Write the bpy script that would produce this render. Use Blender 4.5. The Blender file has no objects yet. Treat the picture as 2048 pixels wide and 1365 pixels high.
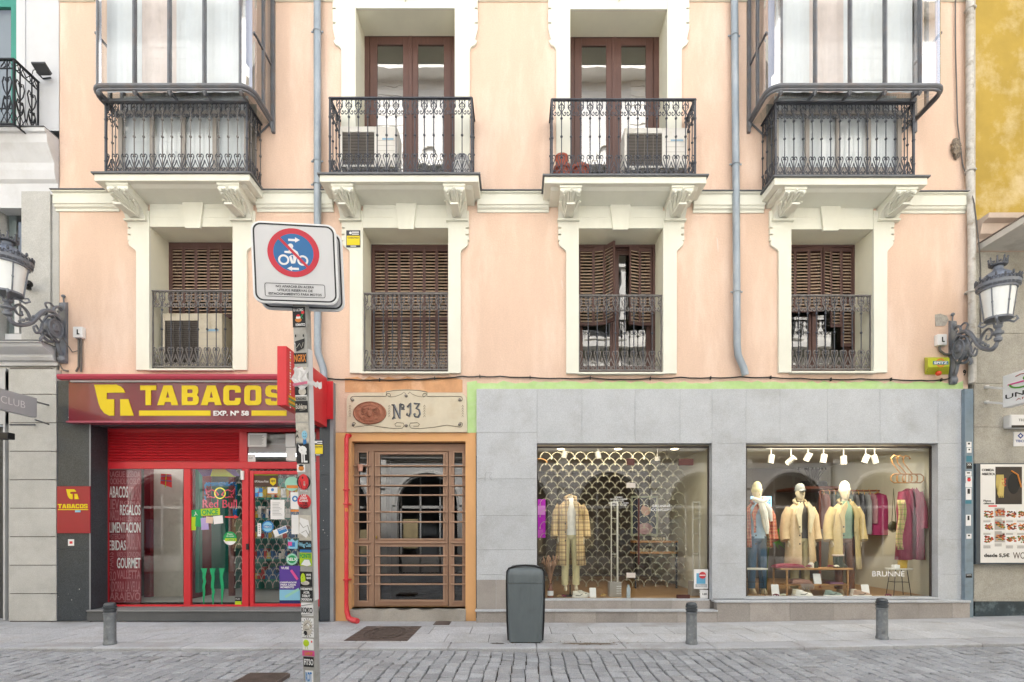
import bpy, math, random
from math import sin, cos, pi, radians
from mathutils import Matrix, Vector
random.seed(7)
S = bpy.context.scene
# ---------------- camera, sky, sun, exposure ----------------
D, EYE, PPM, VX, VY = 8.6, 1.5, 120.0, 1035.0, 1060.0
cd = bpy.data.cameras.new('camera'); cam = bpy.data.objects.new('camera', cd); S.collection.objects.link(cam)
cam.location = (0, -D, EYE); cam.rotation_euler = (radians(90), 0, 0)
cd.sensor_width = 36; cd.lens = 36 * PPM * D / 2048
cd.shift_x = (1024 - VX) / 2048; cd.shift_y = (VY - 682.5) / 2048
cd.clip_start = .05; cd.clip_end = 500
S.camera = cam
W = bpy.data.worlds.new('World'); S.world = W; W.use_nodes = True
wn = W.node_tree; bg = wn.nodes['Background']
sky = wn.nodes.new('ShaderNodeTexSky'); sky.sky_type = 'NISHITA'; sky.sun_disc = False
SUN_EL, SUN_AZ = radians(50), radians(14)      # azimuth from +Y, clockwise
sky.sun_elevation = SUN_EL; sky.sun_rotation = SUN_AZ
sky.air_density = 1.0; sky.dust_density = 4.0; sky.ozone_density = 1.0
hs = wn.nodes.new('ShaderNodeHueSaturation'); hs.inputs['Saturation'].default_value = .45
wn.links.new(sky.outputs[0], hs.inputs['Color']); wn.links.new(hs.outputs[0], bg.inputs[0])
bg.inputs[1].default_value = .15
sd = bpy.data.lights.new('sun', 'SUN'); sun = bpy.data.objects.new('sun', sd); S.collection.objects.link(sun)
sd.energy = 4; sd.angle = radians(4); sd.color = (1, .98, .965)
sv = Vector((sin(SUN_AZ) * cos(SUN_EL), cos(SUN_AZ) * cos(SUN_EL), sin(SUN_EL)))
sun.rotation_euler = sv.to_track_quat('Z', 'Y').to_euler()
S.view_settings.view_transform = 'Standard'; S.view_settings.look = 'None'
S.view_settings.exposure = 1.95; S.view_settings.gamma = 1
S.cycles.max_bounces = 8; S.cycles.transparent_max_bounces = 12
S.cycles.caustics_reflective = False; S.cycles.caustics_refractive = False
# ---------------- helpers ----------------
def X(px, y=0): return (px - VX) / PPM * (D + y) / D
def Z(py, y=0): return EYE + (VY - py) / PPM * (D + y) / D
def ground_z(x): return -.02 + max(0, x - 3) * .018
def A(h, k=1.0):
    h = h.lstrip('#'); r = []
    for i in (0, 2, 4):
        c = int(h[i:i+2], 16) / 255
        r.append((c / 12.92 if c <= .04045 else ((c + .055) / 1.055) ** 2.4) * k)
    return r
class MB:
    def __init__(s): s.v = []; s.f = []; s.m = []; s.t = []; s.M = None; s.mi = 0; s.tint = .5
    def add(s, vs, fs, mi=None, tint=None):
        n = len(s.v)
        if s.M is not None: vs = [s.M @ Vector(p) for p in vs]
        s.v += [tuple(p) for p in vs]
        for f in fs:
            s.f.append([i + n for i in f]); s.m.append(s.mi if mi is None else mi); s.t.append(s.tint if tint is None else tint)
        return s
    def box(s, x0, x1, y0, y1, z0, z1, mi=None, tint=None):
        if x0 > x1: x0, x1 = x1, x0
        if y0 > y1: y0, y1 = y1, y0
        if z0 > z1: z0, z1 = z1, z0
        return s.add([(x0,y0,z0),(x1,y0,z0),(x1,y1,z0),(x0,y1,z0),(x0,y0,z1),(x1,y0,z1),(x1,y1,z1),(x0,y1,z1)],
              [(0,3,2,1),(4,5,6,7),(0,1,5,4),(1,2,6,5),(2,3,7,6),(3,0,4,7)], mi, tint)
    def pb(s, a, b, t, u, y0, y1, mi=None, tint=None):      # box given by pixels on its front plane y0
        return s.box(X(a,y0), X(b,y0), y0, y1, Z(u,y0), Z(t,y0), mi, tint)
    def quad(s, a, b, c, d, mi=None, tint=None): return s.add([a,b,c,d], [(0,1,2,3)], mi, tint)
    def prism(s, poly, y0, y1, mi=None, plane='xz'):
        n = len(poly)
        def P(p, y): return (p[0], y, p[1]) if plane == 'xz' else ((y, p[0], p[1]) if plane == 'yz' else (p[0], p[1], y))
        vs = [P(p, y0) for p in poly] + [P(p, y1) for p in poly]
        fs = [tuple(range(n)), tuple(range(2*n-1, n-1, -1))] + [(i, i+n, (i+1) % n + n, (i+1) % n) for i in range(n)]
        return s.add(vs, fs, mi)
    def pprism(s, pts, y0, y1, mi=None): return s.prism([(X(a, y0), Z(b, y0)) for a, b in pts], y0, y1, mi)
    def tube(s, pts, r, n=6, mi=None, closed=False, cap=True):
        pts = [Vector(p) for p in pts]; k = len(pts)
        rs = r if isinstance(r, (list, tuple)) else [r] * k
        vs = []; ref = None
        for i, p in enumerate(pts):
            a = pts[(i-1) % k] if closed or i > 0 else p; b = pts[(i+1) % k] if closed or i < k-1 else p
            t = (b - a); t = t.normalized() if t.length > 1e-9 else Vector((0,0,1))
            if ref is None:
                ref = Vector((0,1,0)) if abs(t.y) < .9 else Vector((1,0,0))
            u = (ref - t * ref.dot(t))
            if u.length < 1e-5: u = t.orthogonal()
            u.normalize(); w = t.cross(u); ref = u
            for j in range(n):
                an = 2*pi*j/n + pi/n
                vs.append(p + (u*cos(an) + w*sin(an)) * rs[i])
        fs = []
        for i in range(k if closed else k-1):
            for j in range(n):
                a = i*n + j; b = i*n + (j+1) % n; c = ((i+1) % k)*n
                fs.append((a, b, c + (j+1) % n, c + j))
        if cap and not closed: fs.append(tuple(range(n-1, -1, -1))); fs.append(tuple(range((k-1)*n, k*n)))
        return s.add(vs, fs, mi)
    def lathe(s, prof, c=(0,0,0), n=16, mi=None, sx=1, sy=1):
        vs = []; fs = []
        for r, z in prof:
            for j in range(n):
                an = 2*pi*j/n; vs.append((c[0] + r*sx*cos(an), c[1] + r*sy*sin(an), c[2] + z))
        for i in range(len(prof)-1):
            for j in range(n):
                fs.append((i*n+j, i*n+(j+1) % n, (i+1)*n+(j+1) % n, (i+1)*n+j))
        fs.append(tuple(range(n-1, -1, -1))); k = (len(prof)-1)*n; fs.append(tuple(range(k, k+n)))
        return s.add(vs, fs, mi)
    def ell(s, c, r, n=12, m=8, mi=None):
        prof = [(max(.001, sin(pi*i/m)), -cos(pi*i/m)) for i in range(m+1)]
        vs = []; fs = []
        for rr, z in prof:
            for j in range(n):
                an = 2*pi*j/n; vs.append((c[0]+r[0]*rr*cos(an), c[1]+r[1]*rr*sin(an), c[2]+r[2]*z))
        for i in range(m):
            for j in range(n): fs.append((i*n+j, i*n+(j+1) % n, (i+1)*n+(j+1) % n, (i+1)*n+j))
        return s.add(vs, fs, mi)
    def surf(s, fn, nu, nv, mi=None):
        vs = [fn(i/nu, j/nv) for j in range(nv+1) for i in range(nu+1)]
        fs = [(j*(nu+1)+i, j*(nu+1)+i+1, (j+1)*(nu+1)+i+1, (j+1)*(nu+1)+i) for j in range(nv) for i in range(nu)]
        return s.add(vs, fs, mi)
    def mesh(s, me, Mx, mi=None, tint=None):
        return s.add([Mx @ v.co for v in me.vertices], [tuple(p.vertices) for p in me.polygons], mi, tint)
    def text(s, body, a, b, t, u, y, mi=None, off=0.0, ext=.0015, rot=0, px=True, M=None, sh=0):
        """lettering stretched to the box a..b (left, right), t..u (top, bottom)"""
        me = font_mesh(body, off, sh)
        if not me.vertices: return s
        xs = [v.co.x for v in me.vertices]; ys = [v.co.y for v in me.vertices]; zs = [v.co.z for v in me.vertices]
        if px: a, b, t, u = X(a, y), X(b, y), Z(t, y), Z(u, y)
        kx = (b-a)/max(1e-6, max(xs)-min(xs)); ky = (t-u)/max(1e-6, max(ys)-min(ys)); zm = max(zs)-min(zs)
        cx, cz = (a+b)/2, (t+u)/2; cc, ss = cos(radians(rot)), sin(radians(rot))
        out = []
        for v in me.vertices:
            x = a + (v.co.x-min(xs))*kx - cx; z = u + (v.co.y-min(ys))*ky - cz
            e = (v.co.z-min(zs))/zm*ext if zm else 0
            out.append((cx + x*cc - z*ss, y - e, cz + x*ss + z*cc))
        if M is not None: out = [M @ Vector(p) for p in out]
        return s.add(out, [tuple(p.vertices) for p in me.polygons], mi)
    def shape(s, loops, y, ext=.002, mi=None, px=True):      # filled outline with holes, facing -y
        cu = bpy.data.curves.new('c', 'CURVE'); cu.dimensions = '2D'; cu.fill_mode = 'BOTH'; cu.extrude = ext/2
        for lp in loops:
            sp = cu.splines.new('POLY'); sp.points.add(len(lp)-1); sp.use_cyclic_u = True
            for p, q in zip(sp.points, lp):
                p.co = (X(q[0], y), Z(q[1], y), 0, 1) if px else (q[0], q[1], 0, 1)
        o = bpy.data.objects.new('c', cu); me = bpy.data.meshes.new_from_object(o)
        s.add([(v.co.x, y - v.co.z - ext/2, v.co.y) for v in me.vertices], [tuple(p.vertices) for p in me.polygons], mi)
        bpy.data.meshes.remove(me); bpy.data.objects.remove(o); bpy.data.curves.remove(cu); return s
    def build(s, name, mats, parent=None, smooth=False, bevel=0, local=False, solid=0, loc=None):
        me = bpy.data.meshes.new(name)
        o0 = Vector((0,0,0))
        if parent is not None and not local: o0 = wpos(parent)
        if loc is not None: o0 = Vector(loc)
        me.from_pydata([(p[0]-o0[0], p[1]-o0[1], p[2]-o0[2]) for p in s.v], [], s.f)
        if not isinstance(mats, (list, tuple)): mats = [mats]
        if 'glass' in mats[0].name and name == 'pane' and len(s.f) == 6:      # a pane is one sheet
            me.clear_geometry(); V = [Vector(q) for q in s.v]
            k = max((2, 5), key=lambda i: (V[s.f[i][1]]-V[s.f[i][0]]).cross(V[s.f[i][2]]-V[s.f[i][1]]).length)
            s.v = [s.v[i] for i in s.f[k]]; s.f = [[0,1,2,3]]; s.m = [0]; s.t = [.5]
            me.from_pydata([(p[0]-o0[0], p[1]-o0[1], p[2]-o0[2]) for p in s.v], [], s.f)
        for m in mats: me.materials.append(m)
        me.polygons.foreach_set('material_index', [min(i, len(mats)-1) for i in s.m])
        if smooth: me.polygons.foreach_set('use_smooth', [True]*len(s.f))
        if len(set(s.t)) > 1:
            ca = me.color_attributes.new('tint', 'FLOAT_COLOR', 'CORNER'); d = []
            for p in me.polygons:
                t = s.t[p.index]
                for _ in p.vertices: d += [t, t, t, 1]
            ca.data.foreach_set('color', d)
        me.update()
        if smooth: 
            try: me.set_sharp_from_angle(angle=radians(40))
            except Exception: pass
        o = bpy.data.objects.new(name, me); S.collection.objects.link(o)
        if parent is not None: o.parent = parent
        if loc is not None: o.location = loc
        if solid:
            md = o.modifiers.new('solid', 'SOLIDIFY'); md.thickness = solid; md.offset = 0
        if bevel:
            md = o.modifiers.new('bevel', 'BEVEL'); md.width = bevel; md.segments = 2; md.limit_method = 'ANGLE'; md.angle_limit = radians(40)
        return o
def cr(pts, n=3, rs=None):
    """smooth curve through the points (and matching radii)"""
    P = [tuple(p) for p in pts]; out = []; ro = []; k = len(P)
    for i in range(k-1):
        a, b, c, d = P[max(0,i-1)], P[i], P[i+1], P[min(k-1,i+2)]
        for j in range(n):
            t = j/n; out.append(tuple(.5*(2*q1+(q2-q0)*t+(2*q0-5*q1+4*q2-q3)*t*t+(3*q1-q0-3*q2+q3)*t**3) for q0,q1,q2,q3 in zip(a,b,c,d)))
            if rs: ro.append(rs[i]*(1-t)+rs[i+1]*t)
    out.append(P[-1])
    if rs: ro.append(rs[-1]); return out, ro
    return out
def wpos(o):
    p = Vector(o.location)
    while o.parent: o = o.parent; p += Vector(o.location)
    return p
FONTS = {}
def font_mesh(body, off=0, sh=0):
    k = (body, off, sh)
    if k not in FONTS:
        cu = bpy.data.curves.new('t', 'FONT'); cu.body = body; cu.size = 1; cu.extrude = .01; cu.offset = off; cu.shear = sh
        cu.resolution_u = 3
        o = bpy.data.objects.new('t', cu); FONTS[k] = bpy.data.meshes.new_from_object(o); bpy.data.objects.remove(o)
    return FONTS[k]
def tag(o, label=None, cat=None, group=None, kind=None):
    if label: o['label'] = label
    if cat: o['category'] = cat
    if group: o['group'] = group
    if kind: o['kind'] = kind
    return o
def thing(name, label, cat, loc, group=None, rot=(0,0,0)):
    o = bpy.data.objects.new(name, None); S.collection.objects.link(o); o.location = loc; o.rotation_euler = rot
    o.empty_display_size = .1
    return tag(o, label, cat, group)
def copy_thing(r, loc, label, rotz=None, scale=None):
    def cp(o, p):
        c = o.copy(); S.collection.objects.link(c); c.parent = p
        for ch in list(kids[o]): cp(ch, c)
        return c
    kids = {}
    def walk(o):
        kids[o] = [c for c in o.children]
        for c in kids[o]: walk(c)
    walk(r); c = cp(r, None); c.location = loc; c['label'] = label
    if rotz is not None: c.rotation_euler.z = rotz
    if scale: c.scale = scale
    return c
# ---------------- materials ----------------
MATS = {}
def mat(name, col, rough=.7, metal=0, var=.12, scale=3, bump=0, bscale=60, speck=0, sscale=160, tint=0, stretch=(1,1,1), spec=.4, coat=0, dirt=None, dirta=.3, dscale=2):
    if name in MATS: return MATS[name]
    m = bpy.data.materials.new(name); m.use_nodes = True; nt = m.node_tree; N = nt.nodes; L = nt.links
    b = N['Principled BSDF']; b.inputs['Roughness'].default_value = rough; b.inputs['Metallic'].default_value = metal
    b.inputs['Specular IOR Level'].default_value = spec; b.inputs['Coat Weight'].default_value = coat
    if isinstance(col, str): col = A(col, .85)
    tc = N.new('ShaderNodeTexCoord'); mp = N.new('ShaderNodeMapping'); mp.inputs['Scale'].default_value = stretch
    L.new(tc.outputs['Object'], mp.inputs[0])
    no = N.new('ShaderNodeTexNoise'); no.inputs['Scale'].default_value = scale; no.inputs['Detail'].default_value = 6; no.inputs['Roughness'].default_value = .65
    L.new(mp.outputs[0], no.inputs[0])
    mr = N.new('ShaderNodeMapRange'); mr.inputs[1].default_value = .3; mr.inputs[2].default_value = .7
    mr.inputs[3].default_value = 1-var; mr.inputs[4].default_value = 1+var*.6; L.new(no.outputs[0], mr.inputs[0])
    mx = N.new('ShaderNodeVectorMath'); mx.operation = 'SCALE'; mx.inputs[0].default_value = col[:3]; L.new(mr.outputs[0], mx.inputs['Scale'])
    out = mx.outputs[0]
    if dirt is not None:
        n3 = N.new('ShaderNodeTexNoise'); n3.inputs['Scale'].default_value = dscale; n3.inputs['Detail'].default_value = 8; n3.inputs['Roughness'].default_value = .7
        L.new(mp.outputs[0], n3.inputs[0])
        r3 = N.new('ShaderNodeMapRange'); r3.inputs[1].default_value = .5; r3.inputs[2].default_value = .68; r3.inputs[3].default_value = 0; r3.inputs[4].default_value = dirta
        L.new(n3.outputs[0], r3.inputs[0]); mm = N.new('ShaderNodeMix'); mm.data_type = 'RGBA'
        L.new(r3.outputs[0], mm.inputs[0]); L.new(out, mm.inputs[6]); mm.inputs[7].default_value = list(A(dirt, .85))+[1] if isinstance(dirt, str) else list(dirt)+[1]
        out = mm.outputs[2]
    if speck:
        n2 = N.new('ShaderNodeTexNoise'); n2.inputs['Scale'].default_value = sscale; n2.inputs['Detail'].default_value = 2; L.new(tc.outputs['Object'], n2.inputs[0])
        r2 = N.new('ShaderNodeMapRange'); r2.inputs[1].default_value = .35; r2.inputs[2].default_value = .65; r2.inputs[3].default_value = 1-speck; r2.inputs[4].default_value = 1+speck
        L.new(n2.outputs[0], r2.inputs[0]); m2 = N.new('ShaderNodeVectorMath'); m2.operation = 'SCALE'; L.new(out, m2.inputs[0]); L.new(r2.outputs[0], m2.inputs['Scale']); out = m2.outputs[0]
    if tint:
        at = N.new('ShaderNodeAttribute'); at.attribute_name = 'tint'; r4 = N.new('ShaderNodeMapRange')
        r4.inputs[3].default_value = 1-tint; r4.inputs[4].default_value = 1+tint; L.new(at.outputs['Fac'], r4.inputs[0])
        m4 = N.new('ShaderNodeVectorMath'); m4.operation = 'SCALE'; L.new(out, m4.inputs[0]); L.new(r4.outputs[0], m4.inputs['Scale']); out = m4.outputs[0]
    L.new(out, b.inputs['Base Color'])
    if bump:
        n5 = N.new('ShaderNodeTexNoise'); n5.inputs['Scale'].default_value = bscale; n5.inputs['Detail'].default_value = 4; L.new(tc.outputs['Object'], n5.inputs[0])
        bp = N.new('ShaderNodeBump'); bp.inputs['Strength'].default_value = bump; bp.inputs['Distance'].default_value = .01
        L.new(n5.outputs[0], bp.inputs['Height']); L.new(bp.outputs[0], b.inputs['Normal'])
    MATS[name] = m; return m
def emit(name, col, st):
    if name in MATS: return MATS[name]
    m = bpy.data.materials.new(name); m.use_nodes = True; b = m.node_tree.nodes['Principled BSDF']
    c = A(col) if isinstance(col, str) else col
    b.inputs['Base Color'].default_value = list(c)+[1]; b.inputs['Emission Color'].default_value = list(c)+[1]; b.inputs['Emission Strength'].default_value = st
    MATS[name] = m; return m
def glass(name, tint=(.9,.95,.95), base=.06, k=1.0, wob=0, rough=0.0):
    if name in MATS: return MATS[name]
    m = bpy.data.materials.new(name); m.use_nodes = True; nt = m.node_tree; N = nt.nodes; L = nt.links
    N.remove(N['Principled BSDF']); o = N['Material Output']
    t = N.new('ShaderNodeBsdfTransparent'); t.inputs[0].default_value = list(tint)+[1]
    g = N.new('ShaderNodeBsdfGlossy'); g.inputs['Roughness'].default_value = rough
    ge = N.new('ShaderNodeNewGeometry'); dp = N.new('ShaderNodeVectorMath'); dp.operation = 'DOT_PRODUCT'; L.new(ge.outputs['Incoming'], dp.inputs[0]); L.new(ge.outputs['Normal'], dp.inputs[1])
    ab = N.new('ShaderNodeMath'); ab.operation = 'ABSOLUTE'; L.new(dp.outputs['Value'], ab.inputs[0]); iv = N.new('ShaderNodeMath'); iv.operation = 'SUBTRACT'; iv.inputs[0].default_value = 1; L.new(ab.outputs[0], iv.inputs[1])
    fr = N.new('ShaderNodeMath'); fr.operation = 'POWER'; L.new(iv.outputs[0], fr.inputs[0]); fr.inputs[1].default_value = 5      # same from both sides of the sheet
    ma = N.new('ShaderNodeMath'); ma.operation = 'MULTIPLY_ADD'; ma.inputs[1].default_value = k; ma.inputs[2].default_value = base; ma.use_clamp = True
    L.new(fr.outputs[0], ma.inputs[0]); mx = N.new('ShaderNodeMixShader'); L.new(ma.outputs[0], mx.inputs[0]); L.new(t.outputs[0], mx.inputs[1]); L.new(g.outputs[0], mx.inputs[2]); L.new(mx.outputs[0], o.inputs[0])
    if wob:
        n = N.new('ShaderNodeTexNoise'); n.inputs['Scale'].default_value = 2.0; tc = N.new('ShaderNodeTexCoord'); L.new(tc.outputs['Object'], n.inputs[0])
        bp = N.new('ShaderNodeBump'); bp.inputs['Strength'].default_value = wob; bp.inputs['Distance'].default_value = .02; L.new(n.outputs[0], bp.inputs['Height']); L.new(bp.outputs[0], g.inputs['Normal'])
    MATS[name] = m; return m
peach = mat('peach_plaster', '#e9cbb6', .9, var=.07, scale=2.2, stretch=(1,1,.25), bump=.3, bscale=35, dirt='#f6e0d0', dirta=.7, dscale=1.1, speck=.035, sscale=45)
cream = mat('cream_plaster', '#eeeee1', .85, var=.07, scale=2, stretch=(1,1,.4), bump=.08, bscale=40)
cream2 = mat('cream_soffit_plaster', '#f2f0dc', .85, var=.05, scale=2, bump=.08, bscale=40)
ochre = mat('ochre_plaster', '#e6b27c', .9, var=.08, scale=1.5, stretch=(1,1,.4), bump=.12, bscale=30, dirt='#d9a27c', dirta=.4)
green = mat('green_plaster', '#bfe09b', .9, var=.12, scale=3, bump=.1, dirt='#d8e6c4', dirta=.6)
lead = mat('lead_flashing', '#6f7276', .6, var=.2)
iron = mat('wrought_iron', '#4b4e56', .45, metal=.2, var=.25, scale=12, bump=.15, bscale=90)
iron2 = mat('old_iron', '#7d7977', .5, metal=.15, var=.3, scale=10, bump=.2, bscale=80)
baymetal = mat('bay_metal', '#75787e', .5, metal=.2, var=.2, scale=6, dirt='#8a6a52', dirta=.35, dscale=4)
brown = mat('brown_wood', '#5f4139', .5, var=.15, scale=4, stretch=(6,6,.6), spec=.5)
shutm = mat('shutter_wood', '#604540', .6, var=.15, scale=6)
slatm = mat('shutter_slat', '#b59c86', .65, var=.2, scale=9)
stone = mat('grey_stone_cladding', '#c4c8cd', .8, var=.07, scale=3, speck=.11, sscale=80, tint=.03, bump=.08, bscale=150, dirt='#a6a5a4', dirta=.5, dscale=1.3)
plinth = mat('plinth_stone', '#a8a29d', .8, var=.12, scale=3, speck=.12, sscale=110, tint=.12, bump=.1, bscale=120, dirt='#8b8480', dirta=.4)
joint = mat('stone_joint', '#77726e', .95)
pgranite = mat('black_granite', '#41474d', .34, var=.12, scale=5, speck=.45, sscale=130, spec=.35)
red = mat('red_aluminium', '#d52a35', .4, var=.06, scale=4, spec=.5)
maroon = mat('maroon_panel', '#751a28', .25, var=.06, scale=5, spec=.5, coat=.3)
yellow = mat('yellow_vinyl', '#e9cd0b', .5, var=.03)
white = mat('white_paint', '#eeeeee', .6, var=.05)
black = mat('black_paint', '#1c1d20', .5, var=.1)
gwin = glass('window_glass', (.6,.64,.64), .2, 1.2, wob=.06)
gdoor2 = glass('balcony_door_glass', (.6,.64,.64), .36, 1.1, wob=.06)
gshop = glass('shop_glass', (.93,.96,.95), .06, 1.0)
gdoor = glass('door_glass', (.55,.58,.6), .13, 1.2)
gbay = glass('bay_glass', (.94,.965,.98), .07, 1.0, wob=.02)
# ---------------- setting: sky needs nothing; ground, road, pavement ----------------
asph = mat('joint_mortar', '#4a4643', .95, var=.3, scale=6, bump=.4, bscale=80)
sett = mat('granite_setts', '#a0a3a7', .6, var=.12, scale=5, speck=.2, sscale=90, tint=.16, bump=.35, bscale=60, spec=.5, dirt='#8d8a88', dirta=.45)
pave = mat('paving_granite', '#c3c2c0', .75, var=.1, scale=2, speck=.13, sscale=110, tint=.07, bump=.35, bscale=110, dirt='#97908a', dirta=.5, dscale=1.3)
mb = MB(); mb.box(-150, 150, -150, 150, -1.2, -.16)
tag(mb.build('ground', asph), kind='structure')
PW = 1.62; KW = 1.95
def gquad(mb, x0, x1, y0, y1, top, thick=.12, tint=.5, ins=.004, dz=None, mi=0, bev=0):
    x0 += ins; x1 -= ins; y0 += ins; y1 -= ins; b = bev
    dz = dz or (0,0,0,0)
    z = [ground_z(x0)+top+dz[0], ground_z(x1)+top+dz[1], ground_z(x1)+top+dz[2], ground_z(x0)+top+dz[3]]
    vs = [(x0,y0,z[0]-thick),(x1,y0,z[1]-thick),(x1,y1,z[2]-thick),(x0,y1,z[3]-thick)]
    if b:
        vs += [(x0,y0,z[0]-b),(x1,y0,z[1]-b),(x1,y1,z[2]-b),(x0,y1,z[3]-b)]
        vs += [(x0+b,y0+b,z[0]),(x1-b,y0+b,z[1]),(x1-b,y1-b,z[2]),(x0+b,y1-b,z[3])]
        fs = [(8,9,10,11)] + [(i, (i+1)%4, (i+1)%4+4, i+4) for i in range(4)] + [(i+4, (i+1)%4+4, (i+1)%4+8, i+8) for i in range(4)]
    else:
        vs += [(x0,y0,z[0]),(x1,y0,z[1]),(x1,y1,z[2]),(x0,y1,z[3])]
        fs = [(4,5,6,7)] + [(i, (i+1)%4, (i+1)%4+4, i+4) for i in range(4)]
    mb.add(vs, fs, mi, tint)
mb = MB()   # pavement: slabs and long kerb stones over a bed
R = random.Random(3)
for k in range(-60, 60): gquad(mb, k*.5, k*.5+.5, -PW, .3, -.012, .1, .2, ins=0, mi=1)
x = -28.0
while x < 28:
    gquad(mb, x, x+.6, -.5, .3, 0, .1, R.random(), .0025, mi=0); x += .6
x = -28.3
while x < 28:
    gquad(mb, x, x+.6, -1.06, -.5, R.uniform(-.001,.001), .1, R.random(), .005, mi=2); x += .6
x = -28.0
while x < 28:
    gquad(mb, x, x+.6, -PW, -1.06, R.uniform(-.001,.001), .1, R.random(), .005, mi=2); x += .6
x = -28.5
while x < 28:
    gquad(mb, x, x+1.15, -KW, -PW, 0, .14, R.random(), .004, mi=0, bev=.012); x += 1.15
pave2 = mat('bush_hammered_granite', '#c3c5c8', .85, var=.12, scale=2.5, speck=.2, sscale=75, tint=.08, bump=.9, bscale=75, dirt='#a39d96', dirta=.5, dscale=1.6)
pave1 = mat('sawn_granite', '#b8babe', .7, var=.12, scale=2, speck=.12, sscale=120, tint=.08, bump=.2, bscale=110, dirt='#8f877f', dirta=.55, dscale=1.3)
tag(mb.build('pavement', [pave1, mat('pavement_joint', '#5b5651', .95), pave2]), kind='structure')
mb = MB()   # road of granite setts, each a bevelled stone slightly out of level
x = -13.0; ncol = 0
def roadz(x, y): return -.035 + .012*sin(x*1.3+y*.8) + .008*sin(x*3.1-y*2.2)
while x < 13.6:
    w = R.uniform(.14, .168); y = -KW-.005 - R.uniform(0,.15); y = -KW
    lean = .01*sin(x*2)
    first = True
    while y > -9.5:
        l = R.uniform(.145, .235) if not first else R.uniform(.1,.3); first = False
        g = R.choice([.003,.004,.005,.006,.009])
        ox = .022*sin(y*2.1+x*.35) + .01*sin(y*5.3) + R.uniform(-.003,.003)
        t = roadz(x, y) ; dz = [R.uniform(-.007,.007) for _ in range(4)]; gy = R.choice([.004,.008,.012,.016,.024])
        gquad(mb, x+ox, x+w+ox, y-l, y-gy, t, .07, R.random(), g, dz, mi=0, bev=.009)
        y -= l
    x += w; ncol += 1
for k in range(-28, 28): gquad(mb, k*.5, k*.5+.5, -9.5, -KW, -.075, .1, .5, ins=0, mi=1)
tag(mb.build('road', [sett, asph]), kind='structure')

# ---------------- the peach apartment building ----------------
bld = thing('apartment_building', 'peach plastered apartment block with iron balconies and two shops on the ground floor', 'building', (0, 0, 0))
REC = .45
W1 = [(302,468,456,742,276,496,259,512),(727,897,458,748,701,922,685,938),(1157,1325,459,749,1132,1352,1116,1367),(1580,1744,461,747,1555,1771,1537,1785)]
UP = [(713,910,21,346,684,940,667,956),(1140,1333,23,349,1112,1362,1096,1377)]
BAY = [(255,515),(1535,1795)]
def wallgrid(mb, x0, x1, z0, z1, y, holes, r, mi=0):
    xs = sorted({x0, x1, *[h[0] for h in holes], *[h[1] for h in holes]}); zs = sorted({z0, z1, *[h[2] for h in holes], *[h[3] for h in holes]})
    for a, b in zip(xs, xs[1:]):
        for c, d in zip(zs, zs[1:]):
            if any(h[0] <= a and b <= h[1] and h[2] <= c and d <= h[3] for h in holes): continue
            mb.quad((a,y,c),(b,y,c),(b,y,d),(a,y,d), mi)
    for h in holes:
        a, b, c, d = h[:4]; rr = h[4] if len(h) > 4 else r; m = h[5] if len(h) > 5 else mi
        mb.quad((a,y,c),(a,y,d),(a,y+rr,d),(a,y+rr,c), m); mb.quad((b,y,c),(b,y+rr,c),(b,y+rr,d),(b,y,d), m)
        mb.quad((a,y,d),(b,y,d),(b,y+rr,d),(a,y+rr,d), m); mb.quad((a,y,c),(a,y+rr,c),(b,y+rr,c),(b,y,c), m)
XL, XR = X(119), X(1936)
TOP = 13.2
mb = MB()
holes = [(X(w[0]), X(w[1]), Z(w[3]), Z(w[2]), REC, 1) for w in W1] + [(X(w[0]), X(w[1]), Z(w[3]+38), Z(w[2]), REC, 1) for w in UP]
holes += [(X(a+30), X(b-30), Z(388), Z(0)+.25, REC, 1) for a, b in BAY]
wallgrid(mb, XL, XR, Z(778), TOP, 0, holes, REC)
wallgrid(mb, X(668), X(952), Z(865), Z(778), 0, [], 0)
mb.box(XL, XR, 5.6, 6, -.3, TOP+.2, 0); mb.box(XL, XL+.02, .5, 6, -.3, TOP, 0); mb.box(XR-.02, XR, .5, 6, -.3, TOP, 0)
mb.box(XL, XR, .012, 6, TOP, TOP+.25, 0)
mb.box(XL, XR, -.35, 0, TOP, TOP+.2, 1)
mb.build('wall', [peach, cream2], bld)
# portal surround, ochre
PX0, PX1, PZT = 703, 931, 883
mb = MB()
wallgrid(mb, X(668), X(952), -.1, Z(866), -.004, [(X(PX0), X(PX1), Z(1216), Z(PZT), .2, 0), (X(PX0), X(PX1), -.1, Z(1216), .14, 0)], .2)
mb.build('portal_wall', ochre, bld)
mb = MB()
def band(mb, a, b, t, u, y, seed, amp=3, mi=0):
    r = random.Random(seed); n = max(2, int((b-a)/12)); top = []
    for i in range(n+1): top.append((a+(b-a)*i/n, t + r.uniform(-amp, amp)))
    mb.shape([[(p[0], p[1]) for p in top] + [(b, u), (a, u)]], y, .003, mi)
band(mb, 934, 1926, 765, 779, -.004, 5, 3)
mb.shape([[(934,765),(954,762),(954,866),(935,866)]], -.006, .003)
mb.build('painted_band', green, bld)
mb = MB(); band(mb, 690, 925, 757, 785, -.004, 9, 4); 
mb.build('stained_plaster', mat('stained_plaster', '#dba77c', .9, var=.25, scale=3, stretch=(1,1,.7), dirt='#f0c6a4', dirta=.9, dscale=2.2), bld)
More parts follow.
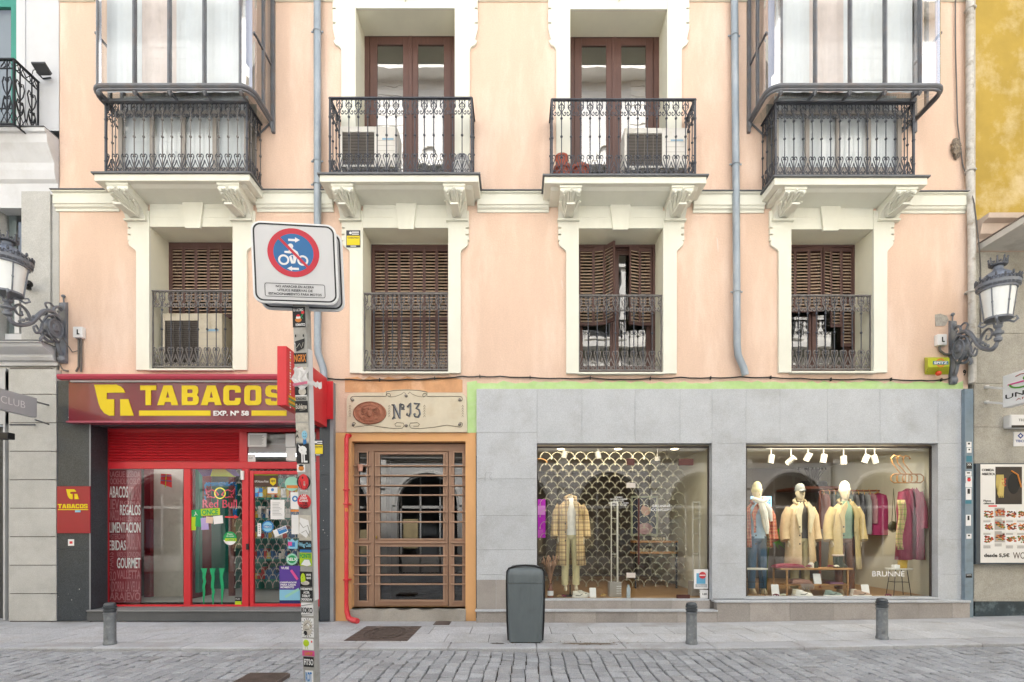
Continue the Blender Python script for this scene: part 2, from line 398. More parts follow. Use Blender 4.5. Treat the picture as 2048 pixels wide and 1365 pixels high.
# string course, interrupted at the window bays
def moulding(mb, x0, x1, z, prof, y=0, mi=0):
    mb.prism([(y-p[0], z+p[1]) for p in prof], x0, x1, mi, 'yz')
SC = [(0,-.30),(.02,-.30),(.02,-.26),(.05,-.24),(.06,-.20),(.075,-.20),(.075,-.03),(.11,-.02),(.11,0),(0,0)]
segs = [(113,240),(515,668),(955,1098),(1385,1527),(1800,1930)]
for a, b in segs:
    py = 388 + (a+b)/2/2048*5
    mb = MB(); md = MB(); moulding(mb, X(a), X(b), Z(py), SC); md.box(X(a)-.01, X(b)+.01, -.13, -.002, Z(py)+.002, Z(py)+.014)
    mb.build('string_course', cream, bld, bevel=.006); md.build('flashing', lead, bld)
for a, b in [(119,190),(545,667),(956,1095),(1378,1500),(1850,1930)]:
    mb = MB(); moulding(mb, X(a), X(b), Z(0)+.12, [(0,-.16),(.03,-.16),(.05,-.1),(.1,-.09),(.1,0),(0,0)]); mb.build('upper_string_course', cream, bld)
# surrounds with notched pilasters
def surround(w, zb, lower=True):
    xi, xr, t, b, lo, ro, lu, ru = w; mb = MB()
    if lower:
        ys = dict(step=507, bot=b, top=425, n=[(471,474),(458,461)])
    else: ys = dict(step=105, bot=b+12, top=-30, n=[(50,53),(21,24)])
    for side in (0, 1):
        i, o, u, sg = (xi, lo, lu, 1) if side == 0 else (xr, ro, ru, -1)
        st = ys['step']
        p = [(i, ys['bot']), (o, ys['bot']), (o, st)]
        if lower: p += [(o-2*sg, st-4), (u+3*sg, st-13), (u+1*sg, st-19), (u+3*sg, st-23)]
        else: p += [(o-3*sg, st-6), (u+5*sg, st-11), (u+1*sg, st-18), (u+5*sg, st-21)]
        p += [(u, ys['n'][0][1]+10)]
        for a, c in ys['n']: p += [(u, c), (u+6*sg, c), (u+6*sg, a), (u, a)]
        p += [(u, ys['top']), (i, ys['top'])]
        pts = [(X(a), Z(c)) for a, c in p]
        if side: pts = pts[::-1]
        mb.prism(pts, -.045, .0, 0)
    if lower:
        mb.box(X(xi), X(xr), -.03, .0, Z(t), Z(395))
        c = (xi+xr)/2
        mb.pprism([(c-15,t+.3),(c+15,t+.3),(c+22,396),(c-22,396)], -.07, -.03)
        for s in (-1, 1):
            for q in range(1, 3): mb.box(X(c+s*24), X(xi if s < 0 else xr), -.034, -.03, Z(402+q*18), Z(402+q*18)+.012)
    else:
        mb.box(X(xi), X(xr), -.035, .0, Z(t), Z(-30))
        c = (xi+xr)/2
        for k in range(-2, 3):
            if k: mb.ell((X(c+k*6), -.05, Z(-1-3*abs(k)+4)), (.035,.03,.03), 8, 6)
        mb.ell((X(c), -.055, Z(4)), (.025,.035,.045), 8, 6)
    return mb.build('window_surround', cream, bld, bevel=.004)
for w in W1: surround(w, 0)
for w in UP: surround(w, 0, False)
# corbels with a carved acanthus leaf
def corbel(parent, cx, top, bot):
    z1, z0 = Z(top), Z(bot); h = z1-z0; w = .165; mb = MB()
    prof = [(0,z0-.01),(.05,z0-.01),(.075,z0+.02),(.075,z0+.05*h),(.1,z0+.2*h),(.16,z0+.36*h),(.25,z0+.48*h),(.36,z0+.56*h),(.43,z0+.62*h),(.455,z0+.7*h),(.455,z1),(0,z1)]
    mb.prism([(-a, b) for a, b in prof], cx-w, cx+w, 0, 'yz')
    mb.box(cx-w-.012, cx+w+.012, -.468, 0, z1-.035, z1-.001); mb.box(cx-w-.004, cx+w+.004, -.459, 0, z0+.72*h, z0+.78*h)
    mb.box(cx-w-.015, cx+w+.015, -.095, 0, z0-.035, z0-.005)
    def yf(s):   # front curve of the bracket at height fraction
        a = prof[2:10]; z = z0 + s*h
        for (p, q), (p2, q2) in zip(a, a[1:]):
            if q <= z <= q2: return p + (p2-p)*(z-q)/max(1e-6, q2-q)
        return a[-1][0]
    for k in range(-3, 4):      # leaf ribs rising and curling outward
        pts = []; rs = []
        for i in range(8):
            s = .02 + i/7*(.74 - .09*abs(k)); xx = cx + k*.017 + k*.032*(i/7)**1.5
            pts.append((xx, -yf(s)-.012-(.03*(i/7)**3), z0 + s*h)); rs.append(.016 + .014*sin(pi*i/7) )
        last = pts[-1]; pts.append((last[0]+k*.008, last[1]-.03, last[2]-.03)); rs.append(.012)
        mb.tube(pts, rs, 6)
    for k in (-1, 1):
        for j in range(3):
            mb.ell((cx+k*(.05+.035*j), -yf(.35+.15*j)-.03, z0+(.35+.15*j)*h), (.022,.02,.035), 6, 5)
    return mb.build('corbel', cream, parent, smooth=True)
# wrought-iron work
def scroll(kind, s, h):
    """polylines (x, z) of one repeat centred on its baluster; s spacing, h height"""
    out = []
    def arc(cx, cz, rx, rz, a0, a1, n=7): return [(cx+rx*cos(radians(a0+(a1-a0)*i/n)), cz+rz*sin(radians(a0+(a1-a0)*i/n))) for i in range(n+1)]
    for g in (-1, 1):
        if kind == 'top':
            p = [(g*x*s, z*h) for x, z in [(.06,1),(.2,.95),(.3,.78),(.3,.62),(.13,.5)]]
            p2 = [(g*x*s, z*h) for x, z in [(.06,.8),(.12,.72),(.3,.6),(.32,.52),(.12,.34),(.08,.2),(.2,.06),(.36,.04),(.44,.16),(.36,.26),(.28,.18)]]
            p3 = [(g*x*s, z*h) for x, z in [(.5,1),(.38,.97),(.27,.88)]]
            out += [cr(p,2), cr(p2,2), p3]
        else:
            p = [(g*x*s, z*h) for x, z in [(.04,.22),(.1,.42),(.24,.68),(.34,.84),(.3,.96),(.18,1.0),(.08,.93),(.1,.84),(.18,.84)]]
            p2 = [(g*x*s, z*h) for x, z in [(.5,.66),(.4,.46),(.24,.3),(.12,.14),(.05,.02)]]
            p3 = [(g*x*s, z*h) for x, z in [(.04,.12),(.14,.02),(.34,.0),(.44,.1),(.36,.2),(.26,.12)]]
            out += [cr(p,2), cr(p2,2), cr(p3,2)]
    return out
def ironpanel(mb, M, n, s, H, ends, r=.0075):
    """rails and scrolls in local x (along), z (up), from x=0 to n*s"""
    mb.M = M; L = n*s
    mb.box(-.01, L+.01, -.022, .022, H-.02, H); mb.box(0, L, -.012, .012, H*.995-.05, H*.995-.036) if False else None
    mb.box(0, L, -.014, .014, .03, .048)
    ht = H*.2; hb = H*.24
    for k in range(n+1):
        for kind, z0, h in (('top', H-.02-ht, ht), ('bot', .048, hb)):
            for p in scroll(kind, s, h):
                if (k == 0 and p[-2][0] < 0) or (k == n and p[-2][0] > 0): continue
                mb.tube([(k*s+a, 0, z0+b) for a, b in p], r, 4, cap=False)
    mb.M = None
BAL = {}
def baluster_mesh(H, knobs, r=.0085):
    k = round(H, 3)
    if k not in BAL:
        mb = MB(); mb.lathe([(r,.04),(r,H-.02)], n=6)
        for f in knobs: mb.lathe([(r,f*H-.02),(r*2.2,f*H-.012),(r*2.4,f*H),(r*2.2,f*H+.008),(r,f*H+.02)], n=8)
        o = mb.build('baluster', iron if H > 1.15 else iron2, smooth=True); BAL[k] = o.data; me = o.data; bpy.data.objects.remove(o)
    return BAL[k]
def put(me, name, parent, p):
    o = bpy.data.objects.new(name, me); S.collection.objects.link(o); o.parent = parent
    o.location = Vector(p) - wpos(parent); return o
def balcony(x0p, x1p, topp, slab, cx, cor, H=None):
    a, b, t, u = slab; y = -.5
    mb = MB(); x0, x1, z1, z0 = X(a,y), X(b,y), Z(t,y), Z(u,y)
    mb.box(x0, x1, y, 0, z0, z1-.02)
    mb.prism([(0,z0-.07),(-.36,z0-.03),(-.42,z0),(0,z0)], x0+.1, x1-.1, 0, 'yz')
    o = mb.build('balcony', cream, bld, bevel=.008)
    m2 = MB(); m2.box(x0-.03, x1+.03, y-.03, 0, z1-.019, z1+.004); m2.build('slab_edge', lead, o)
    for c in cor: corbel(o, X(c), u+41, 443)
    yr = -.455; X0, X1 = X(x0p, yr), X(x1p, yr); n = 15; s = (X1-X0)/n; zt = Z(topp, yr); zb = z1+.004; H = zt-zb
    rm = MB(); ironpanel(rm, Matrix.Translation((X0, yr, zb)), n, s, H, 1)
    ns = 3; ss = (abs(yr)-.01)/ns
    for xx in (X0, X1):
        M_ = Matrix.Translation((xx, yr, zb)) @ Matrix.Rotation(radians(90), 4, 'Z')
        ironpanel(rm, M_, ns, ss, H, 1)
    for xx in (X0, X1):
        rm.box(xx-.014, xx+.014, yr-.014, yr+.014, zb, zt)
        for f in (.18,.5,.75): rm.ell((xx, yr, zb+f*H), (.026,.026,.03), 8, 6)
    rm.build('railing', iron, o)
    me = baluster_mesh(H, (.26,.52,.755))
    for k in range(1, n): put(me, 'baluster', o, (X0+k*s, yr, zb))
    for xx in (X0, X1):
        for k in range(1, ns+1): put(me, 'baluster', o, (xx, yr+k*ss-.02, zb))
    return o
SL = [(188,499,346,362),(639,957,348,364),(1089,1413,351,367),(1549,1855,353,370)]
RL = [(212,494,204),(660,943,196),(1104,1390,199),(1551,1827,206)]
CC = [(277,487),(703,915),(1136,1348),(1562,1772)]
BO = []
for sl, rl, cc in zip(SL, RL, CC): BO.append(balcony(rl[0], rl[1], rl[2], sl, 0, cc))
# small first-floor railings set in the openings
SILLY = []
for w in W1:
    xi, xr, t, b = w[:4]; y = .03; top = {302:580,727:585,1157:589,1580:589}[xi]
    zb, zt = Z(b-2)+.02, Z(top); H = zt-zb; X0, X1 = X(xi)+.012, X(xr)-.012; n = 9; s = (X1-X0)/n
    mb = MB(); mb.box(X(xi)-.02, X(xr)+.02, -.09, REC, Z(b)-.02, Z(b)+.012); sill = mb.build('window_sill', cream, bld, bevel=.004)
    rm = MB(); ironpanel(rm, Matrix.Translation((X0, y, zb)), n, s, H, 1, .0085)
    for xx in (X0, X1): rm.box(xx-.01, xx+.01, y-.01, y+.01, zb, zt)
    rl = rm.build('railing', iron2, bld); SILLY.append(rl)
    me = baluster_mesh(round(H,2)+.0001*xi/1000, (.255,.51,.76))
    for k in range(1, n): put(me, 'baluster', rl, (X0+k*s, y, zb))
# ---------------- louvred shutters and first-floor windows ----------------
def leaf(mb, M, w, h):
    mb.M = M; st = .024
    mb.box(0, st, -.016, .016, 0, h, 0); mb.box(w-st, w, -.016, .016, 0, h, 0)
    mb.box(st, w-st, -.016, .016, 0, .05, 0); mb.box(st, w-st, -.016, .016, h-.07, h, 0)
    if h > 1.6: mb.box(st, w-st, -.016, .016, h*.45, h*.45+.05, 0)
    z = .06
    while z < h-.085:
        if not (h > 1.6 and h*.45-.03 < z < h*.45+.05):
            mb.add([(st,-.02,z),(w-st,-.02,z),(w-st,.014,z+.03),(st,.014,z+.03),(st,-.02,z+.009),(w-st,-.02,z+.009),(w-st,.014,z+.039),(st,.014,z+.039)],
               [(0,1,2,3),(4,7,6,5),(0,4,5,1),(2,6,7,3),(0,3,7,4),(1,5,6,2)], 1)
        z += .055
    mb.M = None
def shutters(parent, specs):      # (x, y, w, z0, h, angle)
    for x, y, w, z0, h, an in specs:
        mb = MB(); leaf(mb, Matrix.Translation((x,y,z0)) @ Matrix.Rotation(radians(an), 4, 'Z'), w, h)
        mb.build('shutter', [shutm, slatm], parent)
def french(parent_name, xa, xb, z0, z1, y, panel=.3, fr=.09, note=True, sash=.1, gl=None):
    mb = MB()
    mb.box(xa, xb, y, y+.08, z1-fr, z1); mb.box(xa, xa+fr, y, y+.08, z0, z1-fr); mb.box(xb-fr, xb, y, y+.08, z0, z1-fr)
    mb.box(xa+fr, xb-fr, y, y+.08, z0, z0+.04)
    w = mb.build('window', brown, bld, bevel=.006)
    c = (xa+xb)/2
    for a, b in ((xa+fr+.003, c-.002), (c+.002, xb-fr-.003)):
        s = MB(); yy = y+.012
        s.box(a, a+sash, yy, yy+.05, z0+.045, z1-fr-.003); s.box(b-sash, b, yy, yy+.05, z0+.045, z1-fr-.003)
        s.box(a+sash, b-sash, yy, yy+.05, z1-fr-.003-sash, z1-fr-.003); s.box(a+sash, b-sash, yy, yy+.05, z0+.045, z0+.045+sash)
        if panel: s.box(a+sash, b-sash, yy+.01, yy+.04, z0+.045+sash, z0+panel); s.box(a+sash+.03, b-sash-.03, yy, yy+.012, z0+.08+sash, z0+panel-.04)
        s.build('sash', brown, w, bevel=.006)
        g = MB(); g.box(a+sash-.005, b-sash+.005, yy+.022, yy+.028, z0+.045+sash+(panel-.145 if panel else 0), z1-fr-sash+.005); g.build('pane', gl or gwin, w)
    m = MB(); m.box(c-.035, c+.035, y-.006, y+.01, z0+.045, z1-fr); m.build('meeting_stile', brown, w, bevel=.006)
    if note:
        m = MB(); m.box(c+.12, c+.19, y-.004, y-.0005, z1-.06, z1-.025); m.build('paper_tag', white, w)
    return w
def room(xa, xb, z0, z1, y, d, m, parent=None, name='interior', open_bottom=False):
    mb = MB()
    mb.quad((xa,y+d,z0),(xb,y+d,z0),(xb,y+d,z1),(xa,y+d,z1)); mb.quad((xa,y,z0),(xa,y+d,z0),(xa,y+d,z1),(xa,y,z1))
    mb.quad((xb,y,z0),(xb,y,z1),(xb,y+d,z1),(xb,y+d,z0)); mb.quad((xa,y,z1),(xa,y+d,z1),(xb,y+d,z1),(xb,y,z1)); mb.quad((xa,y,z0),(xb,y,z0),(xb,y+d,z0),(xa,y+d,z0))
    return mb.build(name, m, parent or bld)
darkroom = mat('dim_room', '#8e8a80', .9)
curt = mat('curtain', '#dfe2e4', .9, var=.05)
for i, w in enumerate(W1):
    y = REC; z0, z1 = Z(w[3])+.012, Z([486,490,490,490][i], REC)
    mb = MB(); xa, xb = X(w[0]), X(w[1])
    # opening behind the reveal is narrower: cream infill above and at the far side
    fa, fb = [(X(338,y), X(w[1])), (X(743,y), X(w[1])), (X(w[0]), X(1310,y)), (X(w[0]), X(1710,y))][i]
    mb.box(xa-.3, xb+.3, y, y+.05, z1, Z(w[2])+.3)
    mb.box(xa-.3, fa, y, y+.05, z0-.05, z1) if fa > xa+.02 else mb.box(xa-.3, xa, y, y+.05, z0-.05, z1)
    mb.box(fb, xb+.3, y, y+.05, z0-.05, z1)
    mb.build('reveal', cream2, bld)
    room(fa-.3, fb+.3, z0-.1, z1+.3, y+.1, 1.5, darkroom)
    wo = french('window', fa, fb, z0, z1, y+.06, panel=.3, fr=.06, note=False, sash=.075)
    m = MB(); f = .045; m.box(fa, fb, y-.012, y+.04, z1-f, z1); m.box(fa, fa+f, y-.012, y+.04, z0, z1-f); m.box(fb-f, fb, y-.012, y+.04, z0, z1-f); m.build('shutter_frame', shutm, wo)
    a, b = fa+f, fb-f; H = z1-f-.01-z0; T = z1-f-.01
    if i < 2:
        n = 6; lw = (b-a)/n
        shutters(wo, [(a+k*lw, y+.008, lw-.003, z0+.01, H, 0) for k in range(n)])
    elif i == 2:
        h = T-Z(652, y); XX = lambda q: X(q, y); l1 = XX(1187)-XX(1158)
        shutters(wo, [(XX(1158), y, l1, T-h, h, 0), (XX(1187), y, .19, T-h, h, -14), (XX(1187)+.185, y-.046, .23, T-h, h, -52)])
        shutters(wo, [(XX(1279), y, XX(1303)-XX(1279), T-h, h, 0), (XX(1279)-.19, y-.06, .2, T-h, h, 18)])
    else:
        h1 = T-Z(625, y); h2 = T-Z(655, y); h3 = T-Z(694, y); lw = .165
        q = [X(v, y) for v in (1576, 1590, 1617, 1642, 1644, 1661, 1682, 1704)]
        shutters(wo, [(q[0], y+.008, q[1]-q[0], T-h1, h1, 0), (q[1], y+.008, q[2]-q[1], T-h1, h1, -3), (q[2], y-.004, q[3]-q[2], T-h1, h1, -6)])
        shutters(wo, [(q[4], y-.03, q[5]-q[4]+.01, T-h1+.03, h1-.03, 12), (q[5], y+.004, q[6]-q[5], T-h2, h2, 0), (q[6], y+.004, q[7]-q[6], T-h3, h3, 0)])
# second-floor doors on the two middle balconies
for i, w in enumerate(UP):
    y = REC; fa, fb = ((X(725,y), X(910)), (X(1140), X(1321,y)))[i]; z1 = Z(59+2*i, y); z0 = Z(388)
    mb = MB(); xa, xb = X(w[0]), X(w[1])
    mb.box(xa-.3, xb+.3, y, y+.05, z1, Z(w[2])+.3)
    mb.box(xa-.3, max(fa, xa), y, y+.05, z0-.05, z1); mb.box(min(fb, xb), xb+.3, y, y+.05, z0-.05, z1)
    mb.build('reveal', cream2, bld)
    room(fa-.3, fb+.3, z0-.1, z1+.3, y+.1, 1.5, darkroom)
    french('window', fa, fb, z0+.01, z1, y+.0, panel=.5, fr=.12, sash=.13, gl=gdoor2)
# ---------------- enclosed glazed bays ----------------
def baywin(xa, xb, flip, yl=-.7):
    """xa, xb: wall pixels of the ledge ends"""
    x0, x1 = X(xa), X(xb); zl = Z(172, yl); zt = 12.4; fy = yl+.06
    fr = MB()
    def rc(r, z, ins=0):       # plan outline with rounded front corners, from wall to wall
        a, b, f = x0+ins, x1-ins, yl+ins; p = [(a, 0, z)]
        for k in range(6): an = radians(180+90*k/5); p.append((a+r+r*cos(an), f+r+r*sin(an), z))
        for k in range(6): an = radians(270+90*k/5); p.append((b-r+r*cos(an), f+r+r*sin(an), z))
        p.append((b, 0, z)); return p
    fr.tube(rc(.18, zl), .035, 8); fr.tube(rc(.18, zl-.05, .01), .022, 6)
    fr.tube(rc(.18, zt, 0), .05, 8)
    zi = Z(205, -.46); xi0, xi1 = X(212,-.455) if not flip else X(1551,-.455), X(494,-.455) if not flip else X(1827,-.455)
    fr.box(xi0-.02, xi1+.02, -.5, -.43, zi-.01, zi+.03)
    ms = []
    pxs = [195,267,337,407,480] if not flip else [1563,1632,1702,1772,1842]
    for p in pxs: ms.append(X(p, yl))
    for m in ms:
        fr.box(m-.022, m+.022, yl, yl+.05, zl+.03, zt); fr.box(m-.012, m+.012, yl-.012, yl, zl+.03, zt)
        g = min(max(m, xi0), xi1); 
        fr.tube([(m, yl+.02, zl-.05), (m*.5+g*.5, -.58, zl-.06), (g, -.46, zi+.01)], .02, 6)
        fr.lathe([(.003,-.11),(.02,-.09),(.035,-.07),(.03,-.03),(.01,0)], (m, yl+.03, zl-.02), 8)
    for xx, s in ((x0, 1), (x1, -1)):
        fr.box(xx-.02*s-.02, xx-.02*s+.03, -.05, .0, zl-.2, zt); fr.box(xx-.02, xx+.02, -.33, -.28, zl+.02, zt)
        fr.box(xx-.02, xx+.02, -.03, .02, zl, zt)
        fr.tube([(xx+.01*s, -.02, zl-.02), (xx+.25*s, -.02, zi-.2)], .015, 6); fr.lathe([(.003,-.14),(.03,-.09),(.03,-.03),(.01,0)], (xx, -.04, zl-.02), 8)
        fr.box(xx-.012, xx+.012, -.6, 0, zl+.9, zl+.93)
    o = fr.build('bay_window', baymetal, bld, smooth=True)
    ed = sorted(ms)
    for a, b in zip(ed, ed[1:]):
        g = MB(); g.box(a+.028, b-.028, yl+.02, yl+.026, zl+.03, zt); g.build('pane', gbay, o)
    for xx, s in ((x0, 1), (x1, -1)):
        g = MB(); g.box(xx-.003, xx+.003, -.5, -.04, zl+.03, zt); g.build('pane', gbay, o)
        c = MB()       # rounded corner pane in pale obscured glass
        cp = []; r = .18
        for k in range(7):
            an = radians(180+90*k/6); cp.append((xx+s*(r+r*cos(an)), yl+r+r*sin(an)))
        for (p, q), (p2, q2) in zip(cp, cp[1:]): c.quad((p,q,zl+.03),(p2,q2,zl+.03),(p2,q2,zt),(p,q,zt))
        e = ed[0] if s > 0 else ed[-1]
        if abs(e-cp[-1][0]) > .04: c.quad((cp[-1][0],cp[-1][1],zl+.03),(e,cp[-1][1],zl+.03),(e,cp[-1][1],zt),(cp[-1][0],cp[-1][1],zt))
        c.build('corner_pane', glass('corner_glass', (.95,.97,1), .3, 1.0), o, solid=.006)
    s_ = MB()       # glazed soffit between ledge and railing
    s_.add([(x0+.12, yl+.08, zl-.055), (x1-.12, yl+.08, zl-.055), (xi1, -.46, zi+.015), (xi0, -.46, zi+.015)], [(0,1,2,3)])
    s_.add([(x0+.03, -.03, zl-.06), (x0+.12, yl+.12, zl-.055), (xi0, -.46, zi+.015), (xi0, -.03, zi+.015)], [(0,1,2,3)])
    s_.add([(x1-.03, -.03, zl-.06), (x1-.12, yl+.12, zl-.055), (xi1, -.46, zi+.015), (xi1, -.03, zi+.015)], [(0,3,2,1)])
    s_.build('soffit_pane', glass('soffit_glass', (.85,.88,.84), .2, .6), o)
    # curtains hang in folds behind the glass
    for k, (a, b) in enumerate(zip(ed, ed[1:])):
        c = MB(); c.surf(lambda u, v, a=a, b=b, k=k: (a+(b-a)*u, -.52+.007*sin(u*13+k)+.003*sin(u*37), zl+.05+(zt-zl-.1)*v), 28, 1)
        c.build('curtain', [curt, mat('warm_curtain', '#dccdc6', .9)][0 if k != 1 else 1], o, smooth=True)
    # lower glazing set back behind the railing
    y = -.3; zb = Z(388)+.03; lo = MB(); n = 4
    for k in range(n+1):
        m = xi0+.1+(xi1-xi0-.2)*k/n; lo.box(m-.03, m+.03, y, y+.04, zb, zi)
    lo.box(xi0+.07, xi1-.07, y-.004, y+.044, zb, zb+.2); lo.box(xi0+.07, xi1-.07, y-.004, y+.044, zi-.06, zi+.0)
    lo.build('lower_frame', mat('grey_bay_panel', '#a39d97', .6), o)
    g = MB(); g.box(xi0+.1, xi1-.1, y+.015, y+.02, zb+.2, zi-.03); g.build('pane', gbay, o)
    c = MB(); c.surf(lambda u, v: (xi0+.1+(xi1-xi0-.2)*u, -.22+.006*sin(u*60)+.006*sin(u*31), zb+(zi+.3-zb)*v), 90, 1); c.build('curtain', curt, o, smooth=True)
    e = MB(); e.box(xi0+.05, xi1-.05, -.06, -.05, zb, zi+.3); e.box(xi0+.05, xi1-.05, -.4, -.05, zb-.005, zb+.005); e.build('floor_board', mat('bay_floor', '#9a948c', .8), o)
    r = MB(); r.box(x0+.05, x1-.05, yl+.05, .0, zt-.04, zt); r.build('bay_roof', cream2, o)
    return o
baywin(249, 545, False)
baywin(1498, 1798+26, True)
for a, b in BAY: room(X(a), X(b), Z(388)+.01, Z(0)+.35, REC, 1.5, mat('bright_room', '#d8d4cc', .9))
# ---------------- ground floor: cladding ----------------
def clad(mb, a, b, t, u, cols, rows, y0=-.06, y1=0, gap=.0014, seed=1):
    """stone slabs; a,b,t,u in pixels at y0; cols/rows lists of pixel cuts"""
    r = random.Random(seed); cs = [a]+cols+[b]; rs = [t]+rows+[u]
    for c, d in zip(cs, cs[1:]):
        for e, f in zip(rs, rs[1:]):
            mb.box(X(c,y0)+gap, X(d,y0)-gap, y0, y1, Z(f,y0)+gap, Z(e,y0)-gap, 0, r.random())
mb = MB(); y0 = -.06
clad(mb, 953, 1074, 778, 1220, [], [866,958,1031,1100,1150], y0, 0, seed=2)
clad(mb, 1074, 1424, 778, 887, [1164,1270,1360], [], y0, 0, seed=3)
clad(mb, 1424, 1492, 778, 1198, [], [887,1031,1128], y0, 0, seed=4)
clad(mb, 1492, 1876, 778, 887, [1560,1655,1760], [], y0, 0, seed=5)
clad(mb, 1876, 1927, 778, 1202, [], [887,936,1000,1080,1150], y0, 0, seed=6)
RA, RB = .14, .16
for (a, b, t, u) in ((1074,1424,887,1202),(1492,1876,887,1199)):
    mb.box(X(a,y0)-.02, X(a,y0)-.001, y0+.002, .1, Z(u,y0), Z(t,y0), 0, .5); mb.box(X(b,y0)+.001, X(b,y0)+.02, y0+.002, .1, Z(u,y0), Z(t,y0), 0, .5)
    mb.box(X(a,y0), X(b,y0), y0+.002, .1, Z(t,y0)+.001, Z(t,y0)+.02, 0, .5)
mb.build('stone_cladding', stone, bld, bevel=.0015)
mb = MB(); clad(mb, 1434, 1940, 1206, 1246, [1500,1580,1668,1755,1838,1905], [], -.16, 0, seed=8)
clad(mb, 953, 1434, 1224, 1248, [990,1030,1110,1192,1274,1355], [], -.16, 0, seed=9)
clad(mb, 1090, 1420, 1202, 1219, [1108,1188,1262,1344], [], -.03, -.005, seed=10)
clad(mb, 953, 1074, 1160, 1219, [992], [], -.064, -.0605, seed=12)
mb.build('plinth', plinth, bld, bevel=.002)
mb = MB(); 
mb.box(X(1430,-.18), X(1942,-.18), -.185, .1, Z(1206,-.18)+.002, Z(1206,-.18)+.035, 0, .9)
mb.box(X(950,-.18), X(1436,-.18), -.185, .05, Z(1223.5,-.18)-.005, Z(1223.5,-.18)+.02, 0, .8)
mb.box(X(1490,-.06), X(1878,-.06), -.065, .14, Z(1203,-.065)+.035, Z(1199,-.065)+.03, 0, .9)
mb.box(X(1074,-.06), X(1420,-.06), -.03, .14, Z(1202,-.03), Z(1199,-.03), 0, .9)
mb.build('plinth_top', stone, bld, bevel=.004)
mb = MB(); mb.box(X(953), X(1927), -.0035, -.001, -.1, Z(779), 0)
# backing only on piers
mb = MB()
for a, b, t, u in ((955,1073,780,1240),(1425,1491,886,1240),(1877,1925,886,1240),(1073,1877,780,886),(1073,1425,1200,1240),(1491,1877,1200,1240)): mb.pb(a, b, t, u, -.015, -.0055)
mb.build('cladding_backing', joint, bld)
# boutique interiors: two display rooms
wallw = mat('boutique_wall', '#dcd9c6', .9, var=.04); taupe = mat('boutique_back_wall', '#77706a', .9, var=.08)
oak = mat('oak_floor', '#b08a5e', .45, var=.2, scale=3, stretch=(1,8,1)); ceilw = mat('boutique_ceiling', '#d9d6c8', .9)
def shoproom(a, b, zf, zc, depth, y):
    x0, x1 = X(a,y), X(b,y)+.1; mb = MB()
    mb.quad((x0,y,zf),(x1,y,zf),(x1,y+depth,zf),(x0,y+depth,zf), 0); mb.quad((x0,y,zc),(x0,y+depth,zc),(x1,y+depth,zc),(x1,y,zc), 1)
    mb.quad((x0,y+depth,zf),(x1,y+depth,zf),(x1,y+depth,zc),(x0,y+depth,zc), 2)
    mb.quad((x0,y,zf),(x0,y+depth,zf),(x0,y+depth,zc),(x0,y,zc), 3 if a > 1400 else 2); mb.quad((x1,y,zf),(x1,y,zc),(x1,y+depth,zc),(x1,y+depth,zf), 3)
    mb.build('interior', [oak, ceilw, taupe, wallw], bld)
ZFA, ZFB = Z(1199), Z(1196.5)
shoproom(1075, 1420, ZFA, Z(889,.1), 4.2, .11); shoproom(1491, 1862, ZFB, Z(889,.1), 3.4, .11)
metal_d = mat('dark_frame', '#4a4340', .5)
def shopwin(a, b, t, u, cuts, y):
    mb = MB(); x0, x1, z1, z0 = X(a,y), X(b,y), Z(t,y), Z(u,y)
    mb.box(x0, x1, y-.01, y+.03, z1-.03, z1); mb.box(x0, x1, y-.012, y+.03, z0, z0+.012)
    mb.box(x0, x0+.02, y-.01, y+.03, z0, z1); mb.box(x1-.02, x1, y-.01, y+.03, z0, z1)
    w = mb.build('shop_window', metal_d, bld); cs = [x0+.02]+[X(c,y) for c in cuts]+[x1-.02]
    for p, q in zip(cs, cs[1:]):
        g = MB(); g.box(p+.002, q-.002, y+.006, y+.014, z0+.01, z1-.03); g.build('pane', gshop, w)
    return w
winA = shopwin(1073, 1418, 893, 1200, [1262,1378], .08); winB = shopwin(1491, 1863, 893, 1197, [1673], .08)
# door fittings and lettering on the glass, window A
wlet = mat('white_vinyl', '#f2f2f2', .6, var=.02); clampm = mat('bronze_clamp', '#5c3a36', .4, metal=.4)
mb = MB(); y = .075
for a, b, t, u in ((1254,1269,917,931),(1358,1387,918,931),(1354,1380,1190,1200)): mb = MB(); mb.pb(a, b, t, u, y-.01, y+.03); mb.build('glass_clamp', clampm, winA)
mb = MB(); mb.tube([(X(1277.5), -.0, Z(997)), (X(1277.5), -.0, Z(1130))], .016, 8)
for p in (1010, 1115): mb.tube([(X(1277.5), 0, Z(p)), (X(1277.5), .09, Z(p))], .01, 6)
mb.build('handle', clampm, winA)
for a, b in ((966,976),(1146,1156)): mb = MB(); mb.pb(1253,1271,a,b,y-.004,y-.001); mb.build('door_lock', mat('satin_plate', '#d8cfc6', .4), winA)
mb = MB()
for k, s in enumerate(['HORARIO', 'DE LUNES A SABADO', '10.30 A 21H', 'MIERCOLES 11 A 20.30H', 'DOMINGO 12 A 20H']):
    wd = [16,34,20,40,34][k]/2; mb.text(s, 1237-wd, 1237+wd, 993.5+k*3.9, 996.3+k*3.9, y, off=.01)
mb.build('lettering', wlet, winA); mb = MB()
mb.text('BRUNNE', 1305, 1341, 1010, 1015, y, off=.01); mb.text('CONCEPT', 1302, 1343, 1017.5, 1022.5, y, off=.01)
mb.build('lettering', wlet, winA)
mb = MB(); mb.text('BRUNNE', 1744.5, 1809, 1143, 1153.5, .075, off=.005); mb.build('lettering', wlet, winB)
mb = MB(); mb.pb(1388,1417,1139,1178,y-.003,y-.001,0); mb.pb(1393,1411,1147,1168,y-.005,y-.003,1)
mb.lathe([(.062,0),(.062,.002)], (0,0,0), 20) if False else None
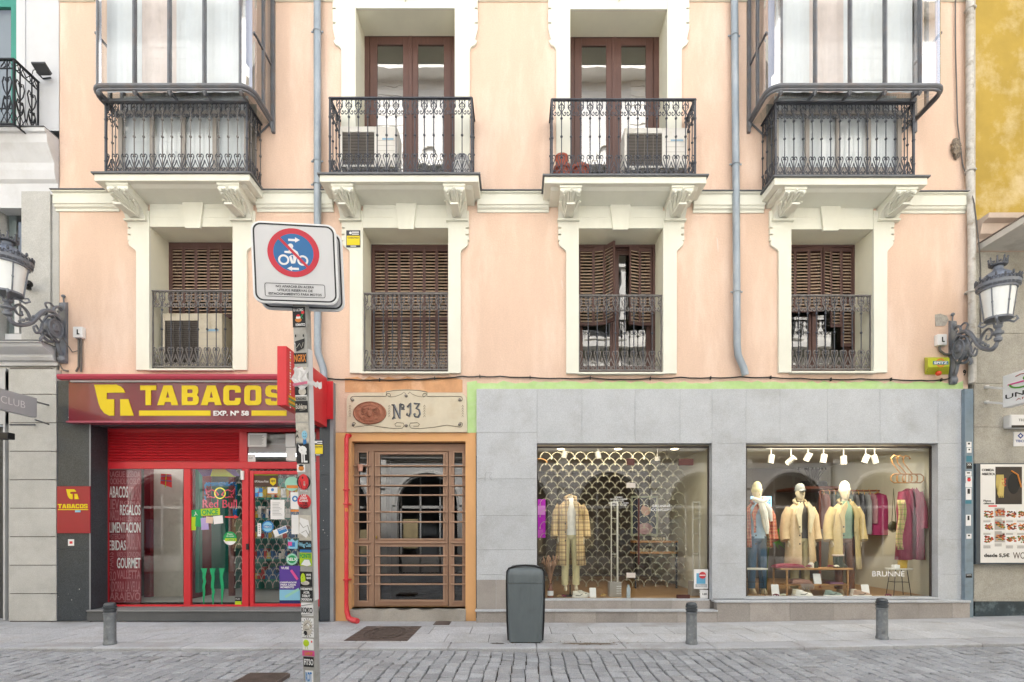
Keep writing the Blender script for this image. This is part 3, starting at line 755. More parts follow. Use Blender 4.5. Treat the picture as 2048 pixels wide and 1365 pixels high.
mb.shape([[(1405+7*cos(k*pi/10), 1151+7*sin(k*pi/10)) for k in range(20)]], y-.006, .002, 2); mb.pb(1399,1411,1150,1152,y-.009,y-.008,0)
mb.pb(1391,1414,1168.5,1175,y-.005,y-.003,3); mb.text('Gracias', 1394, 1411, 1170, 1173.5, y-.006, 0)
nm_ = [wlet, mat('sticker_blue', '#6cb3d9', .5), mat('sticker_red', '#d8434a', .5), mat('sticker_grey', '#b9bfc4', .5), black]
mb.build('notice', nm_, winA); mb = MB(); mb.pb(1400,1416.5,1180,1197,y-.003,y-.001,0); mb.text('L20', 1405, 1413.5, 1186.5, 1190.5, y-.004, 4, off=.02); mb.build('notice', nm_, winA)
# scalloped roller grille behind window A
grm = mat('brass_grille', '#b3ad94', .4, metal=.4, var=.1)
def grille(name, a, b, t, u, y, sp, rh, m, parent, r=.005):
    mb = MB(); x0, x1, z1, z0 = X(a,y), X(b,y), Z(t,y), Z(u,y); z = z0; row = 0
    while z < z1:
        x = x0 + (sp/2 if row % 2 else 0)
        while x+sp <= x1+.001:
            mb.tube([(x+sp/2-sp/2*cos(pi*k/8), y, z+rh*1.15*sin(pi*k/8)) for k in range(9)], r, 4, cap=False)
            mb.box(x-.012, x+.012, y-.004, y+.004, z-.012, z+.01); x += sp
        z += rh; row += 1
    return mb.build(name, m, parent)
grille('security_grille', 1080, 1376, 908, 1172, .55, .205, .1025, grm, bld, .0055)
# ---------------- tobacco shop ----------------
mb = MB()
clad(mb, 113, 181, 762, 1242, [], [845,973,1100], -.08, 0, .0015, 20)
clad(mb, 639, 660, 765, 1242, [], [832,950,1100], -.1, 0, .0015, 21)
clad(mb, 181, 639, 840, 853, [340,480], [], -.02, 0, .001, 22)
mb.box(X(181,-.08)-.015, X(181,-.08), -.08, .28, -.02, Z(845), 0, .4); mb.box(X(639,-.08), X(639,-.08)+.015, -.08, .28, -.02, Z(845), 0, .4)
mb.box(X(181,-.08), X(641), 0, .28, Z(851), Z(845), 0, .3)
mb.build('granite_cladding', pgranite, bld, bevel=.001)
mb = MB(); mb.box(X(660,-.1), X(667,-.1), -.1, 0, -.02, Z(765,-.1)); mb.build('edge_trim', mat('grey_trim', '#8e9196', .6, var=.1), bld); mb = MB(); mb.box(X(178.5,-.082), X(181.5,-.082), -.084, -.079, 0, Z(846)); mb.box(X(181), X(205,.28), .2, .2, 0, 0) if False else None
mb.build('edge_trim', mat('grey_trim', '#8e9196', .6, var=.1), bld)
mb = MB(); mb.box(X(181,-.03), X(639,-.03), -.1, .28, Z(1243,-.1), Z(1224,-.1)); mb.build('threshold', mat('granite_step', '#5c5e60', .5, speck=.3, var=.15), bld, bevel=.004)
mb = MB(); mb.box(X(181,-.03), X(639,-.03), -.12, .3, Z(1223.5,-.1), Z(1220.5,-.1)); mb.build('threshold_top', mat('granite_top', '#8b8c8d', .5, speck=.2, var=.15), bld, bevel=.004)
Y = .28; rf = MB()
def rb(a, b, t, u, y=Y, mi=0, d=.06): rf.pb(a, b, t, u, y, y+d, mi)
rb(204,640,852,864); rb(204,214,864,1222); rb(632,640,864,1222); rb(214,632,924,938); rb(478,494,864,924); rb(367,381,938,1210); rb(484,497,938,1222); rb(214,484,1210,1222)
rb(199,204,852,1222,.27)
front = rf.build('shop_window', red, bld, bevel=.006)
mb = MB(); z = 867
mb.pb(215,478,864,924,Y+.05,Y+.055)
while z < 921:
    mb.add([(X(216,Y),Y+.01,Z(z+4,Y)),(X(477,Y),Y+.01,Z(z+4,Y)),(X(477,Y),Y+.045,Z(z,Y)),(X(216,Y),Y+.045,Z(z,Y)),(X(216,Y),Y+.006,Z(z+3,Y)),(X(477,Y),Y+.006,Z(z+3,Y)),(X(477,Y),Y+.045,Z(z-1,Y)),(X(216,Y),Y+.045,Z(z-1,Y))],
      [(0,1,2,3),(4,7,6,5),(0,4,5,1),(2,6,7,3)]); z += 5.6
mb.build('louvre', red, front)
for a, b, t, u in ((213,367,938,1210),(381,484,938,1210),(494,632,864,924)):
    g = MB(); g.pb(a, b, t, u, Y+.03, Y+.036); g.build('pane', gshop, front)
df = MB()
for a, b, t, u in ((499,507,942,1214),(622,632,942,1214),(507,622,942,949),(507,622,1208,1218)): df.pb(a,b,t,u,Y-.01,Y+.05)
door = df.build('shop_door', red, bld, bevel=.005)
g = MB(); g.pb(506,624,948,1210,Y+.02,Y+.026); g.build('pane', gshop, door)
mb = MB(); mb.pb(492,497,1088,1100,Y-.03,Y-.01); mb.build('door_handle', black, door); mb = MB(); mb.pb(481,487,942,960,Y-.03,Y-.0); mb.build('door_sensor', white, front)
# tobacco interior
tile = mat('shop_floor_tile', '#9b9a92', .5, var=.1); dark = mat('dim_shop_wall', '#6f6a66', .9, var=.15)
zf = Z(1206,Y)
mb = MB(); x0, x1, zt = X(205,Y), X(640,Y), Z(905)
mb.quad((x0,Y+.06,zf),(x1,Y+.06,zf),(x1,3.2,zf),(x0,3.2,zf),0); mb.quad((x0,Y+.06,zt+.2),(x0,3.2,zt+.2),(x1,3.2,zt+.2),(x1,Y+.06,zt+.2),2)
mb.quad((x0,3.2,zf),(x1,3.2,zf),(x1,3.2,zt+.2),(x0,3.2,zt+.2),1); mb.quad((x1,Y+.06,zf),(x1,Y+.06,zt+.2),(x1,3.2,zt+.2),(x1,3.2,zf),1); mb.quad((x0,Y+.06,zf),(x0,3.2,zf),(x0,3.2,zt+.2),(x0,Y+.06,zt+.2),1)
mb.build('interior', [tile, dark, mat('shop_ceiling', '#d4d6d4', .9)], bld)
plaster = mat('worn_column', '#c9c3b6', .9, var=.15, dirt='#8f887c', dirta=.5, dscale=3)
mb = MB(); mb.box(X(303,1.1), X(366,1.1), 1.1, 1.5, zf, zt+.19, 0); mb.build('column', plaster, bld)
mb = MB(); mb.box(X(288,1.0), X(300,1.0), 1.0, 1.5, zf, zt+.19); mb.box(X(372,.8), X(384,.8), .8, 1.4, zf, zt+.19); mb.build('display_side', maroon, bld)
tealm = mat('teal_cabinet', '#1d7a67', .5, var=.15)
mb = MB()
mb.box(X(386,.9), X(398,.9), .9, 1.0, zf+.1, zt); mb.box(X(420,2.4), X(470,2.4), 2.4, 2.6, zf, zt-.3)
for k in range(5): mb.box(X(505,2.0), X(610,2.0), 2.0, 2.4, zf+.2+k*.42, zf+.24+k*.42)
mb.box(X(505,2.4), X(610,2.4), 2.38, 2.42, zf, zt-.2)
mb.build('cabinet', tealm, bld)
mb = MB(); mb.box(X(402,1.3), X(412,1.3), 1.3, 1.35, zf, zt); mb.box(X(457,1.2), X(468,1.2), 1.2, 1.25, zf, zt); mb.build('display_upright', mat('mahogany', '#5e2a26', .5), bld)
# goods on the cabinet shelves
mb = MB(); r = random.Random(4)
for k in range(5):
    x = X(507,2.0)
    while x < X(606,2.0):
        w = r.uniform(.05,.12); mb.box(x, x+w*.9, 2.02, 2.2, zf+.241+k*.42, zf+.241+k*.42+r.uniform(.1,.26), r.randrange(4)); x += w
mb.build('packets', [mat('pk%d' % i, c, .5) for i, c in enumerate(['#b93a33','#d9d4c8','#2f5d8a','#c2a23c'])], bld)
MATS['pk0'].name = 'red_packet'; MATS['pk1'].name = 'pale_packet'; MATS['pk2'].name = 'blue_packet'; MATS['pk3'].name = 'ochre_packet'
tk = grille('security_grille', 470, 624, 945, 1175, .62, .135, .11, mat('steel_grille', '#b8b8ae', .4, metal=.5), bld, .006)
# word panel behind the first pane
wp = MB(); y = .36; wp.pb(208, 281, 940, 1207, y, y+.02, 0)
words = [('PRAGUE',212,250,943,955,1),('LISBOA',252,281,943,955,1),('STOCKHOLM',212,257,957,969,1),('OSLO',259,281,957,969,1),('TABACOS',213,256,973,996,2),('MILAN',258,281,975,1000,1),('KIEV',213,238,999,1019,1),('ROMA',240,281,1002,1010,1),('REGALOS',240,281,1010,1031,2),('MONACO',212,238,1020,1042,1),('HELSINKI',240,281,1034,1043,1),
 ('ALIMENTACION',212,281,1045,1066,2),('AMSTERDAM',213,251,1068,1079,1),('DUBLIN',253,281,1068,1100,1),('BEBIDAS',212,252,1081,1101,2),('VADUZ',234,252,1104,1115,1),('LONDON',254,281,1104,1115,1),('GOURMET',234,281,1116,1137,2),('OSLO',213,232,1143,1162,1),('VALLETTA',234,281,1141,1158,1),('ANDORRA LA VELLA',213,281,1163,1184,1),('SARAJEVO',213,281,1185,1206,1)]
for s, a, b, t, u, m in words: wp.text(s, a, b, t, u, y-.001, m, off=.012)
wp.text('PARIS', 203, 239, 1117, 1129, y-.001, 1, rot=90)
wp.build('word_panel', [mat('panel_maroon', '#8d2f3a', .6), mat('panel_pale_text', '#b5777c', .6), wlet], front)
# stickers and notices on the tobacco panes
C_ = lambda n, h: mat(n, h, .5, var=.02)
stg, sty, stb, stw, str_, stn, sto = C_('vinyl_green','#19a25c'), C_('vinyl_lime','#b9d622'), C_('vinyl_blue','#2b7fc4'), wlet, C_('vinyl_red','#e2343a'), C_('vinyl_navy','#2b2f6e'), C_('vinyl_orange','#dd8a3c')
pink, purple, skyb = C_('vinyl_pink','#e0559c'), C_('vinyl_purple','#5b3f9c'), C_('vinyl_sky','#8fcbe6')
def circ(cx, cy, r, n=24, ry=None): return [(cx+r*cos(2*pi*k/n), cy+(ry or r)*sin(2*pi*k/n)) for k in range(n)]
def rot(pts, cx, cy, a): c, s = cos(radians(a)), sin(radians(a)); return [(cx+(x-cx)*c-(y-cy)*s, cy+(x-cx)*s+(y-cy)*c) for x, y in pts]
def rect(a, b, t, u): return [(a,t),(b,t),(b,u),(a,u)]
y = Y+.025
mb = MB(); mb.shape([rot(rect(383,402,1019,1033),410,1026,-3)], y, .002, 0); mb.shape([rot(rect(402,440,1018,1032),410,1026,-3)], y, .002, 1)
mb.text('ONCE', 404, 436, 1019, 1030, y-.003, 0, off=.03, rot=2)
mb.tube([(X(391,y),y-.003,Z(1024,y)),(X(392,y),y-.003,Z(1028,y)),(X(389,y),y-.003,Z(1032,y))], .006, 4, mi=2); mb.tube([(X(391,y),y-.003,Z(1026,y)),(X(395,y),y-.003,Z(1031,y))], .005, 4, mi=2)
for a, b, t, u, m, an in ((382,392,1033,1061,1,0),(391,405,1034,1054,0,4),(402,417,1036,1060,5,-4),(412,426,1034,1047,3,5),(427,446,1032,1048,2,-6)):
    mb.shape([rot(rect(a,b,t,u),(a+b)/2,(t+u)/2,an)], y-.001*a/400, .001, m)
mb.build('sticker', [stg, sty, stw, C_('vinyl_cream','#e6c9b4'), str_, C_('vinyl_lilac','#b9a6dc')], front)
mb = MB(); mb.shape([circ(460,1077,13.5)], y, .001, 0); mb.shape([[p for p in circ(460,1077,13.5) if p[1] >= 1079]], y-.002, .001, 1); mb.shape([rect(450,473,1077,1083)], y-.003, .001, 2); mb.text('ONCE', 455, 471, 1078, 1082, y-.005, 0, off=.02)
mb.text('Punto', 455, 466, 1067, 1070, y-.003, 1); mb.text('de venta', 453, 468, 1071, 1074, y-.003, 1); mb.build('sticker', [stg, stw, sty], front)
neon_r = emit('neon_red', '#c8405a', .1); neon_y = emit('neon_yellow', '#cfd03c', .22); neon_g = mat('green_plastic', '#1ba16a', .35)
def neon(mb, pts, y, mi, r=.009): mb.tube([(X(a,y), y, Z(b,y)) for a, b in pts], r, 5, mi=mi)
ns = thing('neon_sign', 'red and yellow neon sign of two charging bulls over script, framed in blue tinsel', 'neon sign', (X(443,.45), .45, Z(1015,.45)))
mb = MB(); yy = .45
for g in (-1, 1):
    c = 440
    neon(mb, [(c+g*3,990),(c+g*8,984),(c+g*16,980),(c+g*24,984),(c+g*29,978),(c+g*27,988),(c+g*22,990),(c+g*26,995),(c+g*19,994),(c+g*12,996),(c+g*8,992),(c+g*3,990)], yy, 0)
neon(mb, circ(440,987,10.5)+[(450.5,987)], yy, 1)
mb.build('emblem', [neon_r, neon_y], ns)
mb = MB(); me = font_mesh('Red Bull', -.012); mb.text('Red Bull', 406, 474, 1000, 1016, yy, 0, off=-.004, ext=.01); mb.build('lettering', neon_r, ns)
mb = MB(); r = random.Random(2)
for k in range(260):
    t = r.random(); px = 410+60*t if k % 3 else r.choice([409,471]); py = 968+r.uniform(-3,4) if k % 3 else r.uniform(968,1000)
    mb.ell((X(px,yy), yy+.02+r.uniform(-.02,.02), Z(py,yy)), (.012,.012,.012), 4, 3)
for k in range(50): mb.ell((X(469+r.uniform(-4,4),yy), yy+.02, Z(1027+r.uniform(-8,8),yy)), (.012,.012,.012), 4, 3)
mb.build('tinsel', mat('blue_tinsel', '#2a8fce', .25, metal=.5), ns)
mb = MB()
for cx in (408, 426, 444):
    r = random.Random(cx); L_ = []; R_ = []
    for k in range(9):
        f = k/8; wv = [6.5,3.6,3.1,3.2,2.9,2.6,2.2,1.5,.6][k]; zz = 1137+f*(72 if cx != 426 else 76) * (.97 if cx == 409 else 1); ox = r.uniform(-1.6,1.6) if 0 < k < 8 else 0
        L_.append((cx-wv+ox, zz)); R_.append((cx+wv+ox, zz))
    mb.shape([L_+R_[::-1]], y-.0, .003)
mb.build('claw_sticker', neon_g, front)
mb = MB(); mb.pb(450,470,1033,1036,y,y+.002); mb.shape([[(469,1030),(477,1034.5),(469,1039)]], y, .002); mb.build('arrow_sticker', str_, front)
mb = MB(); mb.pb(470,483,1195,1203,y,y+.002,0); mb.pb(470,483,1203,1210,y,y+.002,1); mb.text('MUD', 471,480,1197,1200,y-.002,2); mb.build('sticker', [black, sty, stw], front)
fl = MB(); fl.shape([[(394,939),(470,939),(480,953),(440,950),(405,953)]], .5, .003, 0); fl.shape([[(425,939),(450,939),(470,954),(421,953)]], .498, .003, 1); fl.build('poster', [purple, sty], front)
fl = MB(); fl.shape([[(322,948),(343,949),(344,976),(321,968)]], .7, .003, 0); 
for a, b in (((322,953),(343,952)),((322,961),(343,963))): fl.tube([(X(p,.7),.695,Z(q,.7)) for p, q in (a,b)], .008, 4, mi=1)
fl.tube([(X(333,.7),.695,Z(949,.7)),(X(331,.7),.695,Z(975,.7))], .008, 4, mi=2); fl.build('poster', [str_, stb, sty], front)
mb = MB(); y = Y+.025
grey_ = C_('vinyl_grey','#8a8d90')
for a, b, t, u in ((571,590,868,894),(572,592,896,922)): mb = MB(); mb.pb(a,b,t,u,y,y+.002,0); mb.build('notice', [wlet, grey_], front)
mb = MB(); mb.pb(495,511,909,924,y,y+.002,0); mb.text('L19', 499, 505, 915, 918, y-.002, 1, off=.02); mb.build('notice', [wlet, grey_], front)
mb = MB(); mb.pb(495,533,867,894,y,y+.002,0)
for k in range(9): mb.pb(499,499+random.uniform(24,31),871+k*2.2,871.8+k*2.2,y-.002,y,1)
mb.build('notice', [wlet, grey_], front)
# door stickers
y = Y+.014; ds = MB(); mats_ = [wlet, C_('courier_brown','#4a3428'), sty, stb, sto, C_('vinyl_mint','#9fd8c4'), stn, str_, stg, pink, purple, skyb, C_('vinyl_grey','#8a8d90'), yellow, black]
def dst(fn):
    m = MB(); fn(m); m.build('sticker', mats_, door)
dst(lambda m: (m.pb(508,556,947,951,y,y+.001,2), m.pb(508,556,951,974,y,y+.001,1), m.text('UPS Access Point', 509,537,961,965.5,y-.002,0), m.shape([[(540,958),(546,956),(552,958),(552,967),(546,972),(540,967)]], y-.003, .002, 13), m.text('ups',542,550,960,966,y-.005,1,off=.02)))
dst(lambda m: [m.pb(510+8*i,517+8*i,977+9*j,985+9*j,y,y+.001,3 if (i+j)%2 else 11) for i in range(2) for j in range(2)])
dst(lambda m: (m.pb(535,555,975,987,y,y+.001,0), m.pb(535,555,987,989,y,y+.001,4), m.shape([circ(545,980,3)], y-.002,.001,3)))
dst(lambda m: (m.shape([circ(584,968,14.5)], y,.001,5), m.pb(573,598,971,977,y-.003,y-.001,4)))
dst(lambda m: (m.pb(541,569,1000,1039,y,y+.001,0), [m.pb(545,545+random.uniform(12,20),1006+k*3,1006.8+k*3,y-.002,y-.001,12) for k in range(9)]))
dst(lambda m: (m.pb(581,600,985,1020,y,y+.001,0), m.pb(581,600,1019,1024,y,y+.001,4), m.shape([circ(590,998,6), circ(590,998,3)], y-.002,.001,3)))
dst(lambda m: m.pb(583,600,1030,1069,y,y+.001,0))
dst(lambda m: (m.pb(515,522,1047,1073,y,y+.001,0), [m.pb(517.5,519.5,1050+k*4,1052+k*4,y-.002,y-.001,12) for k in range(5)]))
dst(lambda m: (m.shape([circ(535.5,1054,12)], y,.001,3), m.shape([circ(535.5,1054,9.5)], y-.002,.001,11), m.pb(525,546,1051,1057,y-.005,y-.004,3), m.text('TABACO',527,544,1052,1056,y-.007,0)))
dst(lambda m: (m.shape([rot(rect(547,575,1056,1070),561,1063,-22)], y,.001,0), m.shape([rot(rect(556,574,1057,1068),561,1063,-22)], y-.002,.001,3), m.text('CORREOS',557,573,1055,1060,y-.005,0,rot=20)))
dst(lambda m: (m.shape([[(575,1078),(580,1082),(584,1077),(590,1083),(596,1080),(595,1098),(577,1098)]], y,.001,11), m.pb(580,590,1085,1094,y-.003,y-.002,3), m.pb(576,584,1084,1092,y-.004,y-.003,9)))
dst(lambda m: (m.shape([circ(584,1119,11.5)], y,.001,5), m.shape([circ(584,1119,8)], y-.002,.001,8), m.text('RELX',575,594,1116,1122,y-.005,0,off=.03)))
dst(lambda m: (m.pb(559,600,1132,1201,y,y+.001,10), m.pb(559,600,1201,1210,y,y+.001,6), m.pb(559,600,1180,1201,y-.003,y-.001,11), m.text('VUSE',562,578,1134,1139,y-.004,0,off=.02), [m.text(s,561,561+w_,1163+5*k,1167+5*k,y-.004,0,off=.03) for k,(s,w_) in enumerate((('DISEÑADOS',32),('PARA CADA',31),('MOMENTO',27)))],
   m.shape([rot(rect(586,591,1139,1162),588,1150,-35)], y-.004,.002,9), m.shape([rot(rect(568,600,1184,1189),584,1186,-30)], y-.005,.002,5)))
# ---------------- entrance No 13 ----------------
bw = mat('entrance_paint', '#a0806a', .5, var=.08, scale=3, spec=.4); bw2 = mat('entrance_bead', '#ae8f79', .5)
y = .14; mb = MB()
def eb(a, b, t, u, yy=y, d=.06, mi=0): mb.pb(a,b,t,u,yy,yy+d,mi)
eb(706,932,888,903); eb(706,714,903,1214); eb(737,748,903,1214); eb(897,906,903,1214); eb(925,932,903,1214)
for a, b in ((714,737),(906,925)): eb(a,b,1080,1092); eb(a,b,1202,1214)
entr = mb.build('entrance_frame', bw, bld, bevel=.005)
mb = MB(); 
for a, b, t, u in ((749,760,904,1212),(886,896,904,1212),(760,886,904,910),(760,886,1078,1094),(760,886,1200,1212)): mb.pb(a,b,t,u,y+.01,y+.06,0)
for a, b, t, u in ((760,886,1079,1199.9),): pass
dr = mb.build('entrance_door', bw, bld, bevel=.004)
def bead(mb, a, b, t, u, w=2.5, yy=y-.0):
    for c in ((a,b,t,t+w),(a,b,u-w,u),(a,a+w,t+w,u-w),(b-w,b,t+w,u-w)): mb.pb(*c, yy-.006, yy+.012)
mb = MB(); bead(mb,757,889,906,1080); bead(mb,757,889,1091,1204); mb.build('door_bead', bw2, dr)
for a, b in ((715,736),(906,927)):
    for c, d in ((903,1080),(1090,1205)): mb = MB(); bead(mb,a,b,c,d); mb.build('bead', bw2, entr)
for a, b, t, u in ((760,886,910,1078),(760,886,1094,1200)):
    g = MB(); g.pb(a,b,t,u,y+.03,y+.036); g.build('pane', gdoor, dr)
for a, b in ((714,737),(906,925)):
    for t, u in ((903,1080),(1092,1202)): g = MB(); g.pb(a,b,t,u,y+.03,y+.036); g.build('pane', gdoor, entr)
for k, py in enumerate((932.5,952,972,991,1024.5,1044.5,1085.5,1112,1131,1150,1168.5)):
    for (a, b, par) in ((706,741,entr),(750,893,dr),(902,931,entr)):
        m = MB(); m.tube([(X(a,y-.03),y-.03,Z(py,y)),(X(b,y-.03),y-.03,Z(py,y))], .014, 6)
        for e in (a+2, b-2): m.tube([(X(e,y-.03),y-.03,Z(py,y)),(X(e,y),y+.01,Z(py,y))], .01, 5)
        m.build('bar', bw2, par)
mb = MB(); mb.ell((X(753,y), y-.01, Z(1075,y)), (.014,.02,.03), 8, 6); mb.build('lock', mat('brass', '#b59a4a', .3, metal=.8), dr)
st = mat('worn_step', '#a9a49c', .85, var=.2, scale=4, speck=.15, bump=.5, bscale=30, dirt='#75706a', dirta=.6)
r = random.Random(8); mb = MB()
mb.surf(lambda u, v: (X(701)+(X(932)-X(701))*u, -.05-.03*sin(u*9)*v*(1-v)*4+(.16 if v > .75 else .16*v), (-.03 if v < .05 else Z(1218)-.02*(abs(sin(u*17))*(v < .6)) - .01*sin(u*31)*(v<.9)) if v < .8 else Z(1216.5)), 40, 5)
mb.box(X(702), X(931), .1, .2, -.05, Z(1217)); mb.build('doorstep', st, bld, smooth=False)
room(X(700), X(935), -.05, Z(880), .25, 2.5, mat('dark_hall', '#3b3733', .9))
# peach pier below the drainpipe wire, left of tobacco pier
# ---------------- neighbour on the left ----------------
lstone = mat('light_granite', '#c4c4c1', .85, var=.12, scale=3, speck=.1, sscale=80, tint=.05, bump=.15, bscale=120, dirt='#a7a49f', dirta=.35)
lwhite = mat('white_stucco', '#d6d8dc', .85, var=.04, bump=.05)
lcorn = mat('white_cornice', '#dcdee2', .85, var=.06, dirt='#bdbcba', dirta=.4)
lb = thing('neighbouring_building', 'pale granite and white stucco building with moulded cornices, beyond the tobacco shop', 'building', (X(60), .0, 0))
LX0 = -20.0
mb = MB()
for i in range(9):
    pys = [738, 789, 846, 903, 960, 1017, 1074, 1131, 1188, 1243]; r_ = random.Random(i)
    mb.box(X(17,-.1), X(112,-.1), -.1, .3, Z(pys[i+1],-.1)+.006, Z(pys[i],-.1)-.006, 0, r_.random())
    mb.box(LX0, X(-40), -.1, .3, Z(pys[i+1],-.1)+.006, Z(pys[i],-.1)-.006, 0, r_.random())
bed_ = MB(); bed_.box(X(17,-.1)+.01, X(112)-.01, -.085, -.0, -.1, Z(739)); bed_.build('joint_bed', joint, lb); mb.box(X(17), X(112), .0, .28, -.1, Z(738)); 
mb.box(X(46), X(103), -.03, .3, Z(684), Z(385), 0, .6); mb.box(X(103)+.01, X(118), -.0, .3, Z(684), Z(385), 0, .3)
mb.box(LX0, X(-8), -.03, .3, Z(684), Z(385), 0, .5)
mb.box(LX0, X(112), .02, .3, Z(765), Z(683)); mb.build('stone_wall', lstone, lb, bevel=.004)
mb = MB(); wallgrid(mb, LX0, X(118), Z(262), 13.0, -.0, [(X(-90), X(36), Z(262), 12.0, .25, 0)], .25); mb.box(X(35), X(52), -.02, 0, Z(262), 12.4); mb.box(LX0, X(118), .3, 6, Z(385), 13, 0)
mb.build('wall', lwhite, lb)
mb = MB()
CP = [(0,-.62),(.03,-.62),(.03,-.5),(.1,-.47),(.14,-.38),(.14,-.3),(.24,-.22),(.34,-.14),(.36,-.05),(.42,-.04),(.42,0),(0,0)]
moulding(mb, LX0, X(118), Z(255,-.26), [(a*.63, b*1.5) for a, b in CP])
moulding(mb, LX0, X(118), Z(682,-.36), [(a*.87, b*.47) for a, b in CP])
mb.build('cornice', lcorn, lb)
mb = MB(); mb.box(LX0, X(118), -.28, 0, Z(255,-.26)+.002, Z(255,-.26)+.015); mb.box(LX0, X(118), -.38, 0, Z(682,-.36)+.002, Z(682,-.36)+.012); mb.build('flashing', lead, lb)
gdk = mat('green_window_frame', '#3f9485', .5); mb = MB(); y = .18
mb.box(X(22,y), X(36,y), y, y+.06, Z(268), 12); mb.box(X(-60,y), X(22,y), y, y+.06, Z(14,y), Z(0,y)); mb.box(X(-60,y), X(22,y), y, y+.06, Z(215,y), Z(205,y)) if False else None
wl = mb.build('window', gdk, lb); g = MB(); g.box(X(-60,y), X(22,y), y+.03, y+.036, Z(268), 12); g.build('pane', gwin, wl)
room(X(-90), X(36), Z(268), 12, .26, 1, darkroom, lb)
mb = MB(); y = .15; mb.box(X(-70,y), X(47,y), y, y+.05, Z(415,y), Z(405,y)); mb.box(X(44,y), X(47,y), y, y+.05, Z(684), Z(415,y)); mb.box(X(-70,y), X(44,y), y, y+.05, Z(684), Z(668,y)); mb.box(X(30,y),X(39,y),y-.01,y+.05,Z(668,y),Z(595,y),0)
wl = mb.build('window', mat('pale_window_frame', '#e3e5e8', .5), lb); g = MB(); g.box(X(-70,y), X(44,y), y+.03, y+.036, Z(668,y), Z(415,y)); g.build('pane', gwin, wl)
mb = MB(); mb.box(X(-70,.2), X(30,.2), .225, .23, Z(684), Z(415)); mb.build('pale_backing', mat('pale_backing_sheet', '#cdd8da', .8), wl)  # pale sheet added behind the pane to make the window look bright
room(X(-90), X(47), Z(684), Z(395), .26, 1, mat('pale_room', '#a9b4ba', .9), lb)
mb = MB(); mb.box(LX0, X(47), -.02, .2, Z(418), Z(385)); mb.build('lintel', lcorn, lb)
mb = MB(); mb.box(X(12), X(16), -.05, .1, 0, Z(745)); mb.box(X(-30), X(16), -.04, .1, Z(850), Z(738)); mb.build('door_case', mat('grey_case', '#c2c5c9', .5), lb)
mb = MB(); z = Z(1200)
while z < Z(860): mb.box(X(-60), X(9), .1, .13, z, z+.085); mb.box(X(-60), X(9), .115, .14, z+.085, z+.1); z += .1
mb.box(X(-60), X(9), .12, .2, 0, Z(850)); mb.box(X(9), X(12), -.02, .14, .1, Z(850)); mb.build('roller_shutter', mat('dark_shutter', '#4d5054', .5), lb)
# ornate balcony on the left building
mb = MB(); y = -.42; xr_ = X(24,y)+.0; zt, zb = Z(118,y), Z(250,y); 
mb.box(LX0/2, X(30,y), y-.02, y+.02, zt-.025, zt); mb.box(LX0/2, X(30,y), y-.012, y+.012, zb, zb+.02); mb.box(LX0/2, X(28,y), y-.008, y+.008, zt-.16, zt-.145); mb.box(LX0/2, X(28,y), y-.008, y+.008, zb+.25, zb+.265)
xc = X(28,y); mb.box(xc-.014, xc+.014, y-.014, y+.014, zb, zt)
mb.box(xc-.02, xc+.02, y, 0, zt-.025, zt); mb.box(xc-.01, xc+.01, y, 0, zb, zb+.02); mb.box(xc-.008, xc+.008, y, 0, zt-.16, zt-.145); mb.box(xc-.01, xc+.01, -.02, 0, zb, zt)
def orn(M_):
    mb.M = M_
    for g in (-1, 1):
        for cz, sc in ((.62,1),(.35,.8)):
            mb.tube([(g*.0,0,cz*1.1-.22*sc),(g*.05*sc,0,cz*1.1-.12*sc),(g*.075*sc,0,cz*1.1),(g*.05*sc,0,cz*1.1+.08),(g*.015,0,cz*1.1+.06),(g*.03,0,cz*1.1+.02)], .009, 4)
        mb.tube([(g*.09,0,.2),(g*.06,0,.4),(g*.02,0,.28)], .008, 4); mb.tube([(g*.1,0,.92),(g*.04,0,1.0),(g*.02,0,.93),(g*.06,0,.9)], .008, 4)
        mb.tube([(g*.1,0,.03),(0,0,.24)], .006, 4); mb.tube([(0,0,.03),(g*.1,0,.24)], .006, 4)
    mb.box(-.007,.007,-.007,.007,0,1.05); mb.ell((0,0,.7), (.02,.02,.03), 6, 4); mb.M = None
for k in range(5): orn(Matrix.Translation((xc-.11-.22*k, y, zb)))
for k in range(2): orn(Matrix.Translation((xc, y+.1+.2*k, zb)) @ Matrix.Rotation(radians(90), 4, 'Z'))
mb.build('railing', mat('black_railing', '#23262a', .45, metal=.3), lb)
# ---------------- neighbour on the right ----------------
rbld = thing('stone_fronted_building', 'building with yellow plaster above and beige stone slabs below, at the right edge', 'building', (X(2000), 0, 0))
yel = mat('yellow_plaster', '#b89c48', .9, var=.16, scale=1.6, bump=.2, dirt='#dcc9a0', dirta=.75, dscale=1.2)
bst = mat('beige_stone', '#b5b2a9', .85, var=.18, scale=2.5, speck=.12, sscale=80, tint=.06, bump=.15, dirt='#8f8878', dirta=.5, dscale=1.5)
RX0, RX1 = X(1944), 20.0
mb = MB(); mb.box(RX0, RX1, 0, 6, Z(440), 13); mb.box(RX0-.03, RX0, -.03, .3, Z(440), 13) if False else None
mb.build('wall', yel, rbld)
mb = MB(); rs = [505,562,668,768,855,930,1035,1120,1204]; r_ = random.Random(6)
for e, f in zip(rs, rs[1:]): mb.box(X(1946), X(2075)-.004, -.02, .3, Z(f)+.003, Z(e)-.003, 0, r_.random()); mb.box(X(2075), RX1, -.02, .3, Z(f)+.003, Z(e)-.003, 0, r_.random())
mb.box(RX0, RX1, .0, 6, 0, Z(505)-.01, 0, .1); bed_ = MB(); bed_.box(X(1946)+.01, RX1, -.012, -.002, 0, Z(506)); bed_.build('joint_bed', joint, rbld); mb.build('stone_wall', bst, rbld, bevel=.003)
mb = MB()
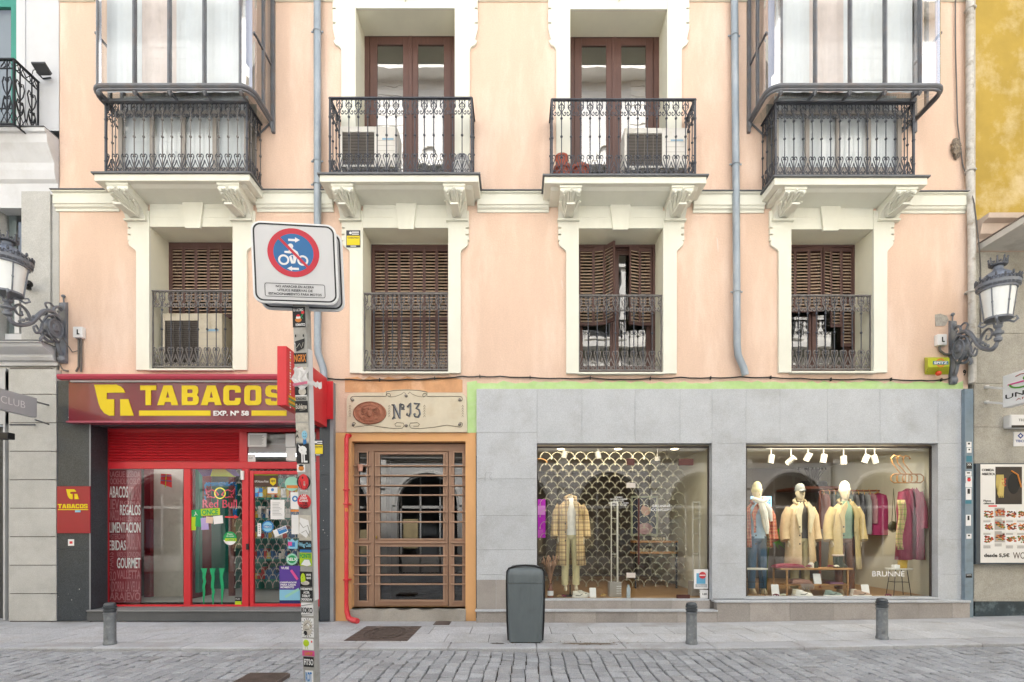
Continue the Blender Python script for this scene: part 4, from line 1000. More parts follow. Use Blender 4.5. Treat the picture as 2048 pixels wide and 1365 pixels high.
mb.box(X(1950,-.05), X(1990,-.05)-.003, -.05, .2, 0, Z(1203,-.05)); mb.box(X(1990,-.05), RX1, -.05, .2, 0, Z(1203,-.05)); mb.build('plinth', mat('green_marble', '#3c4a52', .3, var=.4, scale=6, dirt='#8fa0a8', dirta=.5, dscale=5), rbld, bevel=.003)
mb = MB(); mb.box(X(1946,-.06), RX1, -.07, .2, Z(1203,-.06), Z(1199,-.06)); mb.build('plinth_top', bst, rbld)
mb = MB(); moulding(mb, X(1948), RX1, Z(446), [(0,-.5),(.05,-.5),(.05,-.3),(.12,-.25),(.16,-.1),(.26,-.07),(.28,0),(0,0)]); mb.build('cornice', mat('pink_cornice', '#d8c6b8', .85, var=.12, dirt='#b8937f', dirta=.5), rbld)
mb = MB(); mb.box(X(1951), RX1, -1.15, 0, Z(505), Z(493)); mb.build('canopy', mat('canopy_plaster', '#d4d2cc', .85, var=.1, dirt='#9a9690', dirta=.5), rbld)
mb = MB(); mb.box(X(1951)-.015, RX1, -1.17, 0, Z(493)+.002, Z(493)+.02); mb.build('canopy_edge', mat('weathered_edge', '#8a7d74', .8), rbld)
cl = mat('old_pipe_paint', '#d3d1cc', .8, var=.2, scale=8, dirt='#8a7b66', dirta=.7, dscale=6)
t = thing('drainpipe', 'old peeling white drainpipe running down between the peach and the yellow building', 'drainpipe', (X(1934), -.07, Z(770)))
mb = MB(); mb.tube([(X(1930),-.09,13),(X(1930),-.09,Z(360)),(X(1934),-.09,Z(480)),(X(1935),-.09,Z(770))], .055, 10); mb.build('pipe', cl, t, smooth=True)
for p in (350, 590, 30): mb = MB(); mb.tube([(X(1931)+.07*cos(a*.7854), -.09+.07*sin(a*.7854), Z(p)) for a in range(8)], .014, 6, closed=True); mb.build('pipe_collar', cl, t)
mb = MB(); mb.box(X(1937), X(1948), -.03, .1, Z(770), 13); tag(mb.build('masonry_joint', mat('rough_render', '#cfc9bf', .95, var=.3, scale=6, bump=.8, bscale=25, dirt='#7d6a50', dirta=.6, dscale=3)), 'strip of crumbling grey render filling the gap beside the peeling white drainpipe', 'render strip')
t = thing('downpipe_cover', 'blue-grey boxed downpipe covered in torn stickers, between the boutique and the menu board', 'pipe cover', (X(1938), -.1, ground_z(7.5)))
mb = MB(); mb.box(X(1930,-.13), X(1947,-.13), -.13, 0, .05, Z(778,-.13)); mb.build('casing', mat('blue_grey_casing', '#8395a2', .5, var=.12, dirt='#5f6468', dirta=.4, dscale=4), t, bevel=.004)
for a, b, t_, u, m in ((1933,1943,884,895,0),(1934,1943,896,906,0),(1933,1944,912,924,3),(1933,1944,926,938,1),(1931,1943,943,952,0),(1932,1944,953,967,0),(1931,1944,967,975,2),(1932,1943,976,1000,0),(1931,1943,1001,1008,3),(1932,1942,1030,1052,0),(1933,1943,1068,1078,0),(1932,1944,1148,1156,1)):
    m_ = MB(); m_.pb(a,b,t_,u,-.134,-.131,0 if m != 3 else 2); 
    if m == 0: m_.pb(a+3,b-3,t_+2,(t_+u)/2,-.136,-.135,1)
    if m == 1: m_.text('RATS' if u > 1000 else 'XX', a+1.5, b-1.5, t_+1.5, (t_+u)/2-.5, -.136, 0, off=.02)
    if t_ == 953: m_.shape([circ(1938,960,3.6)], -.137, .001, 3)
    if m in (1,3): m_.m = [1 if q == 0 and i < 6 else q for i, q in enumerate(m_.m)]
    m_.build('sticker', [wlet, black, C_('vinyl_teal','#3f7f92'), str_], t)
# ---------------- the street's other side, seen in the glass ----------------
ob = thing('facing_building', 'grey stone building with ground-floor arches across the street, seen mirrored in the shop glass', 'building', (0, -9.9, 0))
OY = -9.9; og = mat('facing_stone', '#dddcd8', .85, var=.08); ogd = mat('facing_trim', '#efede6', .85, var=.06); dk = mat('dark_shop_glass', '#55585a', .3)
mb = MB()
def arch_wall(xc, w, h, z1, pitch):
    rr = w/2; pts = [(xc-pitch/2, -.1), (xc-rr, -.1), (xc-rr, h-rr)] + [(xc-rr*cos(pi*k/12), h-rr+rr*sin(pi*k/12)) for k in range(1, 12)] + [(xc+rr, h-rr), (xc+rr, -.1), (xc+pitch/2, -.1), (xc+pitch/2, z1), (xc-pitch/2, z1)]
    mb.prism(pts, OY-.3, OY, 0)
    mb.tube([(xc-(rr+.12)*cos(pi*k/14), OY, h-rr+(rr+.12)*sin(pi*k/14)) for k in range(15)], .07, 5, mi=1)
for k in range(-4, 5):
    arch_wall(k*3.3, 2.2, 3.5, 4.3, 3.3)
    mb.box(k*3.3-1.65-.18, k*3.3-1.65+.18, OY, OY+.1, -.1, 4.3, 1); mb.box(k*3.3-1.8, k*3.3-1.5, OY+.1, OY+.16, 3.0, 3.9, 1)
mb.box(-15, 15, OY-.3, OY+.3, 4.3, 4.5, 1); mb.box(-15, 15, OY-.3, OY+.15, 4.1, 4.3, 1)
mb.build('arcade', [og, ogd], ob)
mb = MB(); hs_ = []
for fl_ in range(3):
    for k in range(-4, 5): hs_.append((k*3.3-.6, k*3.3+.6, 5.0+fl_*3.8, 7.6+fl_*3.8))
M2 = Matrix.Rotation(pi, 4, 'Z')
mb.M = Matrix.Translation((0, OY, 0)) @ M2; wallgrid(mb, -15, 15, 4.4, 18.6, 0, [(-h[1], -h[0], h[2], h[3]) for h in hs_], .3)
mb.M = None
z = 4.9
while z < 18.5:
    for k in range(-4, 5): mb.box(k*3.3+.95, k*3.3+2.35, OY, OY+.03, z, z+.32, 1)
    z += .36
mb.box(-15, 15, OY-.3, OY+.45, 8.3, 8.5, 1); mb.box(-15, 15, OY-.3, OY+.4, 12.1, 12.3, 1); mb.box(-15, 15, OY-.3, OY+.6, 18.4, 18.8, 1)
mb.build('wall', [og, ogd], ob)
mb = MB()
for h in hs_:
    c = (h[0]+h[1])/2
    mb.box(h[0]-.15, h[0], OY, OY+.08, h[2], h[3]); mb.box(h[1], h[1]+.15, OY, OY+.08, h[2], h[3]); mb.box(h[0]-.2, h[1]+.2, OY, OY+.15, h[3], h[3]+.15)
    mb.tube([(c+.28*cos(2*pi*q/16), OY+.05, h[3]+.45+.28*sin(2*pi*q/16)) for q in range(16)], .05, 5, closed=True)
    for g in (-1,1): mb.tube([(c+g*.1, OY+.05, h[3]+.16), (c+g*.45, OY+.05, h[3]+.3), (c+g*.6, OY+.05, h[3]+.18)], .05, 5)
mb.build('window_surround', ogd, ob)
mb = MB()
for h in hs_: mb.box(h[0], h[1], OY-.28, OY-.25, h[2], h[3], 0); mb.box(h[0]-.1, h[1]+.1, OY, OY+.03, h[2]+.0, h[2]+.02, 1)
mb.box(-15, 15, OY-1.6, OY-1.5, -.1, 4.4, 0); mb.build('glazing', [dk, black], ob)
mb = MB()
for k in range(-4, 5):
    c = k*3.3
    for q in (-1.1, -.37, .37, 1.06): mb.box(c+q, c+q+.05, OY-.6, OY-.52, -.1, 3.5, 0)
    mb.box(c-1.1, c+1.1, OY-.6, OY-.52, 2.3, 2.4, 0); mb.box(c-1.1, c+1.1, OY-.6, OY-.52, -.1, .5, 0)
    mb.box(c-1.0, c-.45, OY-.62, OY-.6, .8, 1.9, 1 if k % 2 else 2); mb.box(c+.45, c+.95, OY-.62, OY-.6, .6, 1.5, 2 if k % 2 else 1)
mb.build('shop_joinery', [og, mat('poster_cream', '#cbb98e', .7), mat('poster_slate', '#4f5c6a', .7)], ob)
mb = MB()
for h in hs_:
    for q in range(9): mb.box(h[0]-.1+q*.175, h[0]-.085+q*.175, OY+.35, OY+.365, h[2]-.1, h[2]+.85)
    mb.box(h[0]-.12, h[1]+.12, OY+.34, OY+.375, h[2]+.85, h[2]+.88); mb.box(h[0]-.2, h[1]+.2, OY, OY+.4, h[2]-.2, h[2]-.1, 1)
mb.build('railing', [black, ogd], ob)
mb = MB(); mb.box(-2.6+1.65, .65+1.65-1.0, OY-.5, OY-.32, -.1, .1) if False else None
mb = MB(); mb.box(15.02, 24, OY-.3, OY, 0, 12); mb.box(-24, -15.02, OY-.3, OY, 0, 11); tag(mb.build('yellow_building', yel), 'yellow plastered houses farther along the opposite side of the street', 'building')
# ---------------- wall fittings ----------------
zinc = mat('zinc_pipe', '#9fabb6', .5, metal=.2, var=.15, scale=4, stretch=(1,1,.4), dirt='#d0d6da', dirta=.5, dscale=3)
def pipe(label, pts, clips, r, mtl, group=None, name='drainpipe'):
    t = thing(name, label, 'drainpipe', pts[-1], group)
    m = MB(); m.tube(pts, r, 12); m.build('pipe', mtl, t, smooth=True)
    for c in clips:
        q = MB(); q.tube([(c[0]+(r+.006)*cos(a*pi/6), c[1]+(r+.006)*sin(a*pi/6), c[2]) for a in range(12)], .009, 5, closed=True); q.box(c[0]-r-.04, c[0]+r+.04, c[1]-.01, c[1]+.01, c[2]-.01, c[2]+.01); q.build('pipe_clip', mtl, t)
    return t
g_ = 'zinc drainpipes on the peach wall'
pipe('grey zinc drainpipe that bends right above the tobacco sign, behind the no-parking sign', [(X(639),-.1,13),(X(640),-.1,Z(700)),(X(641),-.1,Z(712)),(X(650),-.1,Z(738)),(X(652),-.1,Z(748)),(X(652),-.1,Z(765))], [(X(639),-.1,Z(p)) for p in (76,332,378)], .058, zinc, g_)
pipe('grey zinc drainpipe with crumpled lower end above the boutique', [(X(1461),-.1,13),(X(1467),-.1,Z(400)),(X(1469),-.1,Z(695)),(X(1471),-.1,Z(715)),(X(1482),-.1,Z(740)),(X(1486),-.09,Z(754))], [(X(1463),-.1,Z(84)),(X(1466),-.1,Z(338)),(X(1468),-.1,Z(590))], .058, zinc, g_)
redp = mat('red_pipe_paint', '#d7323a', .35, var=.1, dirt='#e58a88', dirta=.4)
t = thing('gas_pipe', 'bright red pipe left of the entrance, curving out at pavement level', 'gas pipe', (X(700), -.07, ground_z(-2.8)))
mb = MB(); mb.tube([(X(700),.02,Z(872)),(X(697),-.06,Z(873)),(X(696),-.08,Z(880)),(X(696),-.08,Z(1205)),(X(697),-.09,Z(1222)),(X(702),-.12,Z(1234)),(X(712),-.17,Z(1237)),(X(724),-.24,Z(1240)+.02)], [.036]*3+[.034,.04,.045,.048,.045], 12)
mb.build('pipe', redp, t, smooth=True)
for p in (981,1009,1159):
    mb = MB(); mb.lathe([(.045,-.015),(.055,-.01),(.055,.01),(.045,.015)], (X(696),-.08,Z(p)), 12)
    if p > 981: mb.box(X(691), X(704), -.085, 0, Z(p)-.008, Z(p)+.008)
    mb.build('pipe_collar', redp, t)
mb = MB(); mb.box(X(694.5),X(700),-.118,-.114,Z(1024),Z(1017)); mb.build('warning_label', C_('vinyl_orange','#dd8a3c'), t)
# cable along the facade
mb = MB(); pts = [(690-38,757)]; r = random.Random(12)
cab = [(655,758),(700,760),(760,761),(815,760),(870,758),(925,754),(960,754),(1000,754),(1060,756),(1120,758),(1180,757),(1240,760),(1300,758),(1360,756),(1420,757),(1480,755),(1540,756),(1600,758),(1660,760),(1720,759),(1780,760),(1840,762),(1880,761),(1900,756),(1906,740),(1906,715)]
pp = []
for (a, b), (c, d) in zip(cab, cab[1:]):
    for k in range(3): f = k/3; pp.append((X(a+(c-a)*f), -.03, Z(b+(d-b)*f)-.012*sin(pi*f)))
mb.tube(pp, .011, 6)
for q in pp[::6]: mb.box(q[0]-.006, q[0]+.006, -.045, 0, q[2]-.025, q[2]+.025)
tag(mb.build('cable', black), 'black cable clipped along the peach wall just above the shops', 'cable')
mb = MB(); mb.tube([(X(1907-(0)),-.03,13),(X(1908),-.03,Z(100)),(X(1912),-.03,Z(250)),(X(1922),-.03,Z(330)),(X(1932),-.16,Z(420)),(X(1946),-.12,Z(505)),(X(1958),-.03,Z(540)),(X(1958),-.03,Z(700))], .01, 5)
tag(mb.build('cable', mat('grey_cable', '#6d6a68', .6)), 'grey cable falling past the rough lump near the yellow building', 'cable')
# rough lump on the wall
mb = MB(); r = random.Random(5)
def lump(u, v):
    a = 2*pi*u; b = pi*v; k = .8+.35*sin(a*3+b*4)*sin(b*5+a) ; return (X(1910)+.1*k*sin(b)*cos(a), -.02-.07*k*max(0,-sin(a))*sin(b)+.02*max(0,sin(a)), Z(300)+.17*cos(b)*(.9+.2*sin(a*5))+.0)
mb.surf(lump, 24, 16); tag(mb.build('wasp_nest', mat('nest_crust', '#9a8e80', .95, var=.5, scale=30, bump=1, bscale=40, dirt='#55504a', dirta=.8, dscale=20)), 'rough brown and grey lump stuck on the peach wall near the yellow building', 'nest')
mb = MB(); mb.shape([[(1870,630),(1880,628),(1893,632),(1897,640),(1890,652),(1871,653)]], -.006, .004); tag(mb.build('wall_scar', mat('bare_render', '#b9b5ae', .95, var=.3, scale=15, bump=.8, bscale=40)), 'small patch of bare grey render above the white switch box at right', 'wall patch')
# white junction boxes
def jbox(px, py, label):
    t = thing('junction_box', label, 'junction box', (X(px), 0, Z(py)), 'white junction boxes beside the street lamps')
    m = MB(); m.box(X(px-9.5), X(px+9.5), -.08, 0, Z(py+11), Z(py-11)); m.build('cover', white, t, bevel=.012)
    m = MB(); m.box(X(px-1), X(px+1), -.086, -.08, Z(py+4), Z(py-5)); m.box(X(px-1), X(px+4), -.086, -.08, Z(py+5), Z(py+3)); m.build('lever', black, t); return t
j1 = jbox(163, 668, 'white switch box on the peach wall over the tobacco sign'); j2 = jbox(1877, 683, 'white switch box on the peach wall above the yellow-green alarm')
m = MB()
for dx in (-2.5, 2.5): m.tube([(X(163+dx), -.03, Z(679)), (X(163+dx), -.03, Z(735)), (X(160+dx*2), -.03, Z(745))], .016, 6)
m.build('conduit', mat('grey_cable', '#6d6a68', .6), j1)
m = MB(); m.tube([(X(1876),-.03,Z(694)),(X(1877),-.03,Z(703)),(X(1886),-.03,Z(710)),(X(1898),-.03,Z(711)),(X(1902),-.05,Z(704)),(X(1901),-.06,Z(690))], .02, 7); m.build('conduit', mat('grey_cable', '#6d6a68', .6), j2)
# yellow-green alarm box
t = thing('alarm_box', 'yellow-green wedge-shaped alarm box with an orange lamp beneath', 'alarm', (X(1874), 0, Z(750)))
lim = mat('alarm_lime', '#c5cc35', .45, var=.06); m = MB(); x0, x1 = X(1852,-.16), X(1898,-.16)
m.add([(X(1849),0,Z(750)),(X(1897),0,Z(750)),(X(1897),0,Z(715)),(X(1849),0,Z(715)),(X(1856,-.16),-.16,Z(735,-.16)),(X(1899,-.16),-.16,Z(733,-.16)),(X(1899,-.16),-.16,Z(716,-.16)),(X(1856,-.16),-.16,Z(717,-.16))],
   [(4,5,6,7),(0,1,5,4),(3,7,6,2),(0,4,7,3),(1,2,6,5),(0,3,2,1)]); m.build('housing', lim, t, bevel=.006)
m = MB(); m.shape([circ(1881,726,9,20), circ(1881,726,6,20)], -.165, .002, 0); m.pb(1866,1897,722.5,729.5,-.168,-.165,1); m.text('SPITZ',1868,1895,723.6,728.6,-.17,2,off=.03); m.build('logo', [sto, C_('vinyl_teal','#3f8f9c'), wlet], t)
m = MB(); m.ell((X(1877,-.1),-.1,Z(747,-.1)), (.045,.045,.04), 12, 8); m.build('warning_lamp', mat('orange_lens', '#e2502c', .25), t, smooth=True)
m = MB()
for k in range(5): m.tube([(X(1852)+.0, -.04-.0, Z(729+k*4)),(X(1855,-.12), -.12, Z(730.5+k*3.2,-.12))], .004, 4)
m.build('slots', black, t)
m = MB(); m.text('9', 1926, 1932, 740, 752, -.006, off=.03); tag(m.build('house_number', black), 'small black number 9 on the peach wall beside the lamp bracket', 'house number')
# CONECTADA plates
def plate(px, py, w, h, y, label):
    t = thing('alarm_plate', label, 'sticker', (X(px,y), y, Z(py,y)), 'yellow and navy security notices')
    m = MB(); m.pb(px-w/2,px+w/2,py-h/2,py+h/2,y-.006,y,0); m.pb(px-w/2+1,px+w/2-1,py-h/2+h*.32,py+h/2-h*.13,y-.009,y-.006,1)
    m.text('CONECTADA',px-w*.4,px+w*.4,py-h*.1,py-h*.01,y-.01,0,off=.02); m.pb(px-w*.1,px+w*.4,py-h*.42,py-h*.36,y-.009,y-.006,2); m.pb(px-w*.1,px+w*.4,py-h*.3,py-h*.25,y-.009,y-.006,2); m.shape([circ(px-w*.2,py-h*.34,2.6,14)], y-.01,.002,2)
    m.pb(px-w*.2,px+w*.2,py+h*.41,py+h*.45,y-.009,y-.006,2); m.build('plate', [C_('plate_navy','#353a4a'), C_('plate_yellow','#e8d018'), wlet], t)
plate(706.5, 478, 28, 34, -.047, 'yellow and dark blue security notice on the cream pilaster right of the drainpipe')
plate(636, 896, 21, 33, -.103, 'yellow and dark blue security notice on the black granite beside the sign pole')
# floodlight and dome camera on the left building
t = thing('floodlight', 'flat grey floodlight with looped cable on the white wall', 'floodlight', (X(88), 0, Z(145)))
m = MB(); m.add([(X(62,-.3),-.3,Z(127,-.3)),(X(90,-.3),-.3,Z(127,-.3)),(X(108),-.06,Z(158)),(X(84),-.06,Z(158))]+[(X(62,-.3),-.3,Z(124,-.3)),(X(90,-.3),-.3,Z(124,-.3)),(X(111),-.06,Z(154)),(X(84),-.06,Z(154))], [(0,3,2,1),(4,5,6,7),(0,1,5,4),(1,2,6,5),(2,3,7,6),(3,0,4,7)]); m.build('lamp_head', mat('grey_housing','#4a4c50',.5), t)
m = MB(); m.tube([(X(84),-.1,Z(155)),(X(88),-.02,Z(160)),(X(104),-.02,Z(158))], .012, 6); m.tube([(X(84),-.1,Z(150)),(X(72),-.05,Z(146)),(X(66),-.02,Z(153))], .006, 5); m.build('bracket', black, t)
t = thing('security_camera', 'small black security camera on the granite pilaster behind the left street lamp', 'camera', (X(58), 0, Z(568)))
m = MB(); m.box(X(48,-.1), X(55,-.1), -.15, -.03, Z(577,-.1), Z(563,-.1)); m.build('bracket', black, t); m = MB(); m.ell((X(58,-.15),-.15,Z(568,-.15)), (.05,.06,.055), 12, 8); m.build('dome', mat('black_gloss','#15161a',.15), t, smooth=True)
# ---------------- stone number plate ----------------
t = thing('number_plaque', 'cream stone tablet with scrolled carving, No 13 and a bronze oval medallion', 'plaque', (X(815), 0, Z(827)))
plq = mat('plaque_stone', '#d9cfb8', .7, var=.08, dirt='#b99a6a', dirta=.25, dscale=4); dkl = mat('carved_line', '#5f5a50', .8)
m = MB(); rp = [(695,866),(695,802),(697,794),(703,789),(712,787.5),(770,787.5),(774,784),(790,781.5),(812,780.5),(836,781.5),(851,784),(856,787.5),(917,787.5),(926,789),(932,794),(934,802),(935,866)]
m.prism([(X(a), Z(b)) for a, b in rp][::-1], -.05, -.0); m.build('tablet', plq, t, bevel=.004)
m = MB()
def ln(pts, r=.006): m.tube([(X(a),-.051,Z(b)) for a, b in pts], r, 4)
def spiral(cx, cy, r0, a0, turns, g=1): return [(cx+g*r0*(1-.75*k/14)*cos(radians(a0+turns*360*k/14)), cy+r0*(1-.75*k/14)*sin(radians(a0+turns*360*k/14))) for k in range(15)]
ln([(773,795),(712,795)]+spiral(708,801,6,-90,-.8)); ln([(856,795),(917,795)]+spiral(921,801,6,-90,.8))
ln([(774,795),(774,786),(790,783),(815,782),(838,783),(855,786),(855,795)]); ln(spiral(779,793,5,180,1.1)+[]); ln(spiral(850,793,5,0,-1.1))
ln(spiral(711,850,6,90,.8)[::-1]+[(740,852),(765,856),(790,859),(806,858),(810,853),(808,848),(795,847),(791,850),(793,854),(803,854)]); ln(spiral(921,850,6,90,-.8)[::-1]+[(895,852),(870,856),(842,859),(824,858),(820,853),(822,848),(836,847),(840,850),(838,854),(828,854)])
for cx, g in ((800,-1),(830,1)): ln([(815+g*2,790),(815+g*6,786),(815+g*10,790),(815+g*22,795),(815+g*34,796)], .004)
for cx in (780,850,702,926):
    for k in range(5): ln([(cx,812+k*5),(cx-2,816+k*5)], .003); ln([(cx,812+k*5),(cx+2,816+k*5)], .003)
m.build('carving', dkl, t)
m = MB()      # No 13 in slim lettering, its shadow painted as an offset grey copy
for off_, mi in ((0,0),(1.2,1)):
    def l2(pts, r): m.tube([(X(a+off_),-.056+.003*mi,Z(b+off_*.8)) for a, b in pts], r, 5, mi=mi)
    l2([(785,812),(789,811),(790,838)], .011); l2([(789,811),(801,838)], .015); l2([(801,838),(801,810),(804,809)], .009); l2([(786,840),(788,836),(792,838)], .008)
    l2([(804+3*cos(k*pi/6)+2, 814+3.6*sin(k*pi/6)) for k in range(13)], .008); l2([(803,820),(810,820)], .007)
    l2([(816,816),(822,808),(822,828),(819,834),(815,832),(816,828)], .012)
    l2([(829,809),(840,809),(833,819),(839,821),(841,829),(837,836),(831,835),(829,830),(832,829)], .012)
m.build('lettering', [mat('number_metal','#5a5d63',.3,metal=.6), mat('number_painted_shadow','#8d9095',.4,metal=.3)], t)
brz = mat('bronze', '#a8715a', .5, metal=.5, var=.3, scale=20, bump=.6, bscale=60)
m = MB(); n = 40; cx, cz = X(741.5), Z(828)
prof = [(0.001,-.075),(.2,-.08),(.62,-.066),(.66,-.072),(.7,-.066),(.9,-.066),(.94,-.074),(1,-.066),(1,-.05)]
vs = []; fs = []
for f, yy in prof:
    for k in range(n): vs.append((cx+.275*f*cos(2*pi*k/n), yy, cz+.19*f*sin(2*pi*k/n)))
for i in range(len(prof)-1):
    for k in range(n): fs.append((i*n+k, i*n+(k+1)%n, (i+1)*n+(k+1)%n, (i+1)*n+k))
m.add(vs, fs)
for k in range(44): a = 2*pi*k/44; 
for k in range(30): a = 2*pi*k/30; m.box(cx+.225*cos(a)-.006, cx+.225*cos(a)+.006, -.072, -.066, cz+.15*sin(a)-.012, cz+.15*sin(a)+.012)
m.ell((cx,-.08,cz-.01), (.045,.02,.06), 10, 8); m.ell((cx,-.08,cz+.07), (.03,.015,.025), 8, 6)
for g in (-1,1):
    for j in range(4): m.tube([(cx+g*.05,-.078,cz-.04+j*.03),(cx+g*(.09+.01*j),-.08,cz-.02+j*.03),(cx+g*.13,-.078,cz-.03+j*.025)], .008, 5)
m.build('medallion', brz, t, smooth=True)
m = MB()
for a, b in ((707,802),(813.5,794),(920,802),(709,851),(814,853),(920,851)): m.ell((X(a),-.06,Z(b)), (.025,.03,.025), 10, 6)
m.build('bolt', mat('steel_bolt','#9a9590',.35,metal=.8), t, smooth=True)
# ---------------- shop fascia sign ----------------
fs_ = thing('shop_sign', 'long maroon fascia sign reading TABACOS in yellow above the tobacco shop', 'shop sign', (X(389), 0, Z(843)))
y = -.2; m = MB(); m.box(X(137,y), X(637,y), y, -.0, Z(843,y), Z(757,y)); m.build('panel', maroon, fs_, bevel=.004)
m = MB(); m.box(X(134,y), X(640,y), y-.02, 0, Z(845,y)-.008, Z(843,y)+.004); m.box(X(134,y), X(640,y), y-.012, 0, Z(759.5,y), Z(757.5,y)+.02); m.build('edge_strip', mat('pink_edge','#b4596a',.4), fs_)
def glyph(ch, a, b, t_, u):    # heavy square-cut capitals with clipped corners
    w, h = b-a, u-t_; s = w*.30; hs = h*.22; c = w*.12
    P = lambda *q: [(a+w*x, t_+h*y_) for x, y_ in q]
    if ch == 'T': return [P((0,0),(1,0),(1,.24),(.67,.24),(.67,1),(.33,1),(.33,.24),(0,.24))]
    if ch == 'A': return [P((.3,0),(.7,0),(1,1),(.68,1),(.64,.84),(.36,.84),(.32,1),(0,1)), P((.5,.28),(.58,.62),(.42,.62))]
    if ch == 'B': return [P((0,0),(.8,0),(.93,.07),(.97,.2),(.97,.36),(.88,.48),(1,.6),(1,.82),(.93,.94),(.8,1),(0,1)), P((.33,.2),(.6,.2),(.64,.24),(.64,.35),(.6,.39),(.33,.39)), P((.33,.59),(.62,.59),(.66,.63),(.66,.76),(.62,.8),(.33,.8))]
    if ch == 'C': return [P((.2,0),(.8,0),(.94,.06),(1,.2),(1,.36),(.68,.36),(.68,.27),(.62,.22),(.38,.22),(.33,.27),(.33,.73),(.38,.78),(.62,.78),(.68,.73),(.68,.64),(1,.64),(1,.8),(.94,.94),(.8,1),(.2,1),(.06,.94),(0,.8),(0,.2),(.06,.06))]
    if ch == 'O': return [P((.2,0),(.8,0),(.94,.06),(1,.2),(1,.8),(.94,.94),(.8,1),(.2,1),(.06,.94),(0,.8),(0,.2),(.06,.06)), P((.38,.22),(.62,.22),(.67,.27),(.67,.73),(.62,.78),(.38,.78),(.33,.73),(.33,.27))]
    if ch == 'S': return [P((.2,0),(.8,0),(.94,.06),(1,.2),(1,.32),(.68,.32),(.68,.25),(.62,.2),(.38,.2),(.33,.24),(.33,.32),(.38,.37),(.8,.42),(.94,.48),(1,.6),(1,.82),(.94,.94),(.8,1),(.2,1),(.06,.94),(0,.82),(0,.68),(.32,.68),(.32,.75),(.38,.8),(.62,.8),(.68,.76),(.68,.66),(.62,.62),(.2,.58),(.06,.52),(0,.4),(0,.2),(.06,.06))]
def logo(m, x0, t_, k, y, mi=0):
    P = lambda pts: [(x0+k*a, t_+k*b) for a, b in pts]
    m.shape([P([(0,0),(44,0),(52,3),(58,8),(62,16),(25,16),(25,29),(40,29),(40,62),(30,62),(20,57),(13,48),(9,38),(6,26)])], y, .008, mi)
    m.shape([P([(52,29),(68,29),(79,62),(52,62)])], y, .008, mi)
m = MB(); yl_ = y-.002
logo(m, 189, 770, 1.0, yl_)
for ch, a, b in (('T',281,313),('A',315,357),('B',364,398),('A',402,444),('C',447,482),('O',489,523),('S',531,565)): m.shape(glyph(ch, a, b, 771.5, 811), yl_, .008)
m.pb(278,421,821.5,832,yl_-.006,yl_); m.pb(503,573,821.5,832,yl_-.006,yl_); m.build('lettering', yellow, fs_)
m = MB(); m.text('EXP. Nº 58', 427, 498, 822, 832, yl_, off=.035, ext=.006); m.build('lettering', wlet, fs_)
t = thing('awning_cassette', 'closed burgundy awning box running along the top of the tobacco sign', 'awning', (X(380), 0, Z(757)))
yy = -.32; m = MB(); x0, x1 = X(112,yy), X(632,yy); z1, z0 = Z(746,yy), Z(758,yy)
m.prism([(0,z0+.06),(0,z1+.01),(yy+.06,z1),(yy+.01,z1-.02),(yy,z1-.05),(yy+.02,z0+.0),(yy+.1,z0)], x0, x1, 0, 'yz'); m.build('cassette', mat('burgundy_aluminium','#b23c50',.4,var=.08), t, bevel=.006)
m = MB(); m.box(x0+.15, x1-.05, yy+.08, 0, z0-.025, z0-.002); m.build('front_rail', white, t)
# red plaque
t = thing('wall_plaque', 'square red plaque with yellow emblem and the word TABACOS on black granite', 'plaque', (X(146), 0, Z(1020)))
y = -.1; m = MB(); m.pb(113.5,180,973,1067,y,-.081,0); m.build('panel', mat('crimson_panel','#9a0f30',.35,var=.06,coat=.3), t, bevel=.003)
m = MB(); logo(m, 133, 979, .32, y-.001); 
for i, (ch, a, b) in enumerate((('T',116,124),('A',124.5,133),('B',134,142),('A',142.5,151),('C',151.5,159),('O',160,167.5),('S',168,175.5))): m.shape(glyph(ch, a, b, 1008.5, 1017), y-.001, .004)
m.pb(116,176,1018.5,1020.5,y-.004,y-.001); m.build('lettering', yellow, t)
m = MB(); m.pb(150,161,1021,1025,y-.004,y-.002); m.build('sticker', skyb, t)
t = thing('sticker', 'small white and red sticker on the black granite under the red plaque', 'sticker', (X(142,-.081), -.081, Z(1085,-.081))); m = MB(); m.pb(136,148,1079,1092,-.084,-.081,0); m.pb(139,145,1083,1088,-.086,-.085,1); m.build('label', [wlet, str_], t)
# projecting red price sign
t = thing('projecting_sign', 'red projecting display sign with small yellow price rows, above right of the tobacco shop', 'sign', (X(640), 0, Z(790)))
redm = mat('red_sign_box', '#d8323a', .4, var=.06); m = MB()
m.add([(X(655,-.1),-.1,Z(845,-.1)+.05),(X(655,-.1),-.1,Z(770,-.1)),(X(628),-.6,Z(845,-.1)+.05),(X(628),-.6,Z(770,-.1))]+[(X(655,-.1)+.09,-.1,Z(845,-.1)+.05),(X(655,-.1)+.09,-.1,Z(770,-.1)),(X(628)+.09,-.6,Z(845,-.1)+.05),(X(628)+.09,-.6,Z(770,-.1))], [(0,2,3,1),(4,5,7,6),(2,6,7,3),(0,1,5,4),(1,3,7,5),(0,4,6,2)]) if False else None
ya, yb = -.10, -.66; xs = X(652,-.1); za, zb = Z(765,-.1), Z(822,-.1)
m = MB(); m.box(xs-.14, xs+.12, -.125, -.1, zb-.14, za+.01); m.build('mounting_plate', redm, t)
xd = X(567,-1.3); m = MB(); x2 = xs-.02
zt_, zb_ = Z(693,-1.6), Z(812,-1.6); y1, y2 = -1.62, -.13
m.box(x2-.08, x2+.05, y1, y2, zb_, zt_, 0); m.build('display_box', redm, t, bevel=.01)
m = MB()
